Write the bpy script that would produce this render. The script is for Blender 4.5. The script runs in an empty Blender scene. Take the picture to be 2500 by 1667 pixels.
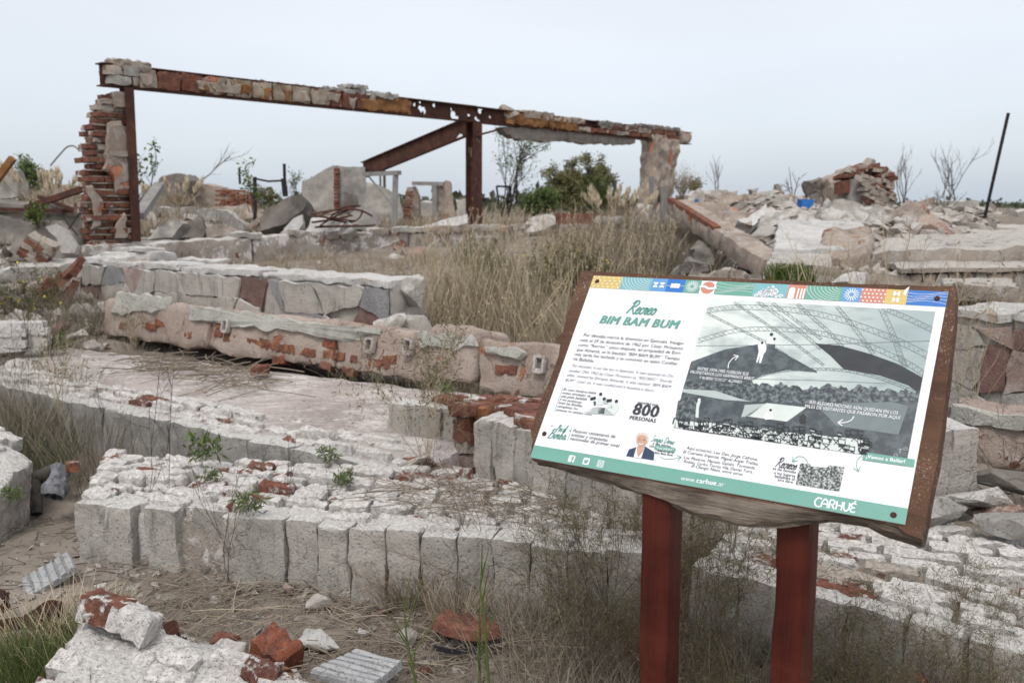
import bpy, bmesh, math, random
import numpy as np
from mathutils import Vector, Matrix

sc = bpy.context.scene
COL = sc.collection
# ------------------------------------------------------------------ camera
CAM = np.array([0.0, 0.0, 1.6])
FPX, CX, CY = 2262.0, 1250.0, 833.5          # focal length and centre, in pixels of a 2500 wide picture
PITCH = math.atan((CY - 500.0) / FPX)
cd = bpy.data.cameras.new('camera')
cd.sensor_width = 36.0
cd.lens = 36.0 * FPX / 2500.0
cd.clip_start, cd.clip_end = 0.05, 9000
cd.dof.use_dof = True
cd.dof.focus_distance = 2.75
cd.dof.aperture_fstop = 5.0
cam = bpy.data.objects.new('camera', cd)
cam.location = CAM
cam.rotation_euler = (math.pi / 2 - PITCH, 0, 0)
COL.objects.link(cam)
sc.camera = cam
# ------------------------------------------------------------------ overcast sky
SUN_EL, SUN_ROT = math.radians(58), math.radians(195)
w = bpy.data.worlds.new('World')
sc.world = w
w.use_nodes = True
nt = w.node_tree
nt.nodes.clear()
wo = nt.nodes.new('ShaderNodeOutputWorld')
bg1 = nt.nodes.new('ShaderNodeBackground')
bg2 = nt.nodes.new('ShaderNodeBackground')
addn = nt.nodes.new('ShaderNodeAddShader')
sky = nt.nodes.new('ShaderNodeTexSky')
sky.sky_type = 'NISHITA'
sky.sun_disc = False
sky.sun_elevation = SUN_EL
sky.sun_rotation = SUN_ROT
sky.dust_density = 3.0
nt.links.new(sky.outputs[0], bg1.inputs[0])
bg1.inputs[1].default_value = 0.05
tc = nt.nodes.new('ShaderNodeTexCoord')
sep = nt.nodes.new('ShaderNodeSeparateXYZ')
nt.links.new(tc.outputs['Generated'], sep.inputs[0])
rmp = nt.nodes.new('ShaderNodeValToRGB')      # overcast: a little brighter towards the zenith
nt.links.new(sep.outputs[2], rmp.inputs[0])
rmp.color_ramp.elements[0].position = 0.0
rmp.color_ramp.elements[0].color = (0.325, 0.365, 0.415, 1)
rmp.color_ramp.elements[1].position = 1.0
rmp.color_ramp.elements[1].color = (0.60, 0.59, 0.575, 1)
e = rmp.color_ramp.elements.new(0.21)
e.color = (0.43, 0.425, 0.435, 1)
mp = nt.nodes.new('ShaderNodeMapping')
mp.inputs['Scale'].default_value = (1.0, 1.0, 3.4)
nt.links.new(tc.outputs['Generated'], mp.inputs[0])
cl = nt.nodes.new('ShaderNodeTexNoise')
cl.inputs['Scale'].default_value = 1.5
cl.inputs['Detail'].default_value = 4
cl.inputs['Roughness'].default_value = 0.45
nt.links.new(mp.outputs[0], cl.inputs['Vector'])
cr = nt.nodes.new('ShaderNodeMapRange')
cr.inputs['From Min'].default_value = 0.3
cr.inputs['From Max'].default_value = 0.7
cr.inputs['To Min'].default_value = 0.90
cr.inputs['To Max'].default_value = 1.10
nt.links.new(cl.outputs[0], cr.inputs[0])
mul = nt.nodes.new('ShaderNodeVectorMath')
mul.operation = 'SCALE'
nt.links.new(rmp.outputs[0], mul.inputs[0])
nt.links.new(cr.outputs[0], mul.inputs['Scale'])
nt.links.new(mul.outputs[0], bg2.inputs[0])
bg2.inputs[1].default_value = 1.5
nt.links.new(bg1.outputs[0], addn.inputs[0])
nt.links.new(bg2.outputs[0], addn.inputs[1])
nt.links.new(addn.outputs[0], wo.inputs[0])
sl = bpy.data.lights.new('sun', 'SUN')
sl.energy = 1.5
sl.angle = math.radians(14)
sl.color = (1.0, 0.975, 0.94)
so = bpy.data.objects.new('sun', sl)
so.rotation_euler = (math.pi / 2 - SUN_EL, 0, math.radians(-15))
so.location = (0, 0, 20)
COL.objects.link(so)
sc.view_settings.view_transform = 'Standard'
sc.view_settings.look = 'None'
sc.view_settings.gamma = 1
sc.view_settings.exposure = 0.1
sc.view_settings.use_curve_mapping = False
sc.cycles.max_bounces = 6
sc.cycles.diffuse_bounces = 2
sc.cycles.use_denoising = True

# ------------------------------------------------------------------ measuring helpers
SP, CP = math.sin(PITCH), math.cos(PITCH)
def ray(px, py):
    x, y = (px - CX) / FPX, (CY - py) / FPX
    return np.array([x, CP + y * SP, -SP + y * CP])
def at(px, py, Y):                     # the point seen at that pixel of the photograph, Y metres ahead
    d = ray(px, py)
    return CAM + d * (Y / d[1])
def atz(px, py, z):                    # ... on the level z
    d = ray(px, py)
    return CAM + d * ((z - CAM[2]) / d[2])

# ------------------------------------------------------------------ numpy noise
_r = np.random.RandomState(7)
_perm = np.concatenate([_r.permutation(256)] * 3).astype(np.int64)
_grad = _r.normal(size=(256, 3))
_grad /= np.linalg.norm(_grad, axis=1)[:, None]
def pn(P):
    P = np.asarray(P, float)
    i = np.floor(P).astype(np.int64)
    f = P - i
    i &= 255
    u = f * f * f * (f * (f * 6 - 15) + 10)
    def g(dx, dy, dz):
        h = _perm[_perm[_perm[(i[:, 0] + dx) & 255] + ((i[:, 1] + dy) & 255)] + ((i[:, 2] + dz) & 255)]
        return (_grad[h] * (f - np.array([dx, dy, dz]))).sum(1)
    def L(a, b, t): return a + (b - a) * t
    x00 = L(g(0, 0, 0), g(1, 0, 0), u[:, 0]); x10 = L(g(0, 1, 0), g(1, 1, 0), u[:, 0])
    x01 = L(g(0, 0, 1), g(1, 0, 1), u[:, 0]); x11 = L(g(0, 1, 1), g(1, 1, 1), u[:, 0])
    return L(L(x00, x10, u[:, 1]), L(x01, x11, u[:, 1]), u[:, 2]) * 1.6
def vn(P, s=0.0):
    return np.stack([pn(P + s), pn(P + s + 31.7), pn(P + s + 67.3)], 1)
def sm(a, b, x):
    t = np.clip((np.asarray(x, float) - a) / (b - a), 0, 1)
    return t * t * (3 - 2 * t)

# ------------------------------------------------------------------ mesh helpers
def mesh(name, V, F, mat, smooth=True, sharp=None):
    me = bpy.data.meshes.new(name)
    V = np.asarray(V, float)
    if isinstance(F, np.ndarray):
        n, k = F.shape
        me.vertices.add(len(V)); me.vertices.foreach_set('co', V.astype(np.float32).ravel())
        me.loops.add(n * k); me.loops.foreach_set('vertex_index', F.astype(np.int32).ravel())
        me.polygons.add(n)
        me.polygons.foreach_set('loop_start', np.arange(0, n * k, k, dtype=np.int32))
        me.update(calc_edges=True)
    else:
        me.from_pydata([tuple(v) for v in V], [], [tuple(int(i) for i in f) for f in F])
    if smooth:
        me.polygons.foreach_set('use_smooth', np.ones(len(me.polygons), dtype=bool))
        if sharp: me.set_sharp_from_angle(angle=math.radians(sharp))
    for m in (mat if isinstance(mat, (list, tuple)) else [mat]):
        me.materials.append(m)
    me.validate()
    me.update()
    return me
def tag(o, label=None, cat=None, group=None, kind=None):
    if label: o['label'] = label
    if cat: o['category'] = cat
    if group: o['group'] = group
    if kind: o['kind'] = kind
    return o
def root(name, loc, label, cat, group=None):
    o = bpy.data.objects.new(name, None)
    o.location = loc
    o.empty_display_size = 0.1
    COL.objects.link(o)
    return tag(o, label, cat, group)
def W(o):                              # world offset of a parent chain made of translations
    p = np.zeros(3)
    while o is not None:
        p = p + np.array(o.location)
        o = o.parent
    return p
def add(name, V, F, mat, parent=None, smooth=True, sharp=None):
    if sharp is None: sharp = 28 if name in ('render_sheet', 'render_fragment', 'clay_slab') else 40
    V = np.asarray(V, float)
    c = (V.min(0) + V.max(0)) / 2
    c[2] = V[:, 2].min()
    o = bpy.data.objects.new(name, mesh(name, V - c, F, mat, smooth, sharp))
    o.location = c - (W(parent) if parent else 0)
    o.parent = parent
    COL.objects.link(o)
    return o
def put(name, me, M, parent=None):     # shared mesh data at a world matrix
    o = bpy.data.objects.new(name, me)
    if parent:
        M = Matrix.Translation(Vector(-W(parent))) @ M
        o.parent = parent
    o.matrix_local = M
    COL.objects.link(o)
    return o
def basis(ex, ey, ez, p, s=(1, 1, 1)):
    M = Matrix.Identity(4)
    for r in range(3):
        M[r][0], M[r][1], M[r][2], M[r][3] = ex[r] * s[0], ey[r] * s[1], ez[r] * s[2], p[r]
    return M
def unit(v):
    v = np.asarray(v, float)
    return v / np.linalg.norm(v)
def rotz(a): return np.array([[math.cos(a), -math.sin(a), 0], [math.sin(a), math.cos(a), 0], [0, 0, 1]])
def euler(rx, ry, rz):
    from mathutils import Euler
    return np.array(Euler((rx, ry, rz)).to_matrix())

def hexa(c8, cell=0.05, r=0.02, amp=0.01, freq=6.0, seed=0.0, relief=None, rvar=0.6, chip=0.035, chipf=4.5):
    """Eroded block. c8 = bottom F0 F1 B1 B0 then top F0 F1 B1 B0 (front edge F0->F1, back edge B0->B1)."""
    c = np.asarray(c8, float)
    ln = lambda a, b: np.linalg.norm(c[a] - c[b])
    Lx = max(ln(0, 1), ln(4, 5)); Ly = max(ln(0, 3), ln(4, 7), ln(1, 2)); Lz = max(ln(0, 4), ln(1, 5), ln(3, 7))
    cl = cell if hasattr(cell, '__len__') else (cell,) * 3
    n = [max(1, int(round(l / q))) for l, q in zip((Lx, Ly, Lz), cl)]
    Ls = np.array([Lx, Ly, Lz])
    idx = {}; P = []; F = []; FACE = []
    def vid(i, j, k):
        key = (i, j, k)
        if key not in idx:
            idx[key] = len(P); P.append(key)
        return idx[key]
    nx, ny, nz = n
    for i in range(nx):
        for j in range(ny):
            F.append((vid(i, j, nz), vid(i + 1, j, nz), vid(i + 1, j + 1, nz), vid(i, j + 1, nz)))
            F.append((vid(i, j, 0), vid(i, j + 1, 0), vid(i + 1, j + 1, 0), vid(i + 1, j, 0)))
    for i in range(nx):
        for k in range(nz):
            F.append((vid(i, 0, k), vid(i + 1, 0, k), vid(i + 1, 0, k + 1), vid(i, 0, k + 1)))
            F.append((vid(i, ny, k), vid(i, ny, k + 1), vid(i + 1, ny, k + 1), vid(i + 1, ny, k)))
    for j in range(ny):
        for k in range(nz):
            F.append((vid(0, j, k), vid(0, j, k + 1), vid(0, j + 1, k + 1), vid(0, j + 1, k)))
            F.append((vid(nx, j, k), vid(nx, j + 1, k), vid(nx, j + 1, k + 1), vid(nx, j, k + 1)))
    P = np.array(P, float) / np.array(n) * Ls
    rr = (r * (1 + rvar * pn(P * 9 + seed + 3.3)) + chip * 2 * np.maximum(0, pn(P * chipf + seed + 1.1) - .22))[:, None]
    rr = np.minimum(rr, Ls.min() * 0.48)
    q = np.clip(P, rr, Ls - rr)
    d = P - q
    dl = np.linalg.norm(d, axis=1)[:, None]
    P2 = np.where(dl > 1e-9, q + d / np.maximum(dl, 1e-9) * np.minimum(dl, rr), P)
    if relief is not None: P2 = relief(P2, P, Ls)
    t = P2 / Ls
    u, v, s = t[:, :1], t[:, 1:2], t[:, 2:3]
    bot = (c[0] * (1 - u) + c[1] * u) * (1 - v) + (c[3] * (1 - u) + c[2] * u) * v
    top = (c[4] * (1 - u) + c[5] * u) * (1 - v) + (c[7] * (1 - u) + c[6] * u) * v
    Vv = bot * (1 - s) + top * s
    Vv = Vv + amp * vn(Vv * freq, seed) + amp * 0.45 * vn(Vv * freq * 2.7, seed + 9) + amp * 0.25 * vn(Vv * freq * 6.5, seed + 19) + amp * 0.13 * vn(Vv * freq * 15, seed + 29)
    return Vv, np.array(F)
def block(F0, F1, B0, B1, h0, h1=None, lean=(0, 0, 0), **k):
    """Top edges given, heights straight down."""
    h1 = h0 if h1 is None else h1
    F0, F1, B0, B1 = [np.asarray(p, float) for p in (F0, F1, B0, B1)]
    d0, d1, ln = np.array([0, 0, h0]), np.array([0, 0, h1]), np.array(lean)
    return hexa([F0 - d0 + ln, F1 - d1 + ln, B1 - d1 + ln, B0 - d0 + ln, F0, F1, B1, B0], **k)
def box8(ex, ey, ez, p, L):
    """Corners of an oriented box, p = centre of its base."""
    ex, ey, ez, p = unit(ex), unit(ey), unit(ez), np.asarray(p, float)
    a, b = ex * L[0] / 2, ey * L[1] / 2
    q = [p - a - b, p + a - b, p + a + b, p - a + b]
    return np.array(q + [z + ez * L[2] for z in q])

def chunk(seed, sx=1, sy=1, sz=0.7, n=11, cuts=2, amp=0.05):
    rg = np.random.RandomState(seed)
    pts = rg.normal(size=(n, 3))
    pts /= np.linalg.norm(pts, axis=1)[:, None]
    pts *= 0.5 * (0.75 + 0.25 * rg.rand(n, 1))
    pts *= np.array([sx, sy, sz])
    bm = bmesh.new()
    vs = [bm.verts.new(p) for p in pts]
    res = bmesh.ops.convex_hull(bm, input=vs)
    bmesh.ops.delete(bm, geom=[v for v in bm.verts if not v.link_faces], context='VERTS')
    bmesh.ops.bevel(bm, geom=list(bm.edges), offset=0.012, segments=1, affect='EDGES', clamp_overlap=True)
    bmesh.ops.triangulate(bm, faces=bm.faces)
    if cuts: bmesh.ops.subdivide_edges(bm, edges=bm.edges, cuts=cuts, use_grid_fill=True)
    bmesh.ops.triangulate(bm, faces=bm.faces)
    bm.verts.index_update()
    V = np.array([v.co[:] for v in bm.verts])
    F = np.array([[v.index for v in f.verts] for f in bm.faces])
    bm.free()
    V = V + amp * vn(V * 3.5, seed * 1.37) + amp * 0.5 * vn(V * 9, seed * 2.1)
    V[:, 2] -= V[:, 2].min() * 0.85
    return V, F
def tubes(lines, sides=3):
    """lines: list of (points, radii)."""
    VV, FF, off = [], [], 0
    ang = np.arange(sides) * 2 * math.pi / sides
    ca, sa = np.cos(ang), np.sin(ang)
    for pts, rad in lines:
        pts = np.asarray(pts, float); k = len(pts)
        rad = np.broadcast_to(np.asarray(rad, float), (k,))
        t = np.gradient(pts, axis=0)
        t /= np.linalg.norm(t, axis=1)[:, None] + 1e-12
        ref = np.array([0.31, 0.95, 0.05]) if abs(t[0] @ np.array([0.31, 0.95, 0.05])) < 0.85 else np.array([1.0, 0, 0.1])
        a = np.cross(t, ref); a /= np.linalg.norm(a, axis=1)[:, None] + 1e-12
        b = np.cross(t, a)
        R = pts[:, None, :] + rad[:, None, None] * (ca[None, :, None] * a[:, None, :] + sa[None, :, None] * b[:, None, :])
        VV.append(R.reshape(-1, 3))
        i = np.arange(k - 1)[:, None] * sides; j = np.arange(sides)[None, :]
        jn = (j + 1) % sides
        FF.append(np.stack([i + j, i + jn, i + sides + jn, i + sides + j], -1).reshape(-1, 4) + off)
        off += k * sides
    return np.concatenate(VV), np.concatenate(FF)
def join(parts):
    V, F, off = [], [], 0
    for v, f in parts:
        V.append(np.asarray(v, float)); F += [tuple(int(i) + off for i in q) for q in f]; off += len(v)
    return np.concatenate(V), F
def bar(p, q, wx, wy, up=(0, 0, 1)):
    """Straight bar with a rectangular section from p to q."""
    p, q = np.asarray(p, float), np.asarray(q, float)
    t = unit(q - p); a = np.cross(t, up)
    a = unit(a); b = np.cross(a, t)
    V = []
    for e in (p, q):
        for s, r in ((-1, -1), (1, -1), (1, 1), (-1, 1)): V.append(e + a * s * wx / 2 + b * r * wy / 2)
    return np.array(V), [(3, 2, 1, 0), (4, 5, 6, 7), (0, 1, 5, 4), (1, 2, 6, 5), (2, 3, 7, 6), (3, 0, 4, 7)]
def plate(poly, nrm, th, step=0.03, amp=0.006, seed=0.0, inset=.12):
    """Thick irregular plate with a ragged outline; poly lies in a plane with normal nrm."""
    poly = [np.asarray(p, float) for p in poly]
    pts = []
    for a, b in zip(poly, poly[1:] + poly[:1]):
        n = max(1, int(np.linalg.norm(b - a) / step))
        for i in range(n): pts.append(a + (b - a) * i / n)
    pts = np.array(pts)
    nrm = unit(nrm)
    j = vn(pts * 9, seed) * amp * 3
    j -= (j @ nrm)[:, None] * nrm
    pts = pts + j
    c = pts.mean(0)
    n = len(pts)
    ins = pts + (c - pts) * inset
    V = np.concatenate([pts, ins + nrm * th + vn(ins * 7, seed + 4) * amp, [c + nrm * th * 1.1]])
    F = [(i, (i + 1) % n, n + (i + 1) % n, n + i) for i in range(n)] + [(n + i, n + (i + 1) % n, 2 * n) for i in range(n)]
    # make the winding face along nrm
    a, b, d = V[F[-1][0]], V[F[-1][1]], V[F[-1][2]]
    if np.cross(b - a, d - a) @ nrm < 0: F = [f[::-1] for f in F]
    return V, F
def blades(base, h, lean, wd, rg, az=None, curve=0.35):
    """Grass blades as narrow bent strips."""
    n = len(base)
    az = rg.rand(n) * 2 * math.pi if az is None else az
    d = np.stack([np.cos(az), np.sin(az), np.zeros(n)], 1)
    fa = rg.rand(n) * 2 * math.pi
    s = np.stack([np.cos(fa), np.sin(fa), np.zeros(n)], 1) * (wd / 2)[:, None]
    z = np.array([0, 0, 1.0])
    H, Ln = h[:, None], lean[:, None]
    m1 = base + z * H * 0.4 + d * H * Ln * 0.25
    m2 = base + z * H * 0.75 + d * H * Ln * (0.25 + curve)
    tp = base + z * H * (1 - 0.12 * Ln) + d * H * Ln * (0.6 + curve)
    V = np.stack([base - s, base + s, m1 + s * .85, m1 - s * .85, m2 + s * .55, m2 - s * .55, tp], 1).reshape(-1, 3)
    o = np.arange(n)[:, None] * 7
    T = np.concatenate([o + q for q in ([0, 1, 2], [0, 2, 3], [3, 2, 4], [3, 4, 5], [5, 4, 6])])
    return V, T
def leaves(P, size, rg, aspect=0.4, up=0.0, dirs=None):
    n = len(P)
    d = rg.normal(size=(n, 3)) if dirs is None else dirs
    d[:, 2] += up
    d /= np.linalg.norm(d, axis=1)[:, None]
    e = np.cross(d, rg.normal(size=(n, 3))); e /= np.linalg.norm(e, axis=1)[:, None] + 1e-9
    s = (np.asarray(size) * np.ones(n))[:, None]
    nn = np.cross(d, e)
    V = np.stack([P, P + d * s * .5 + e * s * aspect * .5 + nn * s * .06, P + d * s, P + d * s * .5 - e * s * aspect * .5 + nn * s * .06], 1).reshape(-1, 3)
    return V, np.arange(4 * n).reshape(n, 4)
def branch(rg, p, d, L, r, lev, out, tips, kids=4, spread=0.6, bend=0.25, n=5, upw=0.1, shrink=0.6):
    pts = [np.array(p)]
    d = unit(d)
    for i in range(n):
        d = unit(d + rg.normal(size=3) * bend / n ** .5 + np.array([0, 0, upw]) / n)
        pts.append(pts[-1] + d * L / n)
    pts = np.array(pts)
    out.append((pts, np.linspace(r, r * 0.45, n + 1)))
    if lev <= 0:
        tips.append(pts)
        return
    for k in range(kids):
        t = 0.25 + 0.75 * (k + rg.rand()) / kids
        i = min(int(t * n), n - 1)
        q = pts[i] + (pts[i + 1] - pts[i]) * (t * n - i)
        dd = unit(pts[i + 1] - pts[i]) + rg.normal(size=3) * spread
        branch(rg, q, dd, L * shrink * (0.7 + .5 * rg.rand()) * (1.15 - .5 * t), r * 0.5, lev - 1, out, tips, kids, spread, bend, max(3, n - 1), upw, shrink)
# ------------------------------------------------------------------ materials
class NT:
    def __init__(s, name, rough=0.9, spec=0.25):
        s.m = bpy.data.materials.new(name); s.m.use_nodes = True
        s.t = s.m.node_tree; s.b = s.t.nodes['Principled BSDF']
        s.b.inputs['Roughness'].default_value = rough
        s.b.inputs['Specular IOR Level'].default_value = spec
        s.geo = s.t.nodes.new('ShaderNodeNewGeometry'); s.oi = s.t.nodes.new('ShaderNodeObjectInfo')
        s.pos = s.geo.outputs['Position']; s.rnd = s.oi.outputs['Random']; s.isl = s.geo.outputs['Random Per Island']
    def lk(s, a, b):
        if isinstance(a, (int, float)): b.default_value = a
        elif isinstance(a, tuple): b.default_value = a if len(a) == 4 or len(b.default_value) == 3 else (*a, 1)
        else: s.t.links.new(a, b)
    def n(s, ty, **k):
        x = s.t.nodes.new(ty)
        for a, v in k.items(): setattr(x, a, v)
        return x
    def vec(s, scale, shift=True, src=None):
        m = s.n('ShaderNodeMapping'); s.lk(src or s.pos, m.inputs[0]); m.inputs['Scale'].default_value = scale
        if shift:
            c = s.n('ShaderNodeVectorMath', operation='SCALE'); c.inputs[0].default_value = (17, 31, 23); s.lk(s.rnd, c.inputs['Scale'])
            s.t.links.new(c.outputs[0], m.inputs['Location'])
        return m.outputs[0]
    def noise(s, v, scale=5, det=5, rough=0.6, dist=0.0):
        x = s.n('ShaderNodeTexNoise'); s.lk(v, x.inputs['Vector'])
        for a, q in (('Scale', scale), ('Detail', det), ('Roughness', rough), ('Distortion', dist)): x.inputs[a].default_value = q
        return x.outputs[0]
    def vor(s, v, scale, feat='DISTANCE_TO_EDGE'):
        x = s.n('ShaderNodeTexVoronoi', feature=feat); s.lk(v, x.inputs['Vector']); x.inputs['Scale'].default_value = scale
        return x.outputs['Distance'] if feat != 'F1C' else x.outputs['Color']
    def rng(s, v, a, b, c=0.0, d=1.0, smooth=True):
        x = s.n('ShaderNodeMapRange')
        if smooth: x.interpolation_type = 'SMOOTHSTEP'
        s.lk(v, x.inputs[0])
        for i, q in zip(range(1, 5), (a, b, c, d)): s.lk(q, x.inputs[i])
        return x.outputs[0]
    def mth(s, op, a, b=0.0):
        x = s.n('ShaderNodeMath', operation=op); s.lk(a, x.inputs[0]); s.lk(b, x.inputs[1]); return x.outputs[0]
    def mix(s, f, a, b, ty='MIX'):
        x = s.n('ShaderNodeMix', data_type='RGBA', blend_type=ty); s.lk(f, x.inputs[0]); s.lk(a, x.inputs[6]); s.lk(b, x.inputs[7]); return x.outputs[2]
    def ramp(s, f, *cols):
        x = s.n('ShaderNodeValToRGB'); s.lk(f, x.inputs[0]); r = x.color_ramp
        while len(r.elements) < len(cols): r.elements.new(0.5)
        for i, (el, c) in enumerate(zip(r.elements, cols)):
            el.position = c[3] if len(c) == 4 else i / (len(cols) - 1); el.color = (*c[:3], 1)
        return x.outputs[0]
    def bump(s, h, dist=0.01, st=0.6, prev=None):
        x = s.n('ShaderNodeBump'); s.lk(h, x.inputs['Height']); x.inputs['Distance'].default_value = dist; x.inputs['Strength'].default_value = st
        if prev: s.t.links.new(prev, x.inputs['Normal'])
        return x.outputs[0]
    def done(s, col, nrm=None):
        s.lk(col, s.b.inputs['Base Color'])
        if nrm is not None: s.t.links.new(nrm, s.b.inputs['Normal'])
        return s.m

REDS = ((.195, .074, .05), (.22, .09, .06), (.15, .064, .05), (.25, .125, .08))
def m_brick(name, white=0.5, w1=(.66, .635, .605), w2=(.42, .395, .37), reds=REDS, dark=0.35):
    """Fired brick under worn whitewash; white = how much of the wash is left."""
    s = NT(name, 0.95, 0.15)
    v = s.vec((1, 1, 1))
    n1 = s.noise(v, 7, 6, .65, .4); n2 = s.noise(v, 45, 6, .7); n3 = s.noise(v, 14, 5, .6)
    red = s.mix(s.rng(n3, .35, .7), s.ramp(s.rnd, *reds), (.11, .05, .038))
    red = s.mix(s.rng(n2, .45, .75, 0, .55), red, (.34, .20, .145))
    wh = s.mix(s.rng(n2, .35, .65), w2, w1)
    wh = s.mix(s.rng(s.noise(v, 3.2, 5, .65), .5, .72, 0, dark), wh, (.26, .24, .215))
    r2 = s.mth('FRACT', s.mth('MULTIPLY', s.rnd, 7.31))
    thr = s.rng(r2, 0, 1, .78 - white * .62, .98 - white * .62, smooth=False)
    f = s.rng(s.mth('SUBTRACT', s.mth('ADD', n1, s.mth('MULTIPLY', n2, .25)), thr), -.03, .04)
    col = s.mix(f, red, wh)
    pit = s.rng(s.noise(v, 130, 2, .55), .28, .44)
    col = s.mix(s.mth('SUBTRACT', 1, pit), col, s.mix(.38, col, (.1, .08, .07)))
    h = s.mth('ADD', s.mth('MULTIPLY', n2, .7), s.mth('ADD', s.mth('MULTIPLY', f, .25), s.mth('MULTIPLY', pit, .35)))
    return s.done(col, s.bump(h, .016, .85))

def m_plaster(name, c1=(.47, .43, .385), c2=(.33, .30, .27), patch=0.0, pcol=(.27, .11, .08), pscale=3.0, streak=.5, crack=.6, wash=0.0, tint=None, rough_b=.7, topw=0.0, big=1.6, wang=None):
    """Old lime render: stains, dribbles, hair cracks and patches fallen off down to the brick."""
    s = NT(name, 0.95, 0.15)
    v = s.vec((1, 1, 1))
    n1 = s.noise(v, big, 6, .6, .3); n2 = s.noise(v, 70, 6, .72); n3 = s.noise(v, 9, 6, .65)
    col = s.mix(s.rng(n1, .36, .64), c1, c2)
    col = s.mix(s.rng(n3, .42, .7, 0, .5), col, tint or (.55, .52, .48))
    st = s.noise(s.vec((9, 9, .9)), 1.6, 6, .7)
    col = s.mix(s.rng(st, .52, .72, 0, streak), col, (.17, .16, .15))
    if wash:
        if wang is None: wn = s.noise(v, 4.5, 7, .7, .5)
        else:
            wv = s.vec((1.1, 5.5, 4)); wv.node.inputs['Rotation'].default_value = (0, 0, wang); wn = s.mth('ADD', s.mth('MULTIPLY', s.noise(wv, 2.6, 8, .76, 1.0), .62), s.mth('MULTIPLY', s.noise(v, 1.7, 7, .7, .5), .38))
        sf = .025 if wang is None else .07
        col = s.mix(s.rng(wn, .645 - wash * .3 - sf, .645 - wash * .3 + sf, 0, 1 if wang is None else .85), col, (.64, .60, .575))
    h = s.mth('MULTIPLY', n2, .8)
    if patch:
        pn_ = s.noise(s.vec((1, 1, .75)), pscale, 5, .5, .8)
        pf = s.rng(pn_, .70 - patch * .32, .715 - patch * .32)
        pc = s.mix(s.rng(n3, .35, .65), pcol, tuple(c * .62 for c in pcol))
        pc = s.mix(s.rng(n1, .4, .6), pc, tuple(min(1, c * 1.5 + .03) for c in pcol))
        col = s.mix(pf, col, pc)
        h = s.mth('SUBTRACT', h, s.mth('MULTIPLY', pf, 1.3))
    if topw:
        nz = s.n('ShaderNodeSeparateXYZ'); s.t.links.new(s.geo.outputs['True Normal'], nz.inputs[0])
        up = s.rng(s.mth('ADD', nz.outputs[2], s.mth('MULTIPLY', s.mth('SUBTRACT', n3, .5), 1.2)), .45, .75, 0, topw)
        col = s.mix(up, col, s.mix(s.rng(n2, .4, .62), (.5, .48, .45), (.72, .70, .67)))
    if crack:
        ds = s.n('ShaderNodeVectorMath', operation='ADD'); s.lk(v, ds.inputs[0])
        nz2 = s.n('ShaderNodeTexNoise'); s.lk(v, nz2.inputs['Vector']); nz2.inputs['Scale'].default_value = 6; nz2.inputs['Detail'].default_value = 5
        sc2 = s.n('ShaderNodeVectorMath', operation='SCALE'); s.lk(nz2.outputs['Color'], sc2.inputs[0]); sc2.inputs['Scale'].default_value = .35
        s.lk(sc2.outputs[0], ds.inputs[1])
        e = s.vor(ds.outputs[0], 2.3)
        cf = s.rng(e, .004, .016, crack, 0)
        cf = s.mth('MULTIPLY', cf, s.rng(n1, .45, .55))
        col = s.mix(cf, col, (.06, .05, .045))
        h = s.mth('SUBTRACT', h, s.mth('MULTIPLY', cf, .8))
    pit = s.rng(s.noise(v, 90, 2.5, .6), .29, .42)
    col = s.mix(s.mth('SUBTRACT', 1, pit), col, s.mix(.45, col, (.08, .07, .06)))
    h = s.mth('ADD', h, s.mth('ADD', s.mth('MULTIPLY', n3, .8), s.mth('MULTIPLY', pit, .3)))
    return s.done(col, s.bump(h, .02, rough_b + .15))

def m_chunk(name, c1, c2, c3):
    s = NT(name, .95, .15)
    v = s.vec((1, 1, 1))
    n1 = s.noise(v, 4, 6, .65, .3); n2 = s.noise(v, 45, 6, .7)
    col = s.mix(s.rng(n1, .38, .62), s.ramp(s.rnd, c1, c2, c3), s.ramp(s.mth('FRACT', s.mth('MULTIPLY', s.rnd, 5.7)), c2, c3, c1))
    col = s.mix(s.rng(n2, .42, .7, 0, .5), col, (.6, .58, .55))
    col = s.mix(s.rng(s.noise(v, 8, 5, .7), .56, .7, 0, .65), col, (.15, .13, .115))
    return s.done(col, s.bump(s.mth('ADD', n2, s.mth('MULTIPLY', n1, 1.2)), .02, .8))

def m_rust(name, c1=(.058, .026, .021), c2=(.105, .045, .03), c3=(.034, .022, .02), flake=None):
    s = NT(name, .85, .25)
    v = s.vec((1, 1, 1))
    n1 = s.noise(v, 5, 6, .7); n2 = s.noise(s.vec((30, 30, 6)), 1.5, 6, .7)
    col = s.mix(s.rng(n1, .4, .62), c1, c2)
    col = s.mix(s.rng(n2, .5, .7, 0, .7), col, c3)
    if flake:
        f = s.noise(s.vec((1, 1, .35)), 6, 6, .75)
        col = s.mix(s.rng(f, .63, .66), col, flake)
    return s.done(col, s.bump(s.mth('ADD', n1, n2), .004, .6))

def m_flat(name, col, rough=.55, spec=.3, var=0.08):
    s = NT(name, rough, spec)
    n = s.noise(s.vec((1, 1, 1), False), 30, 4, .6)
    return s.done(s.mix(s.rng(n, .3, .7, 0, 1), tuple(c * (1 - var) for c in col), col))

def m_island(name, *cols, rough=.8, spec=.2, trans=0.0):
    s = NT(name, rough, spec)
    c = s.ramp(s.isl, *cols)
    n = s.noise(s.vec((1, 1, 1), False), 1.3, 3, .5)
    c = s.mix(s.rng(n, .35, .65, 0, .35), c, tuple(x * .7 for x in cols[0][:3]))
    if trans: s.b.inputs['Subsurface Weight'].default_value = 0
    return s.done(c)

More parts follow.
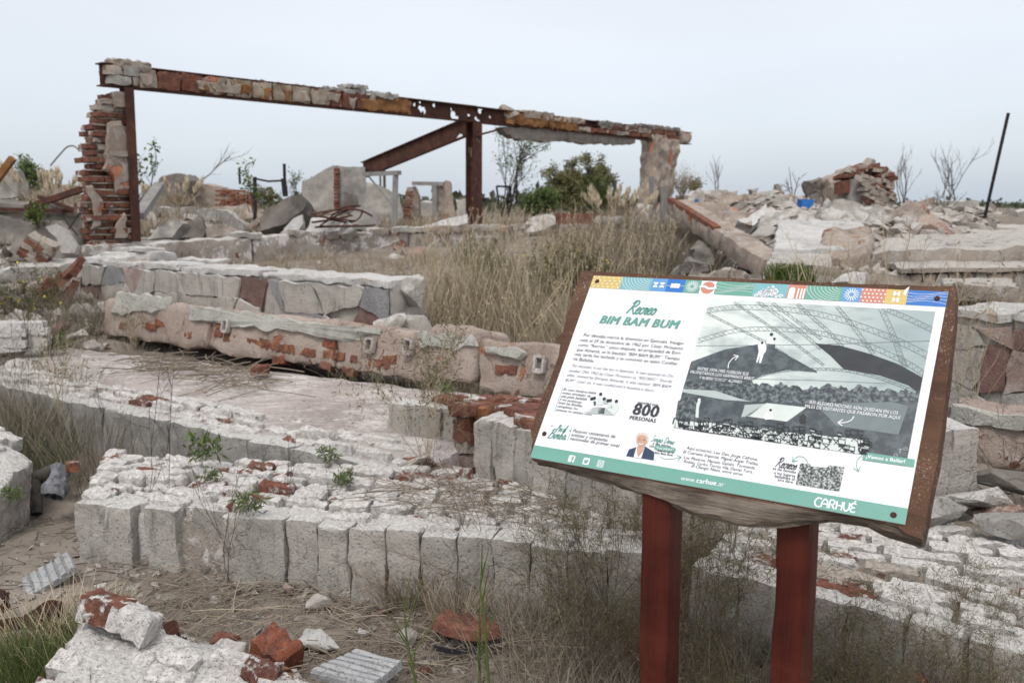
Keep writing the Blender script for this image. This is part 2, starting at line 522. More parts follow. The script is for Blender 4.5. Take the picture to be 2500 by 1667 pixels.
def m_wood(name, c1, c2, c3, ax=(1.2, 30, 30), speck=0.0, src=None, dist=.01):
    s = NT(name, .75, .25)
    tcn = s.n('ShaderNodeTexCoord')
    o = tcn.outputs['Object']
    v = s.vec(ax, False, o)
    n1 = s.noise(v, 1.0, 8, .65, .6); n2 = s.noise(s.vec((1, 1, 1), False, o), 4, 5, .6)
    col = s.mix(s.rng(n1, .33, .66), c1, c2)
    col = s.mix(s.rng(n2, .4, .7, 0, .6), col, c3)
    h = n1
    if speck:
        a = s.noise(s.vec((420, 110, 60), False, o), 1, 3, .6); b = s.noise(s.vec((110, 460, 60), False, o), 1, 3, .6)
        sp = s.mth('MULTIPLY', s.rng(a, .5, .62), s.rng(b, .5, .6))
        sp = s.mth('MULTIPLY', sp, s.rng(s.noise(s.vec((1, 1, 1), False, o), 9, 3), .42, .6, .1, 1))
        col = s.mix(s.mth('MULTIPLY', sp, speck), col, (.5, .42, .34))
        h = s.mth('ADD', h, s.mth('MULTIPLY', a, .6))
    return s.done(col, s.bump(h, dist, .7))

MAT = dict(
    chalk=m_brick('whitewashed brick', .72, dark=.3),
    chalk_red=m_brick('worn whitewashed brick', .42),
    redbrick=m_brick('bare brick', -.05),
    mixbrick=m_brick('mixed brick', .25, w1=(.56, .52, .47), w2=(.36, .33, .30)),
    greybrick=m_brick('grey brick', .62, w1=(.42, .375, .32), w2=(.29, .255, .22)),
    orange=m_brick('orange brick', .05, reds=((.30, .10, .05), (.235, .075, .042), (.33, .155, .07), (.17, .07, .05))),
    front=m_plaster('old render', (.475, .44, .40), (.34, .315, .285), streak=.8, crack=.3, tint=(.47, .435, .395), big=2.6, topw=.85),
    slab=m_plaster('pinkish render', (.455, .395, .37), (.335, .29, .27), wash=.42, wang=.48, streak=.0, crack=.15, tint=(.52, .46, .43)),
    slabside=m_plaster('grey render', (.37, .355, .33), (.27, .26, .245), topw=.8, streak=.85, crack=.3),
    parapet=m_plaster('pinkish beige render', (.43, .35, .295), (.335, .26, .215), streak=.3, crack=.45, tint=(.50, .43, .385), patch=.14, pcol=(.27, .115, .065), pscale=6),
    lip=m_plaster('pale lip', (.49, .48, .43), (.39, .38, .34), streak=.25, crack=.3, tint=(.6, .59, .56)),
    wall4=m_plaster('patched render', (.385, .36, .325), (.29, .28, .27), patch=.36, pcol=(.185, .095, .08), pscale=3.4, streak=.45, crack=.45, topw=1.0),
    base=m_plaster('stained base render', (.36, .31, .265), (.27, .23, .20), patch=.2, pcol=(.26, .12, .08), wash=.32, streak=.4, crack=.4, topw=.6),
    white=m_plaster('white render', (.56, .545, .52), (.44, .425, .40), streak=.15, crack=.3, tint=(.7, .69, .67), patch=.15, pcol=(.42, .34, .28)),
    conc=m_plaster('grey concrete', (.40, .385, .36), (.30, .285, .265), streak=.4, crack=.4),
    conc_dark=m_plaster('dark concrete', (.24, .215, .19), (.16, .14, .125), streak=.4, crack=.4, tint=(.3, .28, .26)),
    conc_light=m_plaster('light concrete', (.43, .40, .36), (.33, .31, .28), streak=.4, crack=.35, topw=.6),
    stack=m_plaster('weathered slab', (.36, .315, .27), (.26, .225, .19), streak=.4, crack=.7, topw=.45),
    tan=m_plaster('tan render', (.38, .31, .255), (.28, .225, .185), streak=.4, crack=.4, patch=.2, pcol=(.36, .15, .09)),
    chunk=m_chunk('rubble', (.38, .345, .305), (.27, .24, .205), (.48, .45, .42)),
    chunk_red=m_chunk('brick rubble', (.23, .11, .075), (.34, .26, .21), (.17, .08, .06)),
    rust=m_rust('rusty steel'), rustflake=m_rust('flaking rusty steel', flake=(.42, .36, .27)),
    rust_orange=m_rust('orange rust', (.19, .085, .03), (.26, .135, .055), (.07, .04, .03)),
    black=m_rust('blackened steel', (.02, .02, .022), (.035, .03, .03), (.012, .012, .014)),
    grey_wood=m_wood('weathered wood', (.27, .26, .25), (.18, .17, .165), (.33, .32, .31), ax=(25, 25, 2)),
    char=m_wood('charred log', (.05, .045, .04), (.10, .085, .07), (.03, .028, .026), ax=(25, 25, 3)),
    ash=m_wood('silvered wood', (.20, .205, .22), (.10, .10, .11), (.30, .30, .32), ax=(35, 35, 3)),
    bluish=m_plaster('bluish render', (.29, .29, .29), (.21, .21, .215), streak=.5, crack=.3, tint=(.36, .36, .355)),
    redcore=m_plaster('bared dark brick', (.215, .125, .108), (.15, .095, .085), streak=.35, crack=.3, tint=(.29, .20, .175)),
    pinkr=m_plaster('pink render', (.36, .265, .235), (.28, .205, .185), streak=.35, crack=.3),
    dirty=m_plaster('rust stained render', (.44, .38, .31), (.30, .23, .17), patch=.38, pcol=(.20, .10, .045), pscale=7, streak=.6, crack=.3, tint=(.50, .44, .37)),
    tile=m_plaster('corrugated tile', (.42, .425, .43), (.27, .275, .28), streak=.55, crack=.2, tint=(.6, .6, .6)),
    drygrass=m_island('dry grass', (.27, .215, .145), (.38, .305, .21), (.205, .165, .115), (.47, .40, .29), (.17, .14, .10)),
    straw=m_island('straw litter', (.24, .195, .15), (.33, .275, .21), (.17, .14, .11), (.42, .36, .28)),
    greygrass=m_island('grey dry grass', (.22, .185, .14), (.31, .27, .215), (.16, .135, .105), (.12, .12, .06)),
    green=m_island('green grass', (.075, .11, .025), (.11, .14, .04), (.05, .08, .02), (.14, .15, .06)),
    leaf=m_island('leaf', (.10, .155, .045), (.14, .18, .06), (.075, .115, .04), (.17, .20, .08)),
    shrub=m_island('shrub leaf', (.16, .165, .07), (.22, .20, .09), (.11, .125, .055), (.26, .215, .11)),
    broom=m_island('broom green', (.10, .105, .045), (.14, .13, .065), (.08, .085, .035), (.17, .14, .08)),
    stem=m_island('brown stem', (.105, .06, .04), (.15, .09, .06), (.07, .045, .032), (.19, .13, .085)),
    redstem=m_island('reddish stem', (.18, .10, .065), (.24, .145, .095), (.13, .075, .05), (.30, .21, .145)),
    palestem=m_island('straw stem', (.46, .38, .26), (.54, .46, .33), (.38, .30, .20)),
    seed=m_island('seed head', (.42, .34, .25), (.52, .45, .34), (.34, .25, .17)),
    plume=m_island('pampas plume', (.58, .49, .34), (.66, .58, .43), (.48, .39, .26)),
    yellow=m_flat('yellow flower', (.75, .62, .03), var=.2),
    bark=m_island('dark twig', (.055, .045, .04), (.09, .075, .065), (.035, .03, .028)),
    blue=m_flat('blue plastic', (.03, .17, .52), .4, var=.25),
    farshrub=m_island('far scrub', (.055, .07, .045), (.08, .085, .055), (.10, .09, .065)),
)
def m_ground():
    s = NT('soil', .95, .1)
    v = s.vec((1, 1, 1), False)
    n1 = s.noise(v, .9, 6, .6, .4); n2 = s.noise(v, 60, 6, .75); n3 = s.noise(v, 6, 6, .65)
    col = s.mix(s.rng(n1, .35, .65), (.205, .175, .145), (.30, .26, .22))
    col = s.mix(s.rng(n3, .45, .7, 0, .7), col, (.13, .108, .088))
    col = s.mix(s.rng(n2, .55, .7, 0, .5), col, (.45, .40, .35))
    return s.done(col, s.bump(s.mth('ADD', n2, n3), .015, .8))
MAT['ground'] = m_ground()
# ------------------------------------------------------------------ ground
def gz(X, Y):
    X, Y = np.asarray(X, float), np.asarray(Y, float)
    z = np.interp(Y, [0, 4.3, 5.2, 6.5, 8, 9.5, 11, 13, 18, 40, 4000], [0, 0, .05, .2, .4, .62, .8, .95, 1.02, 1.05, 1.0])
    m = np.interp(Y, [0, 4.6, 5.6, 7, 8.2, 10, 13, 15.5, 18], [0, 0, .12, .5, .5, .5, .52, .45, 0])
    z = z + m * sm(1.3 + .21 * np.clip(Y - 8, 0, 9), 2.6 + .25 * np.clip(Y - 8, 0, 9), X) * (1 - .75 * sm(5.4, 7.0, X - .25 * Y + 2))
    for cx_, cy_, rx_, ry_, h_ in ((-5.1, 14, .9, .8, .34), (-3.7, 15.2, .8, .7, .26), (-4.9, 16.5, 1.2, .8, .34), (-2.5, 16.5, .8, .7, .2), (.5, 18, 1.0, .8, .2), (3.7, 14.3, 1.1, .9, .3), (5.2, 15.4, .9, .7, .2), (3.6, 16.3, 1.2, .8, .34)):
        z = z + h_ * np.exp(-((X - cx_) / rx_) ** 2 - ((Y - cy_) / ry_) ** 2)
    z = z + .12 * sm(-3.4, -4.4, X) * sm(7, 9, Y) * (1 - sm(14, 20, Y))
    return z
def gnoise(X, Y):
    P = np.stack([X, Y, X * 0], 1)
    a = np.clip(np.hypot(X, Y) / 6, .35, 1.3)
    return (.05 * pn(P * .9) + .025 * pn(P * 3.1 + 5) + .01 * pn(P * 11 + 9)) * a
def G(X, Y):
    X, Y = np.atleast_1d(np.asarray(X, float)), np.atleast_1d(np.asarray(Y, float))
    return gz(X, Y) + gnoise(X, Y)
def g1(X, Y): return float(G(X, Y)[0])
ax = np.concatenate([-np.geomspace(3000, 7, 28), np.linspace(-6.7, 6.7, 190), np.geomspace(7, 3000, 28)])
ay = np.concatenate([[-400, -60, -12, -4, -1, 0.5], np.linspace(1.2, 15, 230), np.geomspace(15.3, 3500, 40)])
gx, gy = np.meshgrid(ax, ay)
gV = np.stack([gx.ravel(), gy.ravel(), G(gx.ravel(), gy.ravel())], 1)
nx_, ny_ = len(ax), len(ay)
ii = (np.arange(ny_ - 1)[:, None] * nx_ + np.arange(nx_ - 1)[None, :]).ravel()
gF = np.stack([ii, ii + 1, ii + nx_ + 1, ii + nx_], 1)
o = bpy.data.objects.new('ground', mesh('ground', gV, gF, MAT['ground']))
COL.objects.link(o)
tag(o, 'bare grey brown soil strewn with litter between the fallen walls', None, None, 'structure')

# ------------------------------------------------------------------ shared bricks
def unit_brick(seed, cell=.035, L=(.25, .1, .065), r=.016, amp=.007):
    h = np.array(L) / 2
    c = np.array([[-1, -1, -1], [1, -1, -1], [1, 1, -1], [-1, 1, -1], [-1, -1, 1], [1, -1, 1], [1, 1, 1], [-1, 1, 1]]) * h
    return hexa(c, cell=cell, r=r, amp=amp, freq=15, seed=seed * 3.7, chip=.03, chipf=13)
_bk = {}
def brick_mesh(mat, fine, seed):
    k = (mat, fine, seed % 8)
    if k not in _bk:
        V, F = unit_brick(seed % 8 + (20 if fine else 50), .0205 if fine else .05, r=.007 if fine else .005, amp=.0075 if fine else .005)
        _bk[k] = mesh('brick', V, F, MAT[mat], True, 36)
    return _bk[k]
rb = random.Random(4)
def lay(parent, p, ex, ez, mat, L=.25, D=.1, Hh=.065, fine=True, jit=.03, name='brick'):
    """One brick with its centre at p, long side along ex, upper face along ez."""
    ex, ez = unit(ex), unit(ez)
    ey = np.cross(ez, ex); ez = np.cross(ex, ey)
    R = euler(rb.gauss(0, jit), rb.gauss(0, jit), rb.gauss(0, jit * .7))
    B = np.stack([ex, ey, ez], 1) @ R
    return put(name, brick_mesh(mat, fine, rb.randrange(8)), basis(B[:, 0], B[:, 1], B[:, 2], p, (L / .25, D / .1, Hh / .065)), parent)
def brick_field(parent, FL, FR, BL, BR, mats, L=.255, pitch=.074, fine=True, miss=.03, jit=.03, Hh=.1, proud=.012, lim=300, v0=0.0, v1=1.0):
    """Courses of bricks lying in the surface of a fallen wall (quad of corners)."""
    FL, FR, BL, BR = [np.asarray(p, float) for p in (FL, FR, BL, BR)]
    depth = (np.linalg.norm(BL - FL) + np.linalg.norm(BR - FR)) / 2
    rows = int(depth * (v1 - v0) / pitch); cnt = 0
    for r_ in range(rows):
        v = v0 + (r_ + .5) * pitch / depth
        a, b = FL + (BL - FL) * v, FR + (BR - FR) * v
        ln = np.linalg.norm(b - a); ex = (b - a) / ln
        ev = unit((BL - FL) * .5 + (BR - FR) * .5); ez = unit(np.cross(ex, ev))
        x = -rb.random() * L * .6
        while x < ln:
            l = L * (.72 + .45 * rb.random())
            c0, c1 = max(x, 0), min(x + l, ln)
            if c1 - c0 > .05 and rb.random() > miss and cnt < lim:
                p = a + ex * ((c0 + c1) / 2) + ez * (-Hh / 2 + rb.gauss(0, proud))
                lay(parent, p, ex, ez, rb.choice(mats), c1 - c0 - rb.uniform(.012, .03), pitch * rb.uniform(.74, .92), Hh, fine, jit)
                cnt += 1
            x += l

# ------------------------------------------------------------------ the frame line of the ruined building
FA, FB = np.array([-4.66, 10.5]), np.array([3.88, 20.4])
e1 = np.append(unit(FB - FA), 0); e2 = np.array([e1[1], -e1[0], 0]); ez_ = np.array([0, 0, 1.0])
def onframe(px, py, off=0.0):
    d = ray(px, py); p0 = np.append(FA, 0) + e2 * off
    t = ((p0 - CAM) @ e2) / (d @ e2)
    return CAM + d * t
def fr(p): return float((p[:2] - FA) @ e1[:2])          # metres along the frame
def fp(s, z, off=0.0): return np.append(FA + e1[:2] * s, z) + e2 * off
ZT, ZB = 3.155, 2.90
RUIN = root('ruined_building', fp(.4, .85), 'long ruined wall with a rusty steel frame and brick pillar, open to the sky', 'ruin')

# base wall
sL, sR = fr(onframe(205, 600)), fr(onframe(1665, 540))
for i, (a, b, z0, z1) in enumerate([(sL - .1, 1.9, 1.16, 1.19), (1.9, 4.6, 1.20, 1.22), (4.6, 7.7, 1.19, 1.21), (7.7, 10.2, 1.2, 1.22), (10.2, sR + .3, 1.21, 1.2)]):
    V, F = block(fp(a + .01, z0, .17), fp(b - .01, z1, .17), fp(a + .01, z0, -.17), fp(b - .01, z1, -.17), .55, cell=.07, r=.035, amp=.03, freq=3, seed=i * 5.1)
    add('base_wall', V, F, MAT['base'], RUIN)
for i in range(16):                                       # broken render crowning the base wall
    s = 1.6 + i * .68 + rb.random() * .3
    l = .3 + rb.random() * .6
    V, F = block(fp(s, 1.25 + rb.random() * .05, .2), fp(s + l, 1.24 + rb.random() * .05, .2), fp(s, 1.25, -.05), fp(s + l, 1.25, -.05), .08 + .05 * rb.random(), cell=.06, r=.03, amp=.03, freq=5, seed=i * 3.3 + 2)
    add('render_fragment', V, F, MAT[rb.choice(['tan', 'conc', 'base', 'conc_light'])], RUIN)
for i in range(9):
    s = 2.4 + i * 1.15 + rb.random() * .5
    p = [fp(s, 1.12 - .25 * rb.random(), .175), fp(s + .35 + .3 * rb.random(), 1.1, .175), fp(s + .5, .8, .175), fp(s + .1, .78, .175)]
    V, F = plate(p, e2, .02, .05, .01, i * 2.2)
    add('render_fragment', V, F, MAT[rb.choice(['conc_light', 'white', 'base'])], RUIN)

# steel posts
def i_post(name, a, b, wf, wd, mat, parent):
    a, b = np.asarray(a, float), np.asarray(b, float)
    q = [bar(a + e2 * s * (wd / 2), b + e2 * s * (wd / 2), wf, .014, up=e2) for s in (1, -1)]
    q.append(bar(a, b, .012, wd - .016, up=e2))
    V, F = join(q)
    return add(name, V, F, MAT[mat], parent, smooth=False)
i_post('steel_post', onframe(327, 590, .1), onframe(309, 216, .1), .105, .12, 'rust', RUIN)
mid0, mid1 = onframe(1157, 558, .0), onframe(1157, 300, .0)
i_post('steel_post', mid0, mid1, .205, .16, 'rustflake', RUIN)
sM = fr(mid0)

# steel beam: flanges and a web eaten through near the middle post
def beam(s0, s1, za0, za1, h, holes, parent, mat='rust', off=0.0):
    P = lambda s, dz, q: fp(s, za0 + (za1 - za0) * (s - s0) / (s1 - s0) + dz, off + q)
    q = [bar(P(s0, -.007, 0), P(s1, -.007, 0), .17, .014), bar(P(s0, -h + .007, 0), P(s1, -h + .007, 0), .17, .014)]
    c = .0165
    n, m = int((s1 - s0) / c), int((h - .03) / c)
    S = s0 + (np.arange(n) + .5) * c; Z = -(.015 + (np.arange(m) + .5) * c)
    ss, zz = np.meshgrid(S, Z, indexing='ij')
    nz = pn(np.stack([ss.ravel() * 5.5, zz.ravel() * 5.5, ss.ravel() * 0 + 3.3], 1)).reshape(n, m) + .4 * pn(np.stack([ss.ravel() * 17, zz.ravel() * 17, ss.ravel() * 0 + 8.3], 1)).reshape(n, m)
    keep = np.ones((n, m), bool)
    for (h0, h1, k) in holes:
        w_ = sm(h0, (h0 + h1) / 2, ss) * (1 - sm((h0 + h1) / 2, h1, ss))
        keep &= ~((nz > .75 - k * w_) & (ss > h0) & (ss < h1))
    id_, V, F = {}, [], []
    def v(i, j):
        if (i, j) not in id_:
            id_[(i, j)] = len(V); V.append(P(s0 + i * (s1 - s0) / n, -.015 - j * (h - .03) / m, 0))
        return id_[(i, j)]
    # long solid runs become one quad
    solid_col = keep.all(1)
    i = 0
    while i < n:
        if solid_col[i]:
            j = i
            while j < n and solid_col[j]: j += 1
            F.append((v(i, m), v(j, m), v(j, 0), v(i, 0))); i = j
        else:
            for k in range(m):
                if keep[i, k]: F.append((v(i, k + 1), v(i + 1, k + 1), v(i + 1, k), v(i, k)))
            i += 1
    q.append((np.array(V), F))
    V, F = join(q)
    return add('steel_beam', V, F, MAT[mat], parent, smooth=False)
s0 = fr(onframe(243, 190))
bm1 = beam(s0, sM, ZT, ZT, .25, [(sM - 1.9, sM + .1, .16), (sM - .75, sM + .05, .62)], RUIN)
sE = fr(onframe(1681, 345))
bm2 = beam(sM, sE, ZT - .005, ZT - .03, .25, [(sM - .05, sM + .5, .7)], RUIN)
def infill(x0, x1, py, mat, top=ZT - .02, bot=ZT - .232, off=.0, th=.17, parent=bm1, seed=0, amp=.012, name='brick'):
    a, b = fr(onframe(x0, py)), fr(onframe(x1, py))
    V, F = hexa([fp(a + .006, bot, th / 2 + off), fp(b - .006, bot, th / 2 + off), fp(b - .006, bot, -th / 2), fp(a + .006, bot, -th / 2),
                 fp(a + .006, top, th / 2 + off), fp(b - .006, top, th / 2 + off), fp(b - .006, top, -th / 2), fp(a + .006, top, -th / 2)], cell=.03, r=.005, amp=amp * 1.3, freq=10, seed=seed + x0 * .37)
    return add(name, V, F, MAT[mat], parent)
zm = ZT - .125
for x0, x1, m_, t_, b_ in [(250, 292, 'tan', ZT - .02, zm), (292, 330, 'conc', ZT - .02, zm), (256, 312, 'conc_light', zm - .005, ZT - .232), (312, 330, 'tan', zm - .005, ZT - .232)]:
    infill(x0, x1, 195, m_, t_, b_, .03)
for x0, x1, m_ in [(331, 374, 'tan'), (376, 432, 'redbrick'), (434, 489, 'redbrick'), (491, 540, 'tan'), (542, 604, 'dirty'), (606, 654, 'dirty'), (656, 701, 'dirty'), (703, 747, 'dirty'), (749, 794, 'dirty'), (796, 824, 'mixbrick'), (826, 856, 'redbrick'), (858, 889, 'redbrick'), (891, 905, 'tan')]:
    infill(x0, x1, 215, m_, off=.015)
infill(906, 996, 255, 'rust_orange', off=-.01, amp=.02, name='rust_crust')
infill(1232, 1330, 305, 'rust_orange', off=.0, parent=bm2, amp=.02, name='rust_crust'); infill(1331, 1402, 312, 'rust_orange', off=.0, parent=bm2, amp=.025, name='rust_crust')
for k, x0 in enumerate(range(1404, 1648, 31)):
    infill(x0, x0 + 30, 330, ['tan', 'redbrick', 'mixbrick'][k % 3], top=ZT - .15, parent=bm2, seed=k)
    if x0 > 1450: infill(x0 - 8, x0 + 22, 322, ['redbrick', 'mixbrick', 'tan'][k % 3], top=ZT - .03, bot=ZT - .145, parent=bm2, seed=k + 30)
# courses left lying on top of the beam
def cap(x0, x1, py0, py1, mat, th=.2, name='course_fragment', seed=0):
    a, b = fr(onframe(x0, py1)), fr(onframe(x1, py1))
    z1 = onframe((x0 + x1) / 2, py1)[2]; z0 = onframe((x0 + x1) / 2, py0)[2]
    V, F = block(fp(a, z0, th / 2), fp(b, z0, th / 2), fp(a, z0, -th / 2), fp(b, z0, -th / 2), z0 - z1 - .006, cell=.03, r=.008, amp=.026, freq=12, seed=x0 * .7 + seed, chip=.06, chipf=9)
    add(name, V, F, MAT[mat], RUIN)
cap(266, 360, 149, 168, 'tan'); cap(288, 358, 163, 176, 'tan', .23)
cap(360, 520, 186, 200, 'conc', .14); cap(560, 780, 203, 213, 'tan', .14); cap(784, 880, 218, 229, 'conc'); cap(835, 890, 208, 219, 'conc'); cap(870, 962, 226, 241, 'conc')
cap(1270, 1345, 274, 293, 'tan'); cap(1340, 1420, 287, 301, 'tan'); cap(1452, 1510, 298, 312, 'conc_dark'); cap(1524, 1545, 305, 315, 'conc_dark'); cap(1553, 1652, 308, 318, 'conc_dark')
V, F = chunk(51, .42, .3, .3); add('course_fragment', V + (onframe(1240, 290) + np.array([0, 0, 0])), F, MAT['tan'], RUIN)
V, F = hexa([fp(sE - .5, ZB - .04, .12), fp(sE - .02, ZB + .02, .12), fp(sE - .02, ZB + .02, -.12), fp(sE - .5, ZB - .04, -.12), fp(sE - .5, ZT, .12), fp(sE - .02, ZT - .06, .12), fp(sE - .02, ZT - .06, -.12), fp(sE - .5, ZT, -.12)], cell=.06, r=.05, amp=.04, freq=5, seed=4)
add('render_fragment', V, F, MAT['tan'], RUIN)
pl = [onframe(x, y, .1) for x, y in [(1228, 312), (1236, 326), (1260, 340), (1300, 341), (1330, 346), (1370, 344), (1420, 350), (1480, 352), (1520, 354), (1560, 352), (1560, 340), (1480, 331), (1400, 322), (1300, 314)]]
V, F = plate([p - e2 * .16 for p in pl], e2, .12, .05, .012, 3.0, inset=.03); add('render_fragment', V, F, MAT['conc_dark'], RUIN)

for k, (x0, x1, y, m_) in enumerate([(340, 372, 196, 'tan'), (480, 540, 212, 'dirty'), (520, 590, 218, 'tan'), (585, 618, 222, 'rust_orange'), (640, 662, 228, 'rust_orange'), (690, 712, 233, 'rust_orange'), (735, 760, 238, 'dirty'), (790, 830, 240, 'tan'), (850, 870, 250, 'tan'), (880, 930, 258, 'rust_orange')]):
    pg = [onframe(x0, y - 14, .1), onframe((x0 + x1) / 2, y - 16 + k % 3 * 3, .1), onframe(x1, y - 10, .1), onframe(x1 - 6, y + 12, .1), onframe((x0 + x1) / 2, y + 18 - k % 4 * 4, .1), onframe(x0 + 5, y + 10, .1)]
    V, F = plate(pg, e2, .022, .025, .009, k * 3.7); add('render_fragment', V, F, MAT[m_], bm1)
# brace back to the concrete stub
b0, b1 = onframe(1150, 306, -.05), at(888, 415, 17.2)
def channel(a, b, w_, d_, mat, parent, name):
    a, b = np.asarray(a), np.asarray(b)
    t = unit(b - a); s = unit(np.cross(t, ez_)); u = np.cross(s, t)
    q = [bar(a + u * w_ / 2, b + u * w_ / 2, d_, .014), bar(a - u * w_ / 2, b - u * w_ / 2, d_, .014)]
    # web with a few rusted holes
    n, m = 200, 14; L = np.linalg.norm(b - a)
    I, J = np.meshgrid((np.arange(n) + .5) / n, (np.arange(m) + .5) / m, indexing='ij')
    nz = pn(np.stack([I.ravel() * L * 4.5, J.ravel() * 1.3, I.ravel() * 0 + 9.1], 1)).reshape(n, m)
    keep = nz < .92 - .75 * sm(.45, .0, I) * (I < .42)
    V = np.array([a + t * L * i / n + u * (j / m - .5) * w_ for i in range(n + 1) for j in range(m + 1)])
    F = [(i * (m + 1) + j, (i + 1) * (m + 1) + j, (i + 1) * (m + 1) + j + 1, i * (m + 1) + j + 1) for i in range(n) for j in range(m) if keep[i, j]]
    V2, F2 = join(q + [(V, F)])
    return add(name, V2, F2, MAT[mat], parent, smooth=False)
channel(b0, b1, .27, .1, 'rust', RUIN, 'steel_brace')
V, F = bar(onframe(1160, 332, .1), onframe(1225, 315, .1), .03, .03); add('steel_stiffener', V, F, MAT['rust'], RUIN, False)

# brick pillar at the left end
PIL = root('brick_pillar', fp(.2, 1.16), None, None); PIL.parent = RUIN; PIL.location = fp(.2, 1.16) - W(RUIN)
lx = lambda y: float(np.interp(y, [216, 226, 245, 262, 290, 300, 318, 330, 342, 352, 378, 386, 398, 415, 425, 460, 490, 520, 570, 610], [262, 270, 262, 232, 222, 230, 224, 210, 222, 205, 210, 188, 200, 228, 207, 203, 200, 197, 201, 203]))
zc = 1.17; k = 0
while zc < 2.87:
    yy = 500 - (zc - 1.6) * FPX / 10.65
    a, b = fr(onframe(lx(yy) + rb.uniform(-6, 6), yy)), fr(onframe(303 + (yy - 216) * .035, yy))
    for wy, off in ((0, .02), (1, -.13)):
        s = a + (0 if wy == 0 else rb.uniform(-.02, .1))
        first = True
        while s < b - .03:
            l = rb.choice([.24, .23, .12, .2]); l = min(l, b - s)
            mt = 'orange' if 415 < yy < 560 and s > a + .12 and wy == 0 and rb.random() < .8 else rb.choice(['redbrick', 'mixbrick', 'mixbrick', 'greybrick', 'mixbrick'])
            if l > .04: lay(PIL, fp(s + l / 2, zc, off + rb.gauss(0, .028)), e1, ez_, mt, l - .01, .135, .056, False, .025)
            s += l
    V, F = block(fp(a + .03, zc + .04, .08), fp(b, zc + .04, .08), fp(a + .05, zc + .04, -.16), fp(b, zc + .04, -.16), .022, cell=.08, r=.006, amp=.008, freq=9, seed=k)
    add('mortar_joint', V, F, MAT['tan'], PIL)
    zc += .071; k += 1
for i, pg in enumerate([[(262, 300), (296, 296), (308, 330), (318, 470), (283, 476), (276, 432), (250, 412), (256, 345)], [(268, 222), (304, 222), (303, 262), (275, 266)], [(205, 455), (225, 450), (250, 500), (243, 555), (222, 560), (228, 500)], [(275, 560), (300, 520), (318, 580), (280, 585)], [(285, 385), (312, 390), (316, 440), (300, 440)]]):
    V, F = plate([onframe(x, y, .11) for x, y in pg], e2, .03, .05, .012, i * 7.7)
    add('render_fragment', V, F, MAT['conc_light' if i == 4 else 'tan'], PIL)

# right pillar of the frame
V, F = hexa([fp(fr(onframe(1560, 530)), 1.1, .25), fp(fr(onframe(1652, 530)), 1.1, .25), fp(fr(onframe(1652, 530)), 1.1, -.25), fp(fr(onframe(1560, 530)), 1.1, -.25)] +
            [fp(fr(onframe(1574, 400)), 1.62, .2), fp(fr(onframe(1634, 400)), 1.62, .2), fp(fr(onframe(1634, 400)), 1.62, -.2), fp(fr(onframe(1574, 400)), 1.62, -.2)], cell=.07, r=.08, amp=.06, freq=3, seed=2)
add('pillar', V, F, MAT['base'], RUIN)
V, F = hexa([fp(fr(onframe(1580, 440)), 1.55, .2), fp(fr(onframe(1622, 440)), 1.55, .2), fp(fr(onframe(1622, 440)), 1.55, -.2), fp(fr(onframe(1580, 440)), 1.55, -.2)] +
            [fp(fr(onframe(1584, 360)), 2.92, .2), fp(fr(onframe(1640, 360)), 2.92, .2), fp(fr(onframe(1640, 360)), 2.92, -.2), fp(fr(onframe(1584, 360)), 2.92, -.2)], cell=.05, r=.02, amp=.05, freq=5, seed=8)
add('pillar', V, F, MAT['tan'], RUIN)
for (x0, x1, y0, y1) in [(1586, 1597, 430, 494), (1610, 1634, 455, 545)]:
    a, b = onframe((x0 + x1) / 2, y1, .26), onframe((x0 + x1) / 2 - 2, y0, .26)
    V, F = bar(a, b, (x1 - x0) * 19 / FPX, .05, up=e2); add('plank', V, F, MAT['grey_wood'], RUIN, False)

# ------------------------------------------------------------------ slabs and fallen walls in front
# nearest fallen wall
q = lambda x, y, z=.30: atz(x, y, z)
FL, FR, BL, BR = q(173, 1226), q(1572, 1352), q(262, 1101, .32), q(1640, 1152, .36)
W1 = root('fallen_wall', (FL + FR) / 2 * np.array([1, 1, 0]), 'nearest fallen brick wall lying flat, whitewashed bricks on top and grey render along its front', 'wall')
xs = [173, 252, 316, 342, 423, 449, 535, 614, 690, 772, 851, 939, 1024, 1111, 1201, 1295, 1386, 1480, 1572]
inn = unit(np.cross(ez_, FR - FL))
for i, (a, b) in enumerate(zip(xs, xs[1:])):
    ta, tb = (a - 173) / (1572 - 173), (b - 173) / (1572 - 173)
    # perspective: equal pixels are not equal lengths, so intersect with the front edge line
    def onedge(x):
        d = ray(x, 1226 + (x - 173) * .09); n = np.cross(FR - FL, ez_)
        return CAM + d * (((FL - CAM) @ n) / (d @ n))
    A, B = onedge(a), onedge(b); A[2] = B[2] = .30 + rb.uniform(-.012, .008)
    ex = unit(B - A); o_ = inn * (rb.uniform(-.008, .022) + (.055 if (a, b) in ((449, 535), (316, 342), (423, 449)) else 0))
    g_ = rb.choice([.0006, .001, .002, .004])
    V, F = block(A + ex * g_ + o_, B - ex * g_ + o_, A + inn * .16, B + inn * .16, .36, cell=.0145, r=.004, amp=.009, freq=8, seed=i * 4.4, chip=.03, chipf=8, lean=ex * rb.uniform(.0, .02) - inn * rb.uniform(0, .03), rvar=.9)
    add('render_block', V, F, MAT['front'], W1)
V, F = block(FL + inn * .05 - ez_ * .045, FR + inn * .05 - ez_ * .045, BL - ez_ * .045, BR - ez_ * .045, .32, cell=.09, r=.03, amp=.02, freq=4, seed=3)
add('mortar_bed', V, F, MAT['base'], W1)
brick_field(W1, FL + inn * .07, FR + inn * .07, BL, BR, ['chalk'] * 7 + ['chalk_red'], L=.2, pitch=.077, lim=296, miss=.03, jit=.05, proud=.012)

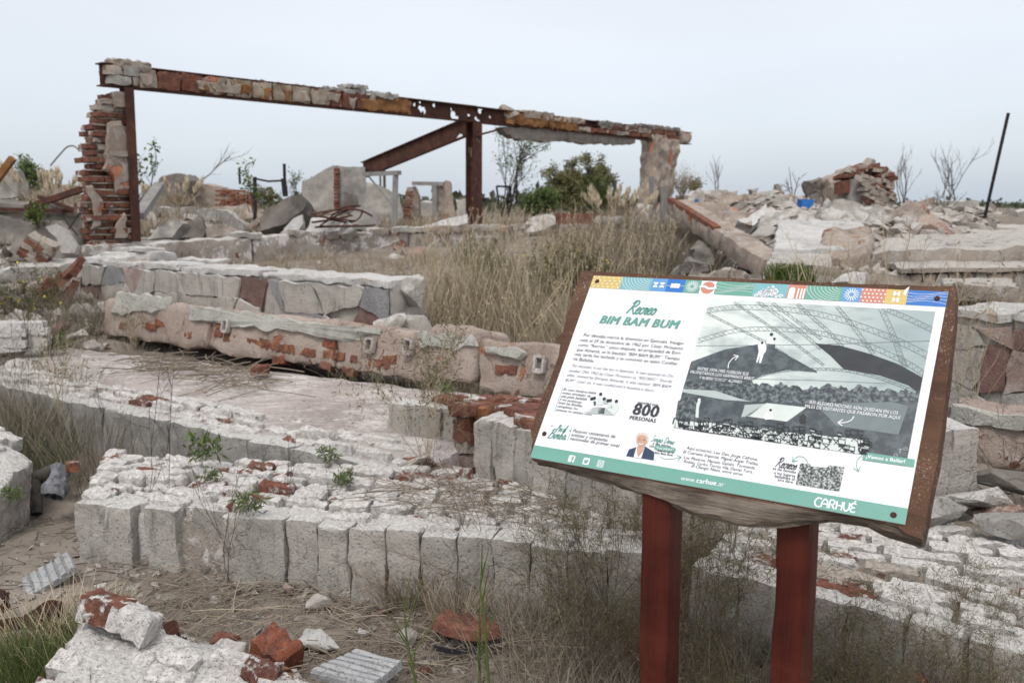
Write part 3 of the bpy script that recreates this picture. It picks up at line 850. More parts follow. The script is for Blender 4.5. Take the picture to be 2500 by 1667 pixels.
# pinkish slab behind it
FL2, FR2, BL2, BR2 = atz(-60, 925, .42), atz(985, 1150, .325), atz(92, 838, .42), atz(1400, 990, .42)
S2 = root('fallen_slab', (FL2 + FR2) / 2 * np.array([1, 1, 0]) + [0, 0, .1], 'broad pinkish fallen wall slab lying flat behind the nearest brick wall', 'slab')
_j = np.random.RandomState(3).rand(80, 40)
def ripple(P2, P, Ls):
    row = P[:, 1] / .078; ri = np.floor(row).astype(int) % 80
    fy = np.abs(row - np.floor(row) - .5) * 2
    col = P[:, 0] / .27 + ri * .37; ci = np.floor(col).astype(int) % 40
    fx = np.abs(col - np.floor(col) - .5) * 2
    wear = sm(-.25, .35, pn(P * 1.1 + 4))
    d = -(.016 * sm(.55, 1, fy) + .008 * sm(.8, 1, fx)) * (.25 + .75 * wear) + (_j[ri, ci] - .5) * .02 * wear
    top = (P[:, 2] > Ls[2] - 1e-6)
    P2 = P2.copy(); P2[:, 2] += np.where(top, d, 0)
    return P2
V, F = block(FL2, FR2, BL2, BR2, .36, cell=(.045, .019, .06), r=.025, amp=.016, freq=2.2, seed=6, relief=ripple)
add('slab_face', V, F, [MAT['slab']], S2)
inn2 = unit(np.cross(ez_, FR2 - FL2))
xs2 = [-60, 40, 130, 190, 260, 330, 420, 520, 620, 720, 830, 940, 985]
for i, (a, b) in enumerate(zip(xs2, xs2[1:])):
    def onedge2(x):
        d = ray(x, 925 + (x + 60) * .21); n = np.cross(FR2 - FL2, ez_)
        return CAM + d * (((FL2 - CAM) @ n) / (d @ n))
    A, B = onedge2(a), onedge2(b)
    for p_ in (A, B): p_[2] = FL2[2] + (FR2[2] - FL2[2]) * float((p_ - FL2)[:2] @ (FR2 - FL2)[:2] / ((FR2 - FL2)[:2] @ (FR2 - FL2)[:2])) + .006
    ex = unit(B - A)
    o_ = -inn2 * (.03 + rb.uniform(0, .03))
    V, F = block(A + ex * .001 + o_, B - ex * .001 + o_, A + inn2 * .1, B + inn2 * .1, .40, cell=.024, r=.005, amp=.012, freq=6, seed=i * 2.9 + 50)
    add('render_block', V, F, MAT['slabside'], S2)
brick_field(S2, FL2 + inn2 * .04 + ez_ * .03, FR2 + inn2 * .04 + ez_ * .03, FL2 + inn2 * .34 + ez_ * .022, FR2 + inn2 * .42 + ez_ * .022, ['chalk'] * 8 + ['chalk_red'], pitch=.085, lim=170, miss=.12, jit=.05, proud=.014)

# long fallen parapet
PL, PR = at(258, 728, 8.15), at(1372, 832, 5.4)
PL[2] = PR[2] = .79
pd = unit(PR - PL); pin = unit(np.cross(ez_, pd)); PLEN = np.linalg.norm(PR - PL)
PAR = root('fallen_parapet', (PL + PR) / 2 - ez_ * .4, 'long fallen parapet of pinkish render with orange bricks showing, lying across the pinkish slab', 'wall')
cuts = [0, 1.5, 2.9, 3.75, 4.15, 5.3]
for i, (a, b) in enumerate(zip(cuts, cuts[1:])):
    dz = [0, .0, 0, .05, -.01, -.03][i]
    A, B = PL + pd * (a + .004) + ez_ * dz, PL + pd * (b - .004) + ez_ * (dz if i < 3 else dz - .01)
    V, F = hexa([A - ez_ * .33 - pin * .07, B - ez_ * .33 - pin * .07, B - ez_ * .36 + pin * .38, A - ez_ * .36 + pin * .38, A, B, B + pin * .34 - ez_ * .07, A + pin * .34 - ez_ * .07], cell=.034, r=.035, amp=.028, freq=3.2, seed=i * 6.1 + 2, rvar=.5)
    add('parapet_piece', V, F, MAT['parapet'], PAR)
def onpar(px, py, off=.0):             # point on the leaning front face of the parapet
    n = unit(np.cross(pd, -ez_ * .33 - pin * .07)); n = n if n[1] < 0 else -n
    d = ray(px, py); p0 = PL + n * off
    return CAM + d * (((p0 - CAM) @ n) / (d @ n)), n
for i, pg in enumerate([[(285, 722), (420, 735), (416, 756), (380, 770), (340, 760), (300, 775), (272, 762)], [(452, 752), (560, 765), (700, 785), (830, 806), (932, 808), (926, 822), (890, 826), (880, 832), (760, 820), (690, 808), (620, 802), (560, 795), (500, 785), (458, 780)], [(1010, 812), (1060, 820), (1160, 826), (1168, 850), (1120, 855), (1080, 848), (1030, 855)], [(1180, 850), (1260, 850), (1290, 868), (1270, 880), (1220, 868), (1190, 866)]]):
    n_ = onpar(800, 800)[1]
    V, F = plate([onpar(x, y - (8 if k_ < len(pg) // 2 else 0), .004)[0] for k_, (x, y) in enumerate(pg)], n_, .024, .03, .009, i * 3.1)
    add('render_lip', V, F, MAT['lip'], PAR)
nface = onpar(800, 800)[1]; nup = np.cross(nface, pd); nup = nup if nup[2] > 0 else -nup
bxs = [(545, 815), (572, 826), (598, 831), (624, 836), (650, 842), (676, 846), (702, 852), (718, 852), (742, 858), (768, 862), (812, 866), (838, 872), (885, 880), (905, 885), (925, 893), (950, 892), (815, 842), (690, 880), (655, 838), (380, 800), (405, 792), (312, 798), (470, 818), (550, 795), (805, 895), (860, 908), (960, 880), (1245, 905)]
for i, (x, y) in enumerate(bxs):
    p, _n = onpar(x, y, -.046)
    lay(PAR, p, pd, nup, 'orange' if i % 3 else 'redbrick', .1 + .07 * rb.random(), .1, .06, True, .05)
for x, y in [(552, 795), (903, 842), (998, 845), (1318, 888)]:       # pink sockets cast into the face
    p, _n = onpar(x, y, .03)
    q_ = []
    for sx, sz, lx_, lz_ in ((-.03, 0, .022, .11), (.03, 0, .022, .11), (0, -.045, .07, .03), (0, .042, .07, .022)):
        q_.append(hexa(box8(pd, -nface, nup, p + pd * sx + nup * (sz - lz_ / 2), (lx_, .045, lz_)), cell=.02, r=.012, amp=.004, freq=12, seed=x))
    V, F = join(q_); so_ = add('socket', V, F, MAT['slab'], PAR)
    V, F = hexa(box8(pd, -nface, nup, p - nup * .03 - nface * .02, (.04, .02, .06)), cell=.03, r=.004, amp=.003, freq=12, seed=x)
    add('socket_insert', V, F, MAT['conc_dark'], so_)
for i, (x, y, s_) in enumerate([(185, 770, .30), (235, 785, .26), (262, 775, .22), (940, 795, .24), (255, 745, .25), (215, 825, .16), (1000, 810, .2)]):
    p = at(x, y, 8.7 if x < 400 else 6.9); V, F = chunk(60 + i, s_, s_ * .8, s_ * .8, amp=.03)
    add('broken_corner', V + p - [0, 0, s_ * .4], F, MAT['lip' if i % 2 else 'conc_light'], PAR)

a_, b_ = at(2326, 990, 4.5), at(2600, 1034, 4.15)     # the parapet's broken right end beyond the sign
V, F = hexa([a_ - ez_ * .27 - pin * .05, b_ - ez_ * .27 - pin * .05, b_ - ez_ * .3 + pin * .3, a_ - ez_ * .3 + pin * .3, a_, b_, b_ + pin * .3, a_ + pin * .3], cell=.03, r=.035, amp=.022, freq=4, seed=77)
add('parapet_piece', V, F, MAT['parapet'], PAR)
nn_ = unit(np.cross(b_ - a_, ez_)); nn_ = nn_ if nn_[1] < 0 else -nn_
V, F = plate([a_ + (b_ - a_) * u + ez_ * z + nn_ * .012 for u, z in [(0, .01), (.3, .01), (.6, .01), (1, .01), (1, -.06), (.7, -.05), (.5, -.075), (.35, -.06), (.2, -.1), (0, -.08)]], nn_, .025, .03, .009, 9)
add('render_lip', V, F, MAT['lip'], PAR)

# low rendered wall behind the parapet
A, B = at(205, 641, 9.3), at(955, 686, 6.55)
A[2] = B[2] = 1.04; d4 = unit(B - A); i4 = unit(np.cross(ez_, d4))
W4 = root('low_wall', (A + B) / 2 - ez_ * .6, 'low standing wall of cracked grey render with dark red patches behind the long parapet', 'wall')
L4 = np.linalg.norm(B - A)
for i, (a, b) in enumerate([(0, 1.75), (1.75, 2.9), (2.9, L4)]):
    V, F = block(A + d4 * (a + .003), A + d4 * (b - .003), A + d4 * (a + .003) + i4 * .34, A + d4 * (b - .003) + i4 * .34, .66, cell=.035, r=.012, amp=.012, freq=5, seed=i * 8.8)
    add('wall_section', V, F, MAT['front'], W4)
    V, F = block(A + d4 * (a + .003) + ez_ * .02 - i4 * .006, A + d4 * (b - .003) + ez_ * .03 - i4 * .025, A + d4 * (a + .003) + i4 * .35 + ez_ * .03, A + d4 * (b - .003) + i4 * .35 + ez_ * .03, .05, cell=.03, r=.005, amp=.016, freq=6, seed=i * 3.8)
    add('render_cap', V, F, MAT['white'], W4)
for k, (u, v, s_, z) in enumerate([(.02, -.05, .3, -.34), (.12, .12, .34, -.42), (.2, -.1, .24, -.48), (.05, .2, .3, -.16), (.3, .05, .2, -.5)]):
    V, F = chunk(350 + k, 1.1, .9, 1.0, amp=.04); add('broken_corner', V * s_ + B + d4 * u + i4 * v + ez_ * z, F, MAT['conc_light' if k % 2 else 'front'], W4)
for i, (x0, x1, y, h_, dep) in enumerate([(240, 365, 607, .11, .3), (205, 310, 632, .06, .34), (270, 350, 598, .05, .25), (420, 520, 625, .035, .2)]):
    p0, p1 = at(x0, y, 9.2), at(x1, y + 3, 8.9)
    p0[2] = p1[2] = 1.04 + h_ + (.1 if i == 2 else .0)
    V, F = block(p0, p1, p0 + i4 * dep, p1 + i4 * dep, h_, cell=.05, r=.03, amp=.02, freq=6, seed=i + 40)
    add('cap_stone', V, F, MAT['white'], W4)

def sheeting(parent, TL, TR, BL_, BR_, nrm, nx, ny, miss, mats, seed, th=.016):
    q_ = random.Random(seed); TL, TR, BL_, BR_ = [np.asarray(p, float) for p in (TL, TR, BL_, BR_)]
    g = {}
    for i in range(nx + 1):
        for j in range(ny + 1):
            u = (i + (q_.uniform(-.38, .38) if 0 < i < nx else 0)) / nx; v = (j + (q_.uniform(-.38, .38) if 0 < j < ny else 0)) / ny
            g[i, j] = (TL * (1 - u) + TR * u) * (1 - v) + (BL_ * (1 - u) + BR_ * u) * v
    for i in range(nx):
        for j in range(ny):
            bare = q_.random() < miss
            c = [g[i, j], g[i + 1, j], g[i + 1, j + 1], g[i, j + 1]]
            if q_.random() < .18: c.pop(q_.randrange(4))
            m = np.mean(c, 0); k = q_.choice([.998, .99, .995, .97])
            V, F = plate([m + (p - m) * k for p in c], nrm, .004 if bare else th * q_.uniform(.6, 1.3), .022, .007, seed + i * 7.1 + j * 3.3, inset=.03)
            add('render_sheet', V + nrm * .006, F, MAT['redcore' if bare else q_.choice(mats)], parent)
n4 = -i4
sheeting(W4, A + n4 * .012 - ez_ * .03, A + d4 * L4 + n4 * .012 - ez_ * .03, A + n4 * .02 - ez_ * .62, A + d4 * L4 + n4 * .02 - ez_ * .62, n4, 12, 3, .22, ['front', 'front', 'front', 'bluish', 'pinkr', 'slabside', 'front'], 11)
# middle block with vertical render strips, half behind the sign
wbp = [at(1162, 1007, 4.32), at(1560, 1150, 3.56), at(2392, 1040, 3.72)]
wbp[0][2], wbp[1][2], wbp[2][2] = .60, .62, .69
WB = root('wall_fragment', (wbp[0] + wbp[2]) / 2 - ez_ * .36, 'thick wall fragment of vertical grey render strips with red brick top, running behind the sign', 'wall')
i = 0
for A, B in zip(wbp, wbp[1:]):
    dB = unit(B - A); iB = unit(np.cross(ez_, dB)); LB = np.linalg.norm(B - A); s = 0
    while s < LB - .02:
        l = rb.uniform(.09, .15); l = min(l, LB - s)
        if LB - s - l < .06: l = LB - s
        f0, f1 = A + dB * (s + .0015), A + dB * (s + l - .0015); o_ = -iB * rb.uniform(0, .018)
        V, F = block(f0 + o_, f1 + o_, f0 + iB * .3, f1 + iB * .3, rb.uniform(.32, .345) + (.05 if i > 8 else 0), cell=.017, r=.004, amp=.011, freq=7, seed=i * 3.3 + 11, chip=.03, chipf=7, rvar=.9)
        add('render_strip', V, F, MAT['front'], WB)
        s += l; i += 1
A, B = wbp[0], wbp[1]; dB = unit(B - A); iB = unit(np.cross(ez_, dB)); LB = np.linalg.norm(B - A)
for k in range(26):
    s = rb.uniform(.0, LB - .2); lay(WB, A + dB * (s + .1) + iB * rb.uniform(.05, .28) + ez_ * .01, dB, ez_, rb.choice(['redbrick', 'mixbrick', 'orange', 'greybrick']), .2, .1, .06, True, .07)
A2, B2 = at(945, 980, 5.0), at(1128, 985, 4.75); A2[2] = B2[2] = .535; iB2 = unit(np.cross(ez_, B2 - A2))
for k, (t0, t1) in enumerate([(0, .38), (.382, .73), (.735, .99)]):
    V, F = block(A2 + (B2 - A2) * t0, A2 + (B2 - A2) * t1, A2 + (B2 - A2) * t0 + iB2 * .1, A2 + (B2 - A2) * t1 + iB2 * .1, .38, cell=.02, r=.004, amp=.012, freq=6, seed=k + 70)
    add('render_strip', V, F, MAT['front'], WB)
for k in range(6):                                        # red core where a strip has gone
    lay(WB, at(1146, 1000 + k * 30, 4.66), dB, ez_, ['pinkr', 'mixbrick', 'redbrick', 'tan'][k % 4], .13, .12, .07, True, .12)
for k, x in enumerate(range(1140, 1330, 40)):
    p = at(x, 1000 + (x - 1140) * .03, 4.62); lay(WB, p, dB, ez_, ['redbrick', 'orange', 'mixbrick'][k % 3], .16, .12, .06, True, .06)

for k, x in enumerate(range(1100, 1330, 44)):
    lay(WB, at(x, 980 + (x - 1100) * .03, 4.95), dB, ez_, ['redbrick', 'chalk_red', 'redbrick'][k % 3], .2, .12, .06, True, .05)

# right bottom slab of white and red bricks
z3 = .30
c = [atz(1690, 1375, z3), atz(2530, 1592, .27), atz(1830, 1240, z3 + .06), atz(2620, 1300, z3 + .04)]
S3 = root('fallen_slab', (c[0] + c[1]) / 2 * np.array([1, 1, 0]), 'slab of tumbled red and white bricks at lower right behind the sign posts', 'slab')
V, F = block(c[0] - ez_ * .05, c[1] - ez_ * .05, c[2] - ez_ * .05, c[3] - ez_ * .05, .32, cell=.05, r=.03, amp=.02, freq=5, seed=9)
add('mortar_bed', V, F, MAT['tan'], S3)
i3 = unit(np.cross(ez_, c[1] - c[0]))
for k in range(6):
    a, b = c[0] + (c[1] - c[0]) * k / 6, c[0] + (c[1] - c[0]) * (k + 1) / 6; ex = unit(b - a)
    V, F = block(a + ex * .004 - i3 * .02, b - ex * .004 - i3 * .02, a + i3 * .1, b + i3 * .1, .34, cell=.02, r=.005, amp=.012, freq=6, seed=k + 90)
    add('render_block', V, F, MAT['front'], S3)
brick_field(S3, c[0] + i3 * .06, c[1] + i3 * .06, c[2], c[3], ['chalk', 'chalk_red', 'chalk', 'greybrick', 'chalk', 'chalk'], pitch=.08, jit=.05, proud=.013, miss=.05)

# right wall piece with brick patches
A, B = at(2325, 775, 5.75), at(2640, 790, 5.2); A[2] = B[2] = .93
dR = unit(B - A); iR = unit(np.cross(ez_, dR))
WR = root('low_wall', (A + B) / 2 - ez_ * .6, 'pale topped wall piece with bared orange patches at the right edge beside the sign board', 'wall')
for k in range(2):
    a, b = A + (B - A) * k / 2, A + (B - A) * (k + 1) / 2
    V, F = block(a + dR * .003, b - dR * .003, a + iR * .55, b + iR * .5, .62, cell=.03, r=.025, amp=.014, freq=3, seed=k + 23)
    add('wall_section', V, F, MAT['front'], WR)
    V, F = block(a + dR * .003 + ez_ * .03 - iR * .03, b - dR * .003 + ez_ * .03 - iR * .03, a + iR * .55 + ez_ * .04, b + iR * .5 + ez_ * .04, .05, cell=.03, r=.005, amp=.016, freq=6, seed=k * 3.8 + 2)
    add('render_cap', V, F, MAT['white'], WR)

sheeting(WR, A - iR * .015 - ez_ * .06, B - iR * .015 - ez_ * .06, A - iR * .015 - ez_ * .6, B - iR * .015 - ez_ * .6, -iR, 4, 3, .15, ['front', 'conc', 'front', 'pinkr', 'slabside'], 9)

# left edge: tilted block and ledge
A, B = at(-230, 1060, 4.45), at(-8, 1185, 4.25)
V, F = hexa([A + [.0, -.35, -.62], B + [.02, -.22, -.34], B + [-.02, .3, -.3], A + [0, .3, -.6], A + [-.05, -.1, 0], B + [.02, -.02, 0], B + [.0, .35, .02], A + [0, .45, .05]], cell=.024, r=.012, amp=.02, freq=5, seed=4, chip=.05)
LBk = root('wall_fragment', (A + B) / 2 - ez_ * .4, 'tilted chunk of whitewashed wall leaning at the left edge beside the charred log', 'wall')
add('render_face', V, F, MAT['front'], LBk)
ex = unit(B - A); up_ = unit(np.cross(ex, unit(np.array([.05, 1, .08]))))
for r_ in range(6):
    for k in range(3):
        p = A + ex * (.02 + .12 * k + .05 * (r_ % 2)) + np.array([.02, .0 + r_ * .078, .012])
        lay(LBk, p + ex * .06, ex, up_, 'chalk', .125, .074, .07, True, .06)
A, B = at(-30, 668, 9.0), at(225, 644, 9.6); A[2], B[2] = .98, 1.02
V, F = block(A, B, A + [0.1, .9, .06], B + [.1, .6, .04], .16, cell=.05, r=.035, amp=.03, freq=4, seed=14)
LD = root('stone_ledge', (A + B) / 2 - ez_ * .4, 'white topped ledge at the left edge sloping up to the low wall', 'wall')
add('ledge_slab', V, F, MAT['conc_light'], LD)
V, F = block(A + [.25, .1, -.16], B + [-.0, -.25, -.12], A + [.2, .8, -.16], B + [0, .5, -.12], .42, cell=.05, r=.05, amp=.04, freq=4, seed=15)
add('ledge_core', V, F, MAT['tan'], LD)
for x, y, m_ in [(178, 660, 'redbrick'), (160, 680, 'mixbrick'), (140, 690, 'redbrick'), (130, 705, 'mixbrick'), (175, 710, 'redbrick'), (190, 650, 'mixbrick'), (110, 700, 'mixbrick'), (155, 725, 'redbrick')]:
    lay(LD, at(x, y, 8.85), unit([.6, .1, .75]), unit([-.6, -.3, .6]), m_, .2, .12, .07, False, .15)
ST = root('brick_stack', at(30, 845, 7.1), 'short stack of whitewashed bricks at the left edge behind the weeds', 'brick stack')
for r_ in range(5):
    for k in range(4): lay(ST, at(-50 + 36 * k + 10 * (r_ % 2), 850 - 13 * r_, 7.1) + [0, .1 * (k % 2), 0], [1, .2, 0], ez_, 'chalk', .22, .14, .06, False, .04)

# ------------------------------------------------------------------ silhouettes traced on an upright or leaning plane, with real depth
def solid(pxs, Y, th, mat, yaw=0.0, tilt=0.0, cell=.1, amp=.03, freq=4, seed=0.0, cx=None):
    pxs = [np.array(p, float) for p in pxs]
    m = np.mean(pxs, 0) if cx is None else np.array(cx, float)
    p0 = at(m[0], m[1], Y)
    n = rotz(yaw) @ np.array([0, -math.cos(tilt), math.sin(tilt)])
    pts = []
    for p in pxs:
        d = ray(*p); pts.append(CAM + d * (((p0 - CAM) @ n) / (d @ n)))
    bm = bmesh.new()
    vs = [bm.verts.new(p) for p in pts]
    f = bm.faces.new(vs); f.normal_update()
    if f.normal @ Vector(n) < 0: f.normal_flip()
    r = bmesh.ops.extrude_face_region(bm, geom=[f])
    c0 = np.mean(pts, 0)
    for v in r['geom']:
        if isinstance(v, bmesh.types.BMVert):
            q_ = np.array(v.co) + (c0 - np.array(v.co)) * .0
            v.co = Vector(q_)
    for v in vs: v.co = Vector(np.array(v.co) - n * th)
    bmesh.ops.recalc_face_normals(bm, faces=bm.faces)
    bmesh.ops.triangulate(bm, faces=bm.faces)
    for _ in range(4):
        es = [e for e in bm.edges if e.calc_length() > cell]
        if not es or len(bm.faces) > 6000: break
        bmesh.ops.subdivide_edges(bm, edges=es, cuts=1)
        bmesh.ops.triangulate(bm, faces=bm.faces)
    bm.verts.index_update()
    V = np.array([v.co[:] for v in bm.verts]); F = np.array([[v.index for v in f.verts] for f in bm.faces])
    bm.free()
    V = V + amp * vn(V * freq, seed) + amp * .5 * vn(V * freq * 2.6, seed + 7)
    return V, F
def T(name, VF, mat, label, cat, group=None, smooth=True, sharp=40, kind=None):
    o = add(name, VF[0], VF[1], MAT[mat], None, smooth, sharp)
    return tag(o, label, cat, group, kind)
# ------------------------------------------------------------------ behind the frame
VF = solid([(738, 445), (811, 404), (822, 404), (822, 520), (735, 530)], 17.4, .22, 'white', yaw=-.5, seed=1)
ST1 = root('wall_stub', at(820, 540, 17.4), 'pale sloping wall stub with a brick edged pillar under the end of the steel brace', 'wall')
add('sloping_wall', VF[0], VF[1], MAT['conc_light'], ST1, True, 40)
VF = solid([(826, 408), (892, 408), (893, 520), (826, 525)], 17.0, .4, 'conc', yaw=.25, amp=.02, seed=2); add('pillar', VF[0], VF[1], MAT['conc'], ST1, True, 40)
VF = solid([(842, 470), (872, 474), (880, 520), (836, 520)], 16.75, .12, 'conc', yaw=.25, amp=.02, seed=3); add('render_panel', VF[0], VF[1], MAT['conc_dark'], ST1, True, 40)
for k in range(12): lay(ST1, at(822, 414 + k * 8.6, 16.95), [1, .2, 0], ez_, 'redbrick' if k % 3 else 'orange', .1, .16, .05, False, .08)
T('wall_panel', solid([(880, 440), (935, 455), (975, 480), (985, 545), (880, 540)], 21, .2, 'conc', yaw=.1, seed=5), 'conc_light', 'pale concrete panel sloping down behind the grey pole frame', 'wall')
def polething(name, bars, mat, label, cat):
    V, F = join([bar(at(*a), at(*b), w_, w_) for a, b, w_ in bars])
    return T(name, (V, F), mat, label, cat, smooth=False)
polething('pole_frame', [((966, 425, 15.6), (962, 556, 15.6), .085), ((888, 426, 16.2), (976, 422, 15.5), .07), ((895, 425, 16.2), (962, 505, 15.7), .02)], 'grey_wood', 'grey post with a crossbar standing just right of the concrete stub', 'post')
polething('bar_stand', [((622, 432, 15), (623, 565, 15), .05), ((694, 400, 15), (696, 478, 15), .04), ((620, 436, 15), (655, 443, 15), .03), ((655, 443, 15), (695, 441, 15), .03), ((692, 436, 15), (697, 480, 15), .07)], 'black', 'thin black steel frame standing in the rubble left of the concrete stub', 'frame')
polething('thin_post', [((584, 410, 24), (586, 450, 24), .05)], 'black', 'short thin dark post left of the black steel frame', 'post')
DW = root('doorway_ruin', at(1050, 545, 23), 'ruined doorway with a timber lintel and a red stepped brick jamb far behind the frame', 'ruin')
VF = solid([(993, 458), (1014, 455), (1022, 480), (1025, 548), (985, 548), (990, 500)], 23, .4, 'tan', seed=6); add('jamb', VF[0], VF[1], MAT['tan'], DW, True, 40)
for k in range(11):
    for j in range(1 + (k > 4) + (k > 7)): lay(DW, at(1000 - j * 16 - k * .8, 470 + k * 7, 22.7), [1, .1, 0], ez_, ['redbrick', 'orange', 'mixbrick'][(k + j) % 3], .2, .2, .055, False, .08)
VF = solid([(1062, 445), (1080, 446), (1090, 440), (1098, 445), (1106, 500), (1112, 545), (1062, 545)], 23, .4, 'tan', seed=7); add('jamb', VF[0], VF[1], MAT['tan'], DW, True, 40)
V, F = bar(at(1006, 448, 22.9), at(1082, 449, 22.9), .09, .09); add('lintel', V, F, MAT['grey_wood'], DW, False)
V, F = bar(at(1060, 450, 22.9), at(1062, 530, 22.9), .12, .12); add('door_post', V, F, MAT['grey_wood'], DW, False)
polething('utility_pole', [((938, 415, 60), (940, 500, 60), .16), ((928, 420, 60), (948, 420, 60), .08)], 'bark', 'distant utility pole just right of the concrete stub', 'pole')
polething('utility_pole', [((928, 418, 75), (930, 500, 75), .14), ((920, 424, 75), (936, 424, 75), .08)], 'bark', 'farther thinner utility pole beside the distant pole', 'pole')
polething('utility_pole', [((1502, 440, 60), (1502, 500, 60), .16), ((1490, 442, 60), (1514, 441, 60), .08)], 'bark', 'distant utility pole with crossarm rising behind the green shrub', 'pole')
TR = root('lattice_frame', at(1215, 530, 19), 'dark steel tripod frame standing beside the spindly sapling', 'frame')
V, F = join([bar(at(*a), at(*b), .04, .04) for a, b in [((1212, 455, 19), (1222, 520, 19)), ((1245, 455, 19), (1250, 505, 19)), ((1212, 455, 19), (1246, 456, 19)), ((1246, 456, 19), (1238, 505, 19)), ((1228, 492, 19), (1250, 494, 19)), ((1262, 440, 19), (1260, 500, 19))]])
add('frame_bars', V, F, MAT['black'], TR, False)

for (px, Y, th, mat, yaw, tilt, lab, nm, cat) in [
    ([(635, 535), (655, 505), (690, 488), (735, 478), (748, 490), (742, 515), (700, 545), (660, 560), (636, 562)], 13.2, .5, 'conc_dark', -.1, .3, 'brown tilted concrete slab piece leaning in the rubble below the black frame', 'broken_slab', 'slab'),
    ([(690, 560), (715, 535), (738, 528), (742, 545), (722, 568)], 12.8, .2, 'white', .1, .6, 'small white slab piece in front of the brown tilted slab', 'broken_slab', 'slab'),
    ([(740, 565), (762, 532), (800, 520), (835, 530), (870, 560), (850, 572)], 12.9, .4, 'white', .1, .5, 'white flaky slab with rust stains beside the twisted reinforcing bars', 'broken_slab', 'slab'),
    ([(855, 520), (890, 498), (925, 520), (925, 555), (905, 563), (855, 560)], 14.2, .6, 'conc_light', .2, .2, 'square pale concrete block behind the twisted reinforcing bars', 'concrete_block', 'block'),
    ([(362, 582), (395, 545), (430, 530), (450, 540), (420, 582)], 12.2, .3, 'conc_light', -.2, .5, 'grey wedge of wall leaning by the foot of the left steel post', 'broken_slab', 'slab'),
    ([(440, 582), (462, 540), (490, 528), (505, 560), (500, 585)], 12.3, .3, 'conc_dark', .2, .4, 'dark jagged rubble piece next to the grey wedge of wall', 'broken_slab', 'slab'),
    ([(505, 560), (520, 545), (560, 553), (590, 568), (590, 582), (505, 582)], 12.2, .3, 'tan', .1, .4, 'brown broken fragment with an orange edge on the low base wall', 'broken_slab', 'slab'),
    ([(340, 510), (420, 505), (560, 515), (600, 560), (590, 590), (340, 590)], 14, .4, 'slabside', .05, .1, 'wide whitish low wall remnant behind the left steel post', 'wall_remnant', 'wall'),
    ([(345, 455), (380, 450), (395, 430), (440, 425), (455, 440), (450, 465), (430, 520), (345, 520)], 20, 1.0, 'conc_dark', 0, 0, 'dark broken hut remains with a flat slab on top behind the left post', 'hut_remains', 'ruin'),
    ([(440, 470), (450, 455), (500, 450), (540, 458), (550, 520), (440, 520)], 21, .5, 'tan', 0, 0, 'brown ruined wall left of the orange brick wall', 'ruined_wall', 'wall'),
    ([(480, 520), (520, 505), (600, 500), (640, 520), (640, 560), (480, 560)], 16, .8, 'tan', 0, .5, 'low tan bank of broken render behind the black steel frame', 'rubble_bank', 'rubble'),
    ([(1258, 562), (1300, 530), (1350, 522), (1365, 545), (1300, 566)], 16, .3, 'conc_light', .1, .8, 'pale slanting slab between the middle post and the dark shrub', 'broken_slab', 'slab'),
    ([(1020, 560), (1060, 542), (1105, 530), (1140, 522), (1140, 545), (1080, 556), (1040, 566)], 14.6, .3, 'white', .1, .7, 'long flaky pale slab lying left of the middle steel post', 'broken_slab', 'slab'),
    ([(1440, 545), (1455, 528), (1480, 525), (1485, 548)], 17, .4, 'conc_light', 0, .4, 'pale angular lump left of the squat grey lump near the right pillar', 'rubble_chunk', 'rubble'),
    ([(1478, 530), (1500, 526), (1520, 530), (1518, 548), (1480, 550)], 16.5, .4, 'conc', 0, .1, 'squat grey lump below the pampas plumes near the right pillar', 'rubble_chunk', 'rubble'),
    ]:
    T(nm, solid(px, Y, th, mat, yaw, tilt, seed=px[0][0] * .13, amp=.04), mat, lab, cat)
OW = root('ruined_wall', at(570, 520, 20), 'ruined wall of bright orange bricks behind the tilted brown slab', 'wall')
VF = solid([(545, 470), (560, 462), (610, 468), (625, 480), (622, 515), (545, 520)], 20.3, .3, 'tan', seed=8); add('wall_core', VF[0], VF[1], MAT['tan'], OW, True, 40)
for r_ in range(9):
    for k in range(4):
        if rb.random() < .9: lay(OW, at(538 + k * 24 + 10 * (r_ % 2), 512 - r_ * 5.7, 20.1), [1, 0, 0], ez_, 'orange', .19, .12, .042, False, .05)
RB = root('brick_clump', at(1405, 548, 16), 'clump of red bricks on edge between the dark shrub and the middle post', 'bricks')
for k in range(8): lay(RB, at(1362 + k * 12, 534, 15.9), [0, 0, 1], [0, -1, .1], ['redbrick', 'orange'][k == 6], .19, .085, .12, False, .06)
def chunkmesh(seed, mat, sx, sy, sz):
    k = ('c', seed % 14, mat)
    if k not in _bk:
        V, F = chunk(100 + seed % 14, 1, .8, .62, cuts=1, amp=.03); _bk[k] = mesh('rubble_chunk', V, F, MAT[mat], True, 22)
    return _bk[k]
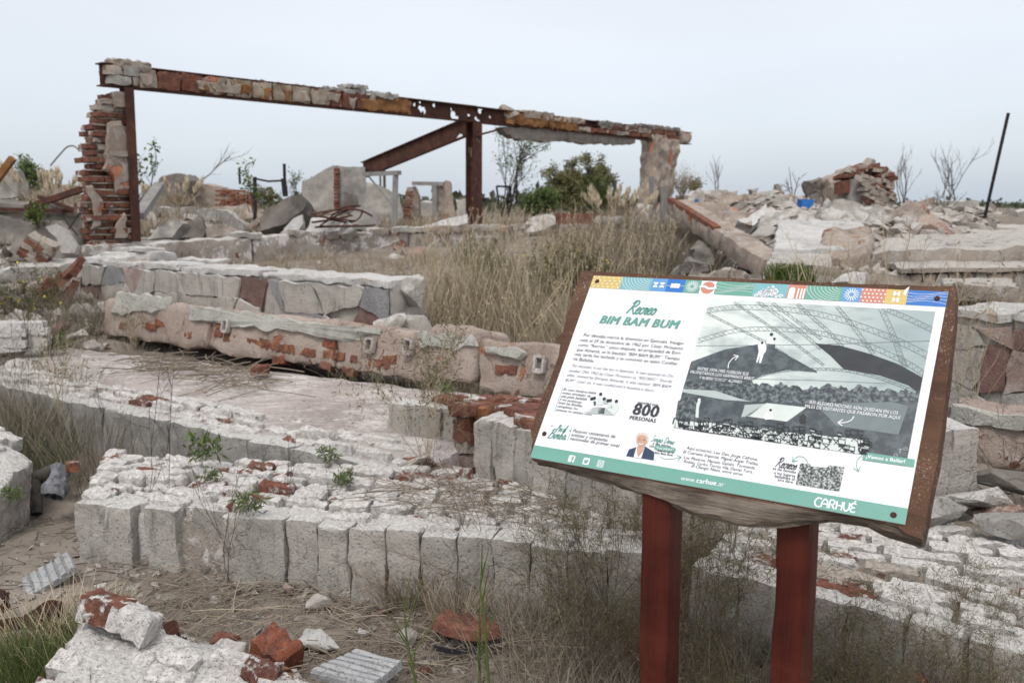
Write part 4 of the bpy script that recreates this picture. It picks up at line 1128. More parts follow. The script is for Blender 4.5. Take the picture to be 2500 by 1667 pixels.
def rubble(n, box, sz, mats, label, group, seed, dz=0.0, cat='rubble', keep=None, powr=2.0):
    rg = random.Random(seed)
    for i in range(n):
        for _ in range(30):
            x, y = rg.uniform(box[0], box[1]), rg.uniform(box[2], box[3])
            if keep is None or keep(x, y): break
        s = sz[0] + (sz[1] - sz[0]) * rg.random() ** powr
        B = euler(rg.gauss(0, .35), rg.gauss(0, .35), rg.uniform(0, 6.28))
        o = put('rubble_chunk', chunkmesh(rg.randrange(14), rg.choice(mats), 1, 1, 1), basis(B[:, 0], B[:, 1], B[:, 2], (x, y, g1(x, y) + dz - s * .08), (s * rg.uniform(.8, 1.5), s * rg.uniform(.7, 1.2), s * rg.uniform(.55, 1.1))))
        sx, sy, szz = [o.matrix_basis.to_scale()[i_] for i_ in range(3)]
        word = ('small' if s < sz[0] + .22 * (sz[1] - sz[0]) else 'large' if s > sz[0] + .6 * (sz[1] - sz[0]) else 'mid sized') + (' reddish' if 'red' in o.data.materials[0].name or 'brick' in o.data.materials[0].name else ' greyish') + (' flat' if szz < .62 * max(sx, sy) else ' long' if sx > 1.45 * sy else ' blocky')
        tag(o, word + ' ' + label, cat, group)
def inpx(x0, x1):
    return lambda x, y: x0 < CX + x / y * FPX < x1
rubble(100, (2.0, 11, 10.2, 17), (.12, .6), ['chunk', 'chunk', 'chunk', 'chunk_red'], 'chunk in the big rubble heap right of the frame', 'chunks in the right rubble heap', 3, keep=inpx(1670, 2330))
rubble(34, (1.4, 5, 6.6, 9.6), (.08, .3), ['chunk', 'chunk', 'chunk_red'], 'chunk at the foot of the heap behind the sign', 'chunks at the foot of the right heap', 5, keep=inpx(1640, 2180))
rubble(72, (-6.2, -.6, 12.0, 20), (.12, .55), ['chunk', 'chunk', 'chunk_red'], 'chunk lying behind the left bay of the frame', 'chunks behind the left bay', 7, keep=inpx(340, 1150))
rubble(26, (-.6, 3.2, 16, 26), (.12, .45), ['chunk', 'chunk', 'chunk_red'], 'chunk lying behind the right bay of the frame', 'chunks behind the right bay', 9, keep=inpx(1160, 1600))
rubble(26, (-6.8, -4.2, 9.4, 13), (.1, .4), ['chunk'], 'chunk left of the brick pillar', 'chunks left of the brick pillar', 11, keep=inpx(-60, 215))
rubble(24, (6, 20, 17, 38), (.15, .7), ['chunk', 'chunk', 'chunk_red'], 'distant chunk on the plain at the right', 'distant chunks at the right', 13, keep=inpx(2080, 2560))
rubble(18, (-26, 8, 26, 48), (.3, 1.0), ['chunk', 'chunk_red'], 'distant chunk beyond the ruined building', 'distant chunks beyond the building', 15)

def debris(name, n, box, sz, mat, label, seed, keep, dz=.0):
    rg = np.random.RandomState(seed); base = [chunk(500 + k, 1, .75, .5, n=8, cuts=0, amp=.04) for k in range(6)]
    X, Y = rg.uniform(box[0], box[1], n * 4), rg.uniform(box[2], box[3], n * 4); k_ = keep(X, Y); X, Y = X[k_][:n], Y[k_][:n]
    Z = G(X, Y) if dz is not None else np.full(len(X), .42)
    dz = dz or 0.0; L = []
    for x, y, z in zip(X, Y, Z):
        s = sz[0] + (sz[1] - sz[0]) * rg.rand() ** 2; B = euler(rg.normal() * .5, rg.normal() * .5, rg.rand() * 6.28)
        v, f = base[rg.randint(6)]; L.append(((v * [s, s * rg.uniform(.5, 1.1), s * rg.uniform(.4, 1)]) @ B.T + [x, y, z + dz], f))
    V, F = join(L)
    return tag(add(name, V, F, MAT[mat], None, True, 25), label, None, None, 'stuff')
kp = lambda a, b: (lambda X, Y: (CX + X / Y * FPX > a) & (CX + X / Y * FPX < b))
behind = lambda a, b: (lambda X, Y: (CX + X / Y * FPX > a) & (CX + X / Y * FPX < b) & (((X - FA[0]) * e2[0] + (Y - FA[1]) * e2[1]) < -.3))
debris('heap_debris', 2600, (1.8, 11, 8.2, 17), (.06, .38), 'chunk', 'small grey fragments filling the right rubble heap', 1, kp(1655, 2420))
debris('brick_debris', 520, (1.8, 11, 8.2, 17), (.05, .2), 'chunk_red', 'small brick bits scattered over the right rubble heap', 2, kp(1655, 2420))
debris('bay_debris', 1700, (-7, 0, 11, 20), (.06, .42), 'chunk', 'small grey fragments behind the left bay of the frame', 3, behind(335, 1160))
debris('bay_brick_debris', 520, (-7, 0, 11, 20), (.05, .2), 'chunk_red', 'small brick bits behind the left bay of the frame', 4, behind(335, 1160))
debris('right_bay_debris', 500, (-1, 4, 16, 26), (.05, .2), 'chunk', 'small fragments behind the right bay of the frame', 5, behind(1150, 1620))
debris('left_debris', 800, (-7, -3.4, 7.2, 13), (.05, .3), 'chunk', 'small fragments at the left edge round the dark boulder', 6, kp(-60, 240))
debris('yard_debris', 260, (-4.2, .4, 9.0, 12), (.03, .12), 'chunk', 'small mortar lumps at the foot of the base wall', 12, kp(330, 1000))
debris('plain_debris', 900, (-24, 30, 17, 60), (.1, .5), 'chunk', 'small distant fragments strewn over the plain', 7, kp(-60, 2560))
debris('soil_rubble', 900, (-2.6, .6, 2.6, 4.3), (.012, .075), 'chunk', 'small stones and mortar lumps on the soil in front of the nearest wall', 8, kp(-60, 1300))
debris('soil_brick_bits', 90, (-2.4, .6, 2.6, 4.2), (.012, .06), 'chunk_red', 'small brick bits on the soil in front of the nearest wall', 9, kp(-60, 1300))
fdir = (FR - FL)[:2]; foot = lambda X, Y: np.abs(((X - FL[0]) * -fdir[1] + (Y - FL[1]) * fdir[0]) / np.hypot(*fdir) + .06) < .06
debris('wall_foot_rubble', 260, (-2, .8, 3.2, 4.3), (.015, .09), 'chunk', 'mortar lumps along the foot of the nearest wall', 11, foot)
debris('slab_crumbs', 260, (-3.2, .2, 4.9, 7.6), (.01, .05), 'chunk', 'crumbs of mortar lying on the pinkish slab', 13, lambda X, Y: (((X - FL2[0]) * (FL2 - FR2)[1] + (Y - FL2[1]) * (FR2 - FL2)[0]) > .2) & (((X - BL2[0]) * (BL2 - BR2)[1] + (Y - BL2[1]) * (BR2 - BL2)[0]) < -.2), None)
debris('right_gap_rubble', 160, (1.6, 3.2, 3.9, 5.4), (.03, .14), 'chunk', 'small rubble in the gap at the right edge beside the board', 10, kp(2250, 2560))

# ------------------------------------------------------------------ right heap: the pieces one can tell apart
P3 = lambda *a: [at(*p) for p in a]
DB = root('fallen_beam', at(1750, 580, 10), 'long diagonal fallen beam with a red brick edge leaning from the right pillar into the heap', 'beam')
a, b = at(1628, 486, 11.6), at(1862, 634, 8.7); t_ = unit(b - a); si = unit(np.cross(ez_, t_)); si = si if si[1] > 0 else -si; up_ = unit(np.cross(t_, si)); up_ = up_ if up_[2] > 0 else -up_
for k, (u0, u1) in enumerate([(0, .3), (.305, .62), (.625, 1)]):
    p0, p1 = a + (b - a) * u0, a + (b - a) * u1
    V, F = hexa([p0 - up_ * .2, p1 - up_ * .2, p1 - up_ * .2 + si * .3, p0 - up_ * .2 + si * .3, p0, p1, p1 + si * .3, p0 + si * .3], cell=.05, r=.025, amp=.018, freq=5, seed=k + 3); add('beam_piece', V, F, MAT['tan'], DB)
for k in range(9):
    lay(DB, a + (b - a) * (.03 + k * .062) + up_ * .0 - si * .01 + si * .05, t_, up_, 'redbrick' if k % 4 else 'orange', .2, .09, .05, False, .05)
V, F = block(*P3((1885, 606, 8.9), (2125, 610, 8.8), (1900, 540, 10.8), (2110, 538, 10.9)), .17, cell=.05, r=.03, amp=.03, freq=3, seed=31)
S0 = T('broken_slab', (V, F), 'white', 'big white tilted slab in the middle of the heap with a brown underside', 'slab')
V, F = block(*P3((2010, 640, 8.6), (2135, 610, 8.5), (2000, 560, 9.6), (2130, 550, 9.8)), .2, cell=.05, r=.05, amp=.05, freq=3, seed=33)
T('broken_slab', (V, F), 'tan', 'brown ended slab jutting out beside the big white tilted slab', 'slab')
V, F = block(*P3((1870, 640, 8.1), (2035, 650, 8.0), (1880, 615, 8.7), (2030, 620, 8.7)), .13, cell=.05, r=.03, amp=.02, freq=4, seed=35)
T('broken_slab', (V, F), 'stack', 'flat pale slab lying below the foot of the diagonal beam', 'slab')
V, F = block(*P3((2128, 618, 8.6), (2620, 590, 8.0), (2180, 558, 11.8), (2620, 548, 11.5)), .19, .17, cell=.06, r=.04, amp=.035, freq=2.6, seed=37)
T('roof_slab', (V, F), 'stack', 'wide cracked roof slab lying across the heap at the right edge', 'slab')
SG = root('ribbed_slab', at(2380, 690, 7.9), 'slab with vertical rib ends below the wide roof slab at the right', 'slab')
A, B = at(2200, 655, 8.1), at(2620, 648, 7.7)
V, F = block(A - ez_ * .0, B, A + [.1, .9, .06], B + [.1, .9, .06], .05, cell=.06, r=.02, amp=.02, freq=4, seed=38); add('slab_top', V, F, MAT['stack'], SG)
n_ = 13
for k in range(n_):
    a_, b_ = A + (B - A) * k / n_, A + (B - A) * (k + .96) / n_
    V, F = block(a_ - ez_ * .055 + [0, .03, 0], b_ - ez_ * .055 + [0, .03, 0], a_ + [0, .4, -.055], b_ + [0, .4, -.055], .16, cell=.04, r=.02, amp=.012, freq=6, seed=k + 40); add('rib', V, F, MAT['tan' if k % 3 else 'conc'], SG)
V, F = block(*P3((2300, 688, 7.2), (2490, 700, 7.0), (2300, 676, 7.7), (2470, 680, 7.6)), .14, cell=.045, r=.03, amp=.02, freq=4, seed=55)
T('broken_slab', (V, F), 'stack', 'small pale slab just above the right corner of the sign board', 'slab')
for px, Y, th, mat, yaw, tilt, lab in [
    ([(1690, 500), (1740, 492), (1800, 500), (1850, 540), (1830, 560), (1760, 555), (1700, 530)], 11.5, .35, 'tan', 0, .9, 'tan flat wall piece right behind the diagonal beam'),
    ([(1800, 540), (1835, 520), (1870, 500), (1860, 530), (1830, 548)], 11.2, .15, 'white', 0, .8, 'bright white splinter of render in the heap'),
    ([(1830, 530), (1900, 505), (2000, 515), (2010, 545), (1900, 550), (1840, 560)], 11.6, .4, 'conc_light', 0, .8, 'pale broad wall piece behind the big white slab'),
    ([(2005, 500), (2060, 488), (2150, 505), (2190, 545), (2120, 560), (2010, 545)], 11.4, .6, 'conc_light', .1, .5, 'pale lumpy concrete mass below the tall brick stump'),
    ([(2180, 548), (2195, 512), (2225, 488), (2255, 500), (2290, 548), (2280, 556)], 12.2, .7, 'tan', 0, .3, 'triangular chunk of wall with a rusty hollow right of the brick stump'),
    ([(1990, 500), (2000, 470), (1994, 440), (2010, 434), (2045, 445), (2050, 470), (2020, 520), (1990, 530)], 14.5, .4, 'conc_dark', .3, .1, 'brown leaning wall fragment left of the tall brick stump'),
    ([(1720, 478), (1775, 470), (1880, 480), (1880, 500), (1720, 500)], 14.5, .5, 'tan', 0, .4, 'tan ridge of rubble behind the diagonal beam'),
    ([(1850, 490), (1880, 467), (1910, 475), (1925, 500), (1880, 510)], 14.0, .5, 'conc', .2, .3, 'grey slanting lump on the skyline of the heap'),
    ([(1675, 475), (1700, 465), (1760, 462), (1800, 470), (1800, 490), (1680, 495)], 16.5, .6, 'conc_light', 0, .2, 'pale wall remnant on the skyline just right of the pillar'),
    ([(1835, 465), (1830, 462), (1852, 462), (1848, 480), (1838, 480)], 18, .2, 'conc', 0, 0, 'small grey square block perched on the skyline of the heap'),
    ([(1895, 455), (1912, 455), (1910, 472), (1897, 472)], 16, .25, 'conc', 0, 0, 'small grey cube standing alone on the heap skyline'),
    ([(1660, 650), (1690, 630), (1720, 640), (1730, 665), (1660, 670)], 8.6, .3, 'conc_dark', 0, .2, 'dark grey lump under the diagonal beam'),
    ([(1690, 610), (1725, 590), (1745, 620), (1740, 648), (1695, 650)], 9.2, .4, 'conc_dark', 0, .1, 'dark shaded stack of stones below the middle of the diagonal beam'),
    ([(1850, 690), (1890, 668), (1910, 672), (1905, 695)], 7.6, .25, 'orange', 0, .3, 'orange brick lump just above the sign board top edge'),
    ([(1690, 665), (1780, 660), (1880, 672), (1880, 690), (1690, 685)], 8.0, .3, 'stack', 0, .5, 'low pale ledge in the gap above the sign top edge'),
    ([(2060, 690), (2085, 665), (2105, 660), (2100, 690)], 7.3, .15, 'white', .4, .2, 'upright white splinter above the sign top edge'),
    ([(1930, 690), (1960, 668), (2030, 672), (2060, 692)], 7.8, .3, 'conc', 0, .4, 'grey broken lump between the green tuft and the white splinter'),
    ([(2170, 545), (2205, 530), (2240, 520), (2245, 552), (2190, 565)], 11.6, .4, 'chunk', 0, .4, 'pale stone lump at the back of the roof slab'),
    ]:
    T('broken_slab' if th < .35 else 'rubble_chunk', solid(px, Y, th, mat, yaw, tilt, cell=.07, amp=.055, freq=5, seed=px[0][0] * .11), mat, lab, 'rubble')
BS = root('brick_stump', at(2120, 540, 14), 'tall leaning stump of brick wall with a grey panel on the heap skyline', 'ruin')
VF = solid([(2052, 520), (2052, 440), (2062, 430), (2085, 425), (2100, 415), (2118, 404), (2140, 412), (2155, 418), (2180, 440), (2185, 455), (2165, 540), (2100, 525)], 14, .7, 'tan', yaw=.15, cell=.09, amp=.06, seed=12); add('wall_core', VF[0], VF[1], MAT['tan'], BS, True, 40)
VF = solid([(2082, 437), (2112, 440), (2106, 500), (2080, 500)], 13.75, .2, 'conc', yaw=.15, amp=.02, seed=13); add('render_panel', VF[0], VF[1], MAT['conc'], BS, True, 40)
VF = solid([(2055, 445), (2080, 440), (2078, 470), (2055, 475)], 13.8, .2, 'redbrick', yaw=.15, amp=.02, seed=14); add('render_panel', VF[0], VF[1], MAT['redbrick'], BS, True, 40)
for r_ in range(12):
    for k in range(3 + (r_ % 2)):
        x, y = 2120 + k * 17 - r_ * 2.2 + 8 * (r_ % 2) + 6, 505 - r_ * 6.6 + k * 4
        if x < 2178: lay(BS, at(x, y, 13.55 + .05 * rb.random()), [1, .15, -.28], [.3, -.1, 1], rb.choice(['greybrick', 'greybrick', 'mixbrick']), .15 * rb.uniform(.7, 1.1), .2, .055, False, .13)
for k in range(16):
    x = 2056 + k * 7.6; y = np.interp(x, [2050, 2062, 2118, 2180], [440, 428, 402, 438]) + rb.uniform(-2, 4)
    lay(BS, at(x, y, 13.9), [1, .2, rb.uniform(-.3, .3)], ez_, rb.choice(['mixbrick', 'redbrick', 'greybrick']), .2, .2, .06, False, .2)
V, F = bar(at(2398, 558, 12.4), at(2462, 276, 12.2), .03, .03); T('leaning_pole', (V, F), 'black', 'thin black pole leaning right, standing alone at the right edge', 'pole', smooth=False)
BU = root('blue_barrel', at(1970, 535, 13), 'bright blue plastic panel stuck in the heap left of the brown leaning fragment', 'plastic')
VF = solid([(1958, 487), (1988, 488), (1978, 520), (1960, 530)], 13.2, .12, 'blue', yaw=.3, amp=.01, seed=20); add('panel', VF[0], VF[1], MAT['blue'], BU, True, 40)
VF = solid([(1700, 487), (1706, 487), (1707, 498), (1717, 498), (1717, 504), (1701, 504)], 13.5, .1, 'blue', amp=.005, seed=21)
T('blue_plastic', VF, 'blue', 'small blue corner of a plastic frame in the heap just right of the pillar', 'plastic')
T('ruined_wall', solid([(2285, 492), (2390, 490), (2395, 540), (2285, 545)], 30, .4, 'tan', .1, 0, cell=.3, amp=.05, seed=22), 'conc_light', 'long pale ruined wall on the plain left of the black pole', 'wall')
T('ruined_wall', solid([(2225, 500), (2280, 482), (2290, 545), (2225, 540)], 26, .4, 'tan', -.1, .1, cell=.3, amp=.06, seed=23), 'tan', 'pinkish broken wall right of the triangular chunk', 'wall')
T('ruined_wall', solid([(2485, 515), (2540, 510), (2540, 545), (2485, 545)], 22, .4, 'conc', 0, 0, cell=.3, amp=.05, seed=24), 'conc_light', 'grey wall end at the far right edge beyond the roof slab', 'wall')
for k, (x0, x1, y0, y1, Y, m_, lab) in enumerate([(420, 520, 470, 512, 46, 'conc', 'far grey wall remnant above the left rubble'), (1115, 1150, 487, 530, 34, 'conc_light', 'far pale wall remnant left of the middle post'), (880, 985, 500, 530, 40, 'tan', 'far tan wall remnant behind the concrete panel'), (700, 745, 480, 520, 34, 'conc_dark', 'far dark wall remnant left of the concrete stub'), (60, 180, 448, 520, 26, 'tan', 'tan wall behind the pampas plumes at the left'), (1020, 1070, 490, 530, 30, 'conc_light', 'pale wall seen through the ruined doorway')]):
    T('ruined_wall', solid([(x0, y0 + 4), ((x0 + x1) / 2, y0), (x1, y0 + 6), (x1, y1), (x0, y1)], Y, .4, m_, 0, 0, cell=.3, amp=.08, seed=k + 30), m_, lab, 'wall')

# ------------------------------------------------------------------ left of the brick pillar
T('rubble_boulder', solid([(10, 615), (25, 575), (60, 545), (110, 532), (150, 545), (185, 575), (200, 625), (120, 640), (20, 640)], 10.3, .7, 'conc_dark', -.1, .3, amp=.06, seed=40), 'conc_dark', 'big dark grey boulder of wall render left of the brick pillar', 'rubble')
T('render_sheet', solid([(112, 556), (135, 548), (160, 560), (190, 600), (180, 622), (148, 618), (136, 580), (118, 566)], 9.95, .06, 'conc', -.1, .35, amp=.02, seed=41), 'conc', 'smooth grey sheet of render on the dark boulder', 'rubble')
SB = root('brick_lump', at(95, 640, 9.5), 'small tilted lump of pale bricks lying in front of the dark boulder', 'bricks')
for r_ in range(5):
    for k in range(3): lay(SB, at(62 + k * 20 + r_ * 6, 622 - r_ * 9 + k * 7 + (k == 0) * -4, 9.45 + .05 * rb.random()), [.8, .1, -.5], [.45, -.2, .8], rb.choice(['greybrick', 'greybrick', 'mixbrick']), .12, .14, .06, False, .12)
BL_ = root('burnt_lintel', at(90, 520, 12.5), 'long soot blackened lintel resting on the wall at the left edge', 'beam')
V, F = block(*P3((-40, 492, 12.6), (192, 506, 12.4), (-40, 485, 13.1), (192, 500, 12.9)), .14, cell=.06, r=.03, amp=.02, freq=4, seed=42); add('lintel', V, F, MAT['conc_dark'], BL_)
V, F = bar(at(-40, 510, 12.5), at(192, 516, 12.3), .08, .05); add('steel_rail', V, F, MAT['rust'], BL_, False)
T('ruined_wall', solid([(-40, 520), (192, 516), (196, 590), (-40, 600)], 12.6, .3, 'slabside', 0, 0, amp=.04, seed=43), 'conc_light', 'pale stained wall under the blackened lintel at the left edge', 'wall')
polething('rusty_girder', [((66, 508, 12.2), (200, 462, 11.6), .07)], 'rust', 'rusty girder leaning up to the brick pillar over the blackened lintel', 'girder')
polething('rusty_girder', [((95, 480, 12.6), (200, 520, 12.0), .05)], 'rust', 'thinner rusty girder sloping down beside the brick pillar', 'girder')
polething('rebar', [((168, 560, 10.2), (196, 518, 10.2), .012), ((140, 515, 10.4), (190, 575, 10.2), .01)], 'black', 'crossed thin bars in front of the pale wall by the pillar', 'bars')
polething('steel_channel', [((-20, 455, 10.5), (32, 386, 10.5), .07)], 'rust_orange', 'rusty channel with a bolt hole sticking up at the left edge', 'girder')
T('wall_gable', solid([(-40, 420), (25, 415), (45, 480), (-40, 490)], 15, .4, 'conc', 0, 0, amp=.04, seed=44), 'conc', 'grey peaked wall piece at the left edge behind the lintel', 'wall')
pts = [at(x, y, 12) for x, y in [(123, 405), (135, 390), (150, 373), (160, 362), (168, 357), (178, 356), (186, 360), (195, 370)]]
T('bent_rod', tubes([(pts, .012)], 6), 'grey_wood', 'thin grey rod bent into a hook against the sky left of the pillar', 'rod')
V, F = bar(at(338, 528, 11.4), at(390, 452, 12.6), .13, .08); T('leaning_plank', (V, F), 'grey_wood', 'grey plank leaning just right of the left steel post', 'plank', smooth=False)
V, F = chunk(77, .22, .2, .2); T('char_lump', (V + at(25, 628, 9.4), F), 'char', 'black charred lump at the left edge below the dark boulder', 'rubble')
rg = np.random.RandomState(5)
ln = []
for k in range(9):
    a_, b_ = at(760 + rg.rand() * 40, 520 + rg.rand() * 40, 12.6), at(860 + rg.rand() * 60, 495 + rg.rand() * 60, 13.2)
    m_ = (a_ + b_) / 2 + rg.normal(size=3) * .15
    t = np.linspace(0, 1, 9)[:, None]; ln.append(((1 - t) ** 2 * a_ + 2 * t * (1 - t) * m_ + t * t * b_, .014))
T('twisted_rebar', tubes(ln, 4), 'rust', 'tangle of rusty reinforcing bars on the rubble below the concrete stub', 'bars')
# ------------------------------------------------------------------ information sign
cr_ = [ray(*p) for p in ((1450, 673), (2315, 713), (2209, 1280), (1294, 1116))]
dd_ = np.linalg.solve(np.stack([cr_[1], -cr_[2], cr_[3]], 1), cr_[0])
Q = [cr_[0], cr_[1] * dd_[0], cr_[2] * dd_[1], cr_[3] * dd_[2]]
sc_ = .92 / np.linalg.norm(Q[1] - Q[0])
Q = [CAM + q_ * sc_ for q_ in Q]
pu = unit(Q[1] - Q[0]); pv = Q[3] - Q[0]; pv = unit(pv - (pv @ pu) * pu)   # across and down the panel
pn_ = np.cross(pv, pu)                                                     # towards the reader
if pn_ @ (CAM - Q[0]) < 0: pn_ = -pn_
PW, PH = np.linalg.norm(Q[1] - Q[0]), abs((Q[3] - Q[0]) @ pv)
PM = basis(pu, -pv, np.cross(pu, -pv), Q[0])
def uv(px, py):                                       # place on the panel, metres right and (negative) down
    d = ray(px, py); t = ((Q[0] - CAM) @ pn_) / (d @ pn_)
    p = CAM + d * t - Q[0]
    return np.array([p @ pu, -(p @ pv)])
base_c = (Q[2] + Q[3]) / 2; base_c = np.array([base_c[0], base_c[1] + .03, 0])
SIGN = root('information_sign', base_c, 'printed information panel on a thick brown plank carried by two dark red wooden posts', 'sign')
def inpanel(name, V2, F, mat, parent, smooth=False):  # a mesh in panel coordinates
    o = bpy.data.objects.new(name, mesh(name, V2, F, mat, smooth, 35 if smooth else None))
    o.parent = parent
    if parent is SIGN: o.matrix_local = Matrix.Translation(Vector(-base_c)) @ PM
    COL.objects.link(o)
    return o
PAINT = dict(
    white=m_flat('panel white', (.80, .815, .83), .38, .4, .03), teal=m_flat('panel teal', (.155, .365, .30), .4, .4, .05),
    teal_txt=m_flat('teal ink', (.13, .33, .28), .45, .3), ink=m_flat('dark ink', (.045, .05, .06), .5, .3), ink2=m_flat('grey ink', (.17, .18, .20), .5, .3),
    yellow=m_flat('print ochre', (.62, .47, .16), .4, .4, .05), sky=m_flat('print light teal', (.20, .43, .47), .4, .4, .05), blue2=m_flat('print mid blue', (.12, .31, .60), .4, .4, .05),
    blue=m_flat('print blue', (.03, .17, .52), .4, .4, .05), green=m_flat('print green', (.14, .36, .28), .4, .4, .05), salmon=m_flat('print salmon', (.57, .23, .165), .4, .4, .05),
    p1=m_flat('photo pale', (.62, .68, .65), .4, .4), p2=m_flat('photo light grey', (.42, .48, .47), .4, .4), p3=m_flat('photo mid grey', (.17, .21, .22), .4, .4, .15), p4=m_flat('photo dark', (.055, .07, .08), .4, .4, .5), p5=m_flat('photo black', (.03, .036, .043), .4, .4, .35),
    skin=m_flat('print skin', (.55, .33, .24), .45, .3), navy=m_flat('print navy', (.035, .06, .11), .45, .3), hair=m_flat('print hair', (.62, .58, .52), .45, .3))
def m_photo():
    s = NT('photo sky', .38, .4)
    tcn = s.n('ShaderNodeTexCoord'); v = s.vec((1, 1, 1), False, tcn.outputs['Object'])
    sp = s.n('ShaderNodeSeparateXYZ'); s.lk(tcn.outputs['Object'], sp.inputs[0])
    g = s.rng(sp.outputs[0], .45, .9)
    n = s.noise(s.vec((1, 2.2, 1), False, tcn.outputs['Object']), 9, 5, .6, .5)
    c = s.mix(g, (.66, .72, .68), (.33, .40, .40)); c = s.mix(s.rng(n, .45, .68, 0, .6), c, (.24, .30, .31))
    return s.done(c)
def m_mottle(name, *cols, scale=140):
    s = NT(name, .4, .4)
    tcn = s.n('ShaderNodeTexCoord'); n = s.noise(s.vec((1, 1, 1), False, tcn.outputs['Object']), scale, 4, .7)
    return s.done(s.ramp(s.rng(n, .38, .62), *cols))
PAINT['photo'] = m_photo()
PAINT['trees'] = m_mottle('photo trees', (.035, .043, .05), (.07, .088, .097), (.17, .20, .21), scale=95)
PAINT['p4'] = m_mottle('photo ground', (.05, .063, .073), (.065, .082, .092), (.10, .12, .13), scale=30)
PAINT['crowd'] = m_mottle('photo crowd', (.03, .035, .038), (.10, .12, .12), (.55, .58, .56), scale=190)
PAINT['roof'] = m_mottle('photo roof', (.05, .065, .075), (.075, .095, .105), (.10, .12, .13), scale=40)
PAINT['wood'] = m_wood('sign plank', (.105, .052, .030), (.068, .034, .021), (.15, .083, .05), ax=(2.5, 34, 34), speck=.6, dist=.006)
PAINT['bark'] = m_wood('live edge', (.20, .16, .125), (.05, .038, .03), (.36, .31, .25), ax=(7, 90, 90), dist=.03)
PAINT['post'] = m_wood('red post paint', (.075, .011, .0065), (.036, .007, .005), (.125, .03, .018), ax=(40, 40, 1.3), dist=.004)
for nd in PAINT['post'].node_tree.nodes:
    if nd.type == 'BSDF_PRINCIPLED': nd.inputs['Roughness'].default_value = .5; nd.inputs['Specular IOR Level'].default_value = .22

# plank with a live edge underneath
S_ = 2500 / 2352
outl = [(1333, 620), (1450, 627), (1600, 634), (1800, 643), (2000, 651), (2120, 655), (2196, 655), (2190, 760), (2178, 860), (2160, 1000), (2140, 1130), (2118, 1240), (2060, 1222), (1990, 1192), (1900, 1178), (1850, 1182), (1790, 1190), (1720, 1190), (1650, 1178), (1590, 1162), (1520, 1140), (1450, 1118), (1400, 1094), (1330, 1078), (1270, 1062), (1216, 1048), (1222, 1010), (1216, 985), (1236, 935), (1258, 880), (1282, 815), (1286, 790), (1278, 778), (1290, 762), (1312, 690)]
O2 = np.array([uv(x * S_, y * S_) for x, y in outl])
pp = []
for a, b in zip(O2, np.roll(O2, -1, 0)):
    n = max(1, int(np.linalg.norm(b - a) / .008))
    pp += [a + (b - a) * i / n for i in range(n)]
pp = np.array(pp); n = len(pp)
low = sm(PH - .02, PH + .02, -pp[:, 1])                # how far along the live edge
jit = vn(np.stack([pp[:, 0] * 14, pp[:, 1] * 14, pp[:, 0] * 0], 1), 2.2)[:, :2] * (.003 + .006 * low[:, None])
pp = pp + jit
TH = .058
layers = []
dn = np.maximum(0, -pp[:, 1] - (PH + .001)) * (1 - sm(PW - .02, PW + .008, pp[:, 0]))               # how far below the printed panel
for k, z in enumerate(np.linspace(-.004, -TH, 9)):
    t = k / 8
    q_ = pp.copy()
    sdn = [.10, .55, .85, 1.0, 1.03, .98, .88, .72, .5][k]
    q_[:, 1] += dn * (1 - sdn)
    wob = vn(np.stack([pp[:, 0] * 3.2, pp[:, 1] * 12, pp[:, 0] * 0 + z * 190], 1), 5.0)[:, :2] * (.0012 + .013 * low[:, None] * (0 < k < 8)) + vn(np.stack([pp[:, 0] * 16, pp[:, 1] * 30, pp[:, 0] * 0 + z * 260], 1), 8.0)[:, :2] * (.004 * low[:, None] * (0 < k < 8))
    layers.append(np.concatenate([q_ + wob * (k > 0), np.full((n, 1), z)], 1))
V = np.concatenate(layers); F = [tuple(range(n))]
for k in range(8): F += [((k + 1) * n + i, (k + 1) * n + (i + 1) % n, k * n + (i + 1) % n, k * n + i) for i in range(n)]
F.append(tuple(8 * n + i for i in range(n))[::-1])
pts2 = pp; area = .5 * np.sum(pts2[:, 0] * np.roll(pts2[:, 1], -1) - np.roll(pts2[:, 0], -1) * pts2[:, 1])
if area < 0: F = [f[::-1] for f in F]
PLK = inpanel('plank', V, F, [PAINT['wood'], PAINT['bark']], SIGN, True)
for p in PLK.data.polygons:
    c_ = p.center
    if len(p.vertices) == 4 and -c_[1] > PH - .015: p.material_index = 1

def flat(polys, z):                                    # convex or simple outlines lying at height z
    V, F, off = [], [], 0
    for P in polys:
        P = np.asarray(P, float)
        a = np.sum(P[:, 0] * np.roll(P[:, 1], -1) - np.roll(P[:, 0], -1) * P[:, 1])
        if a < 0: P = P[::-1]
        V.append(np.concatenate([P, np.full((len(P), 1), z)], 1)); F.append(tuple(range(off, off + len(P)))); off += len(P)
    return np.concatenate(V), F
def stroke(pts, w_, closed=False):
    pts = np.asarray(pts, float)
    if closed: pts = np.concatenate([pts, pts[:1]])
    w_ = np.broadcast_to(np.asarray(w_, float), (len(pts),))
    t = np.gradient(pts, axis=0); t /= np.linalg.norm(t, axis=1)[:, None] + 1e-12
    nn = np.stack([-t[:, 1], t[:, 0]], 1) * w_[:, None] / 2
    return [[pts[i] + nn[i], pts[i + 1] + nn[i + 1], pts[i + 1] - nn[i + 1], pts[i] - nn[i]] for i in range(len(pts) - 1)]
def smooth_(pts, k=6):                                 # Catmull-Rom through the points
    P = [np.asarray(p, float) for p in pts]; P = [2 * P[0] - P[1]] + P + [2 * P[-1] - P[-2]]; out = []
    for i in range(1, len(P) - 2):
        for j in range(k):
            t = j / k; a, b, c, d = P[i - 1:i + 3]
            out.append(.5 * ((2 * b) + (c - a) * t + (2 * a - 5 * b + 4 * c - d) * t * t + (3 * b - a - 3 * c + d) * t ** 3))
    return np.array(out + [P[-2]])
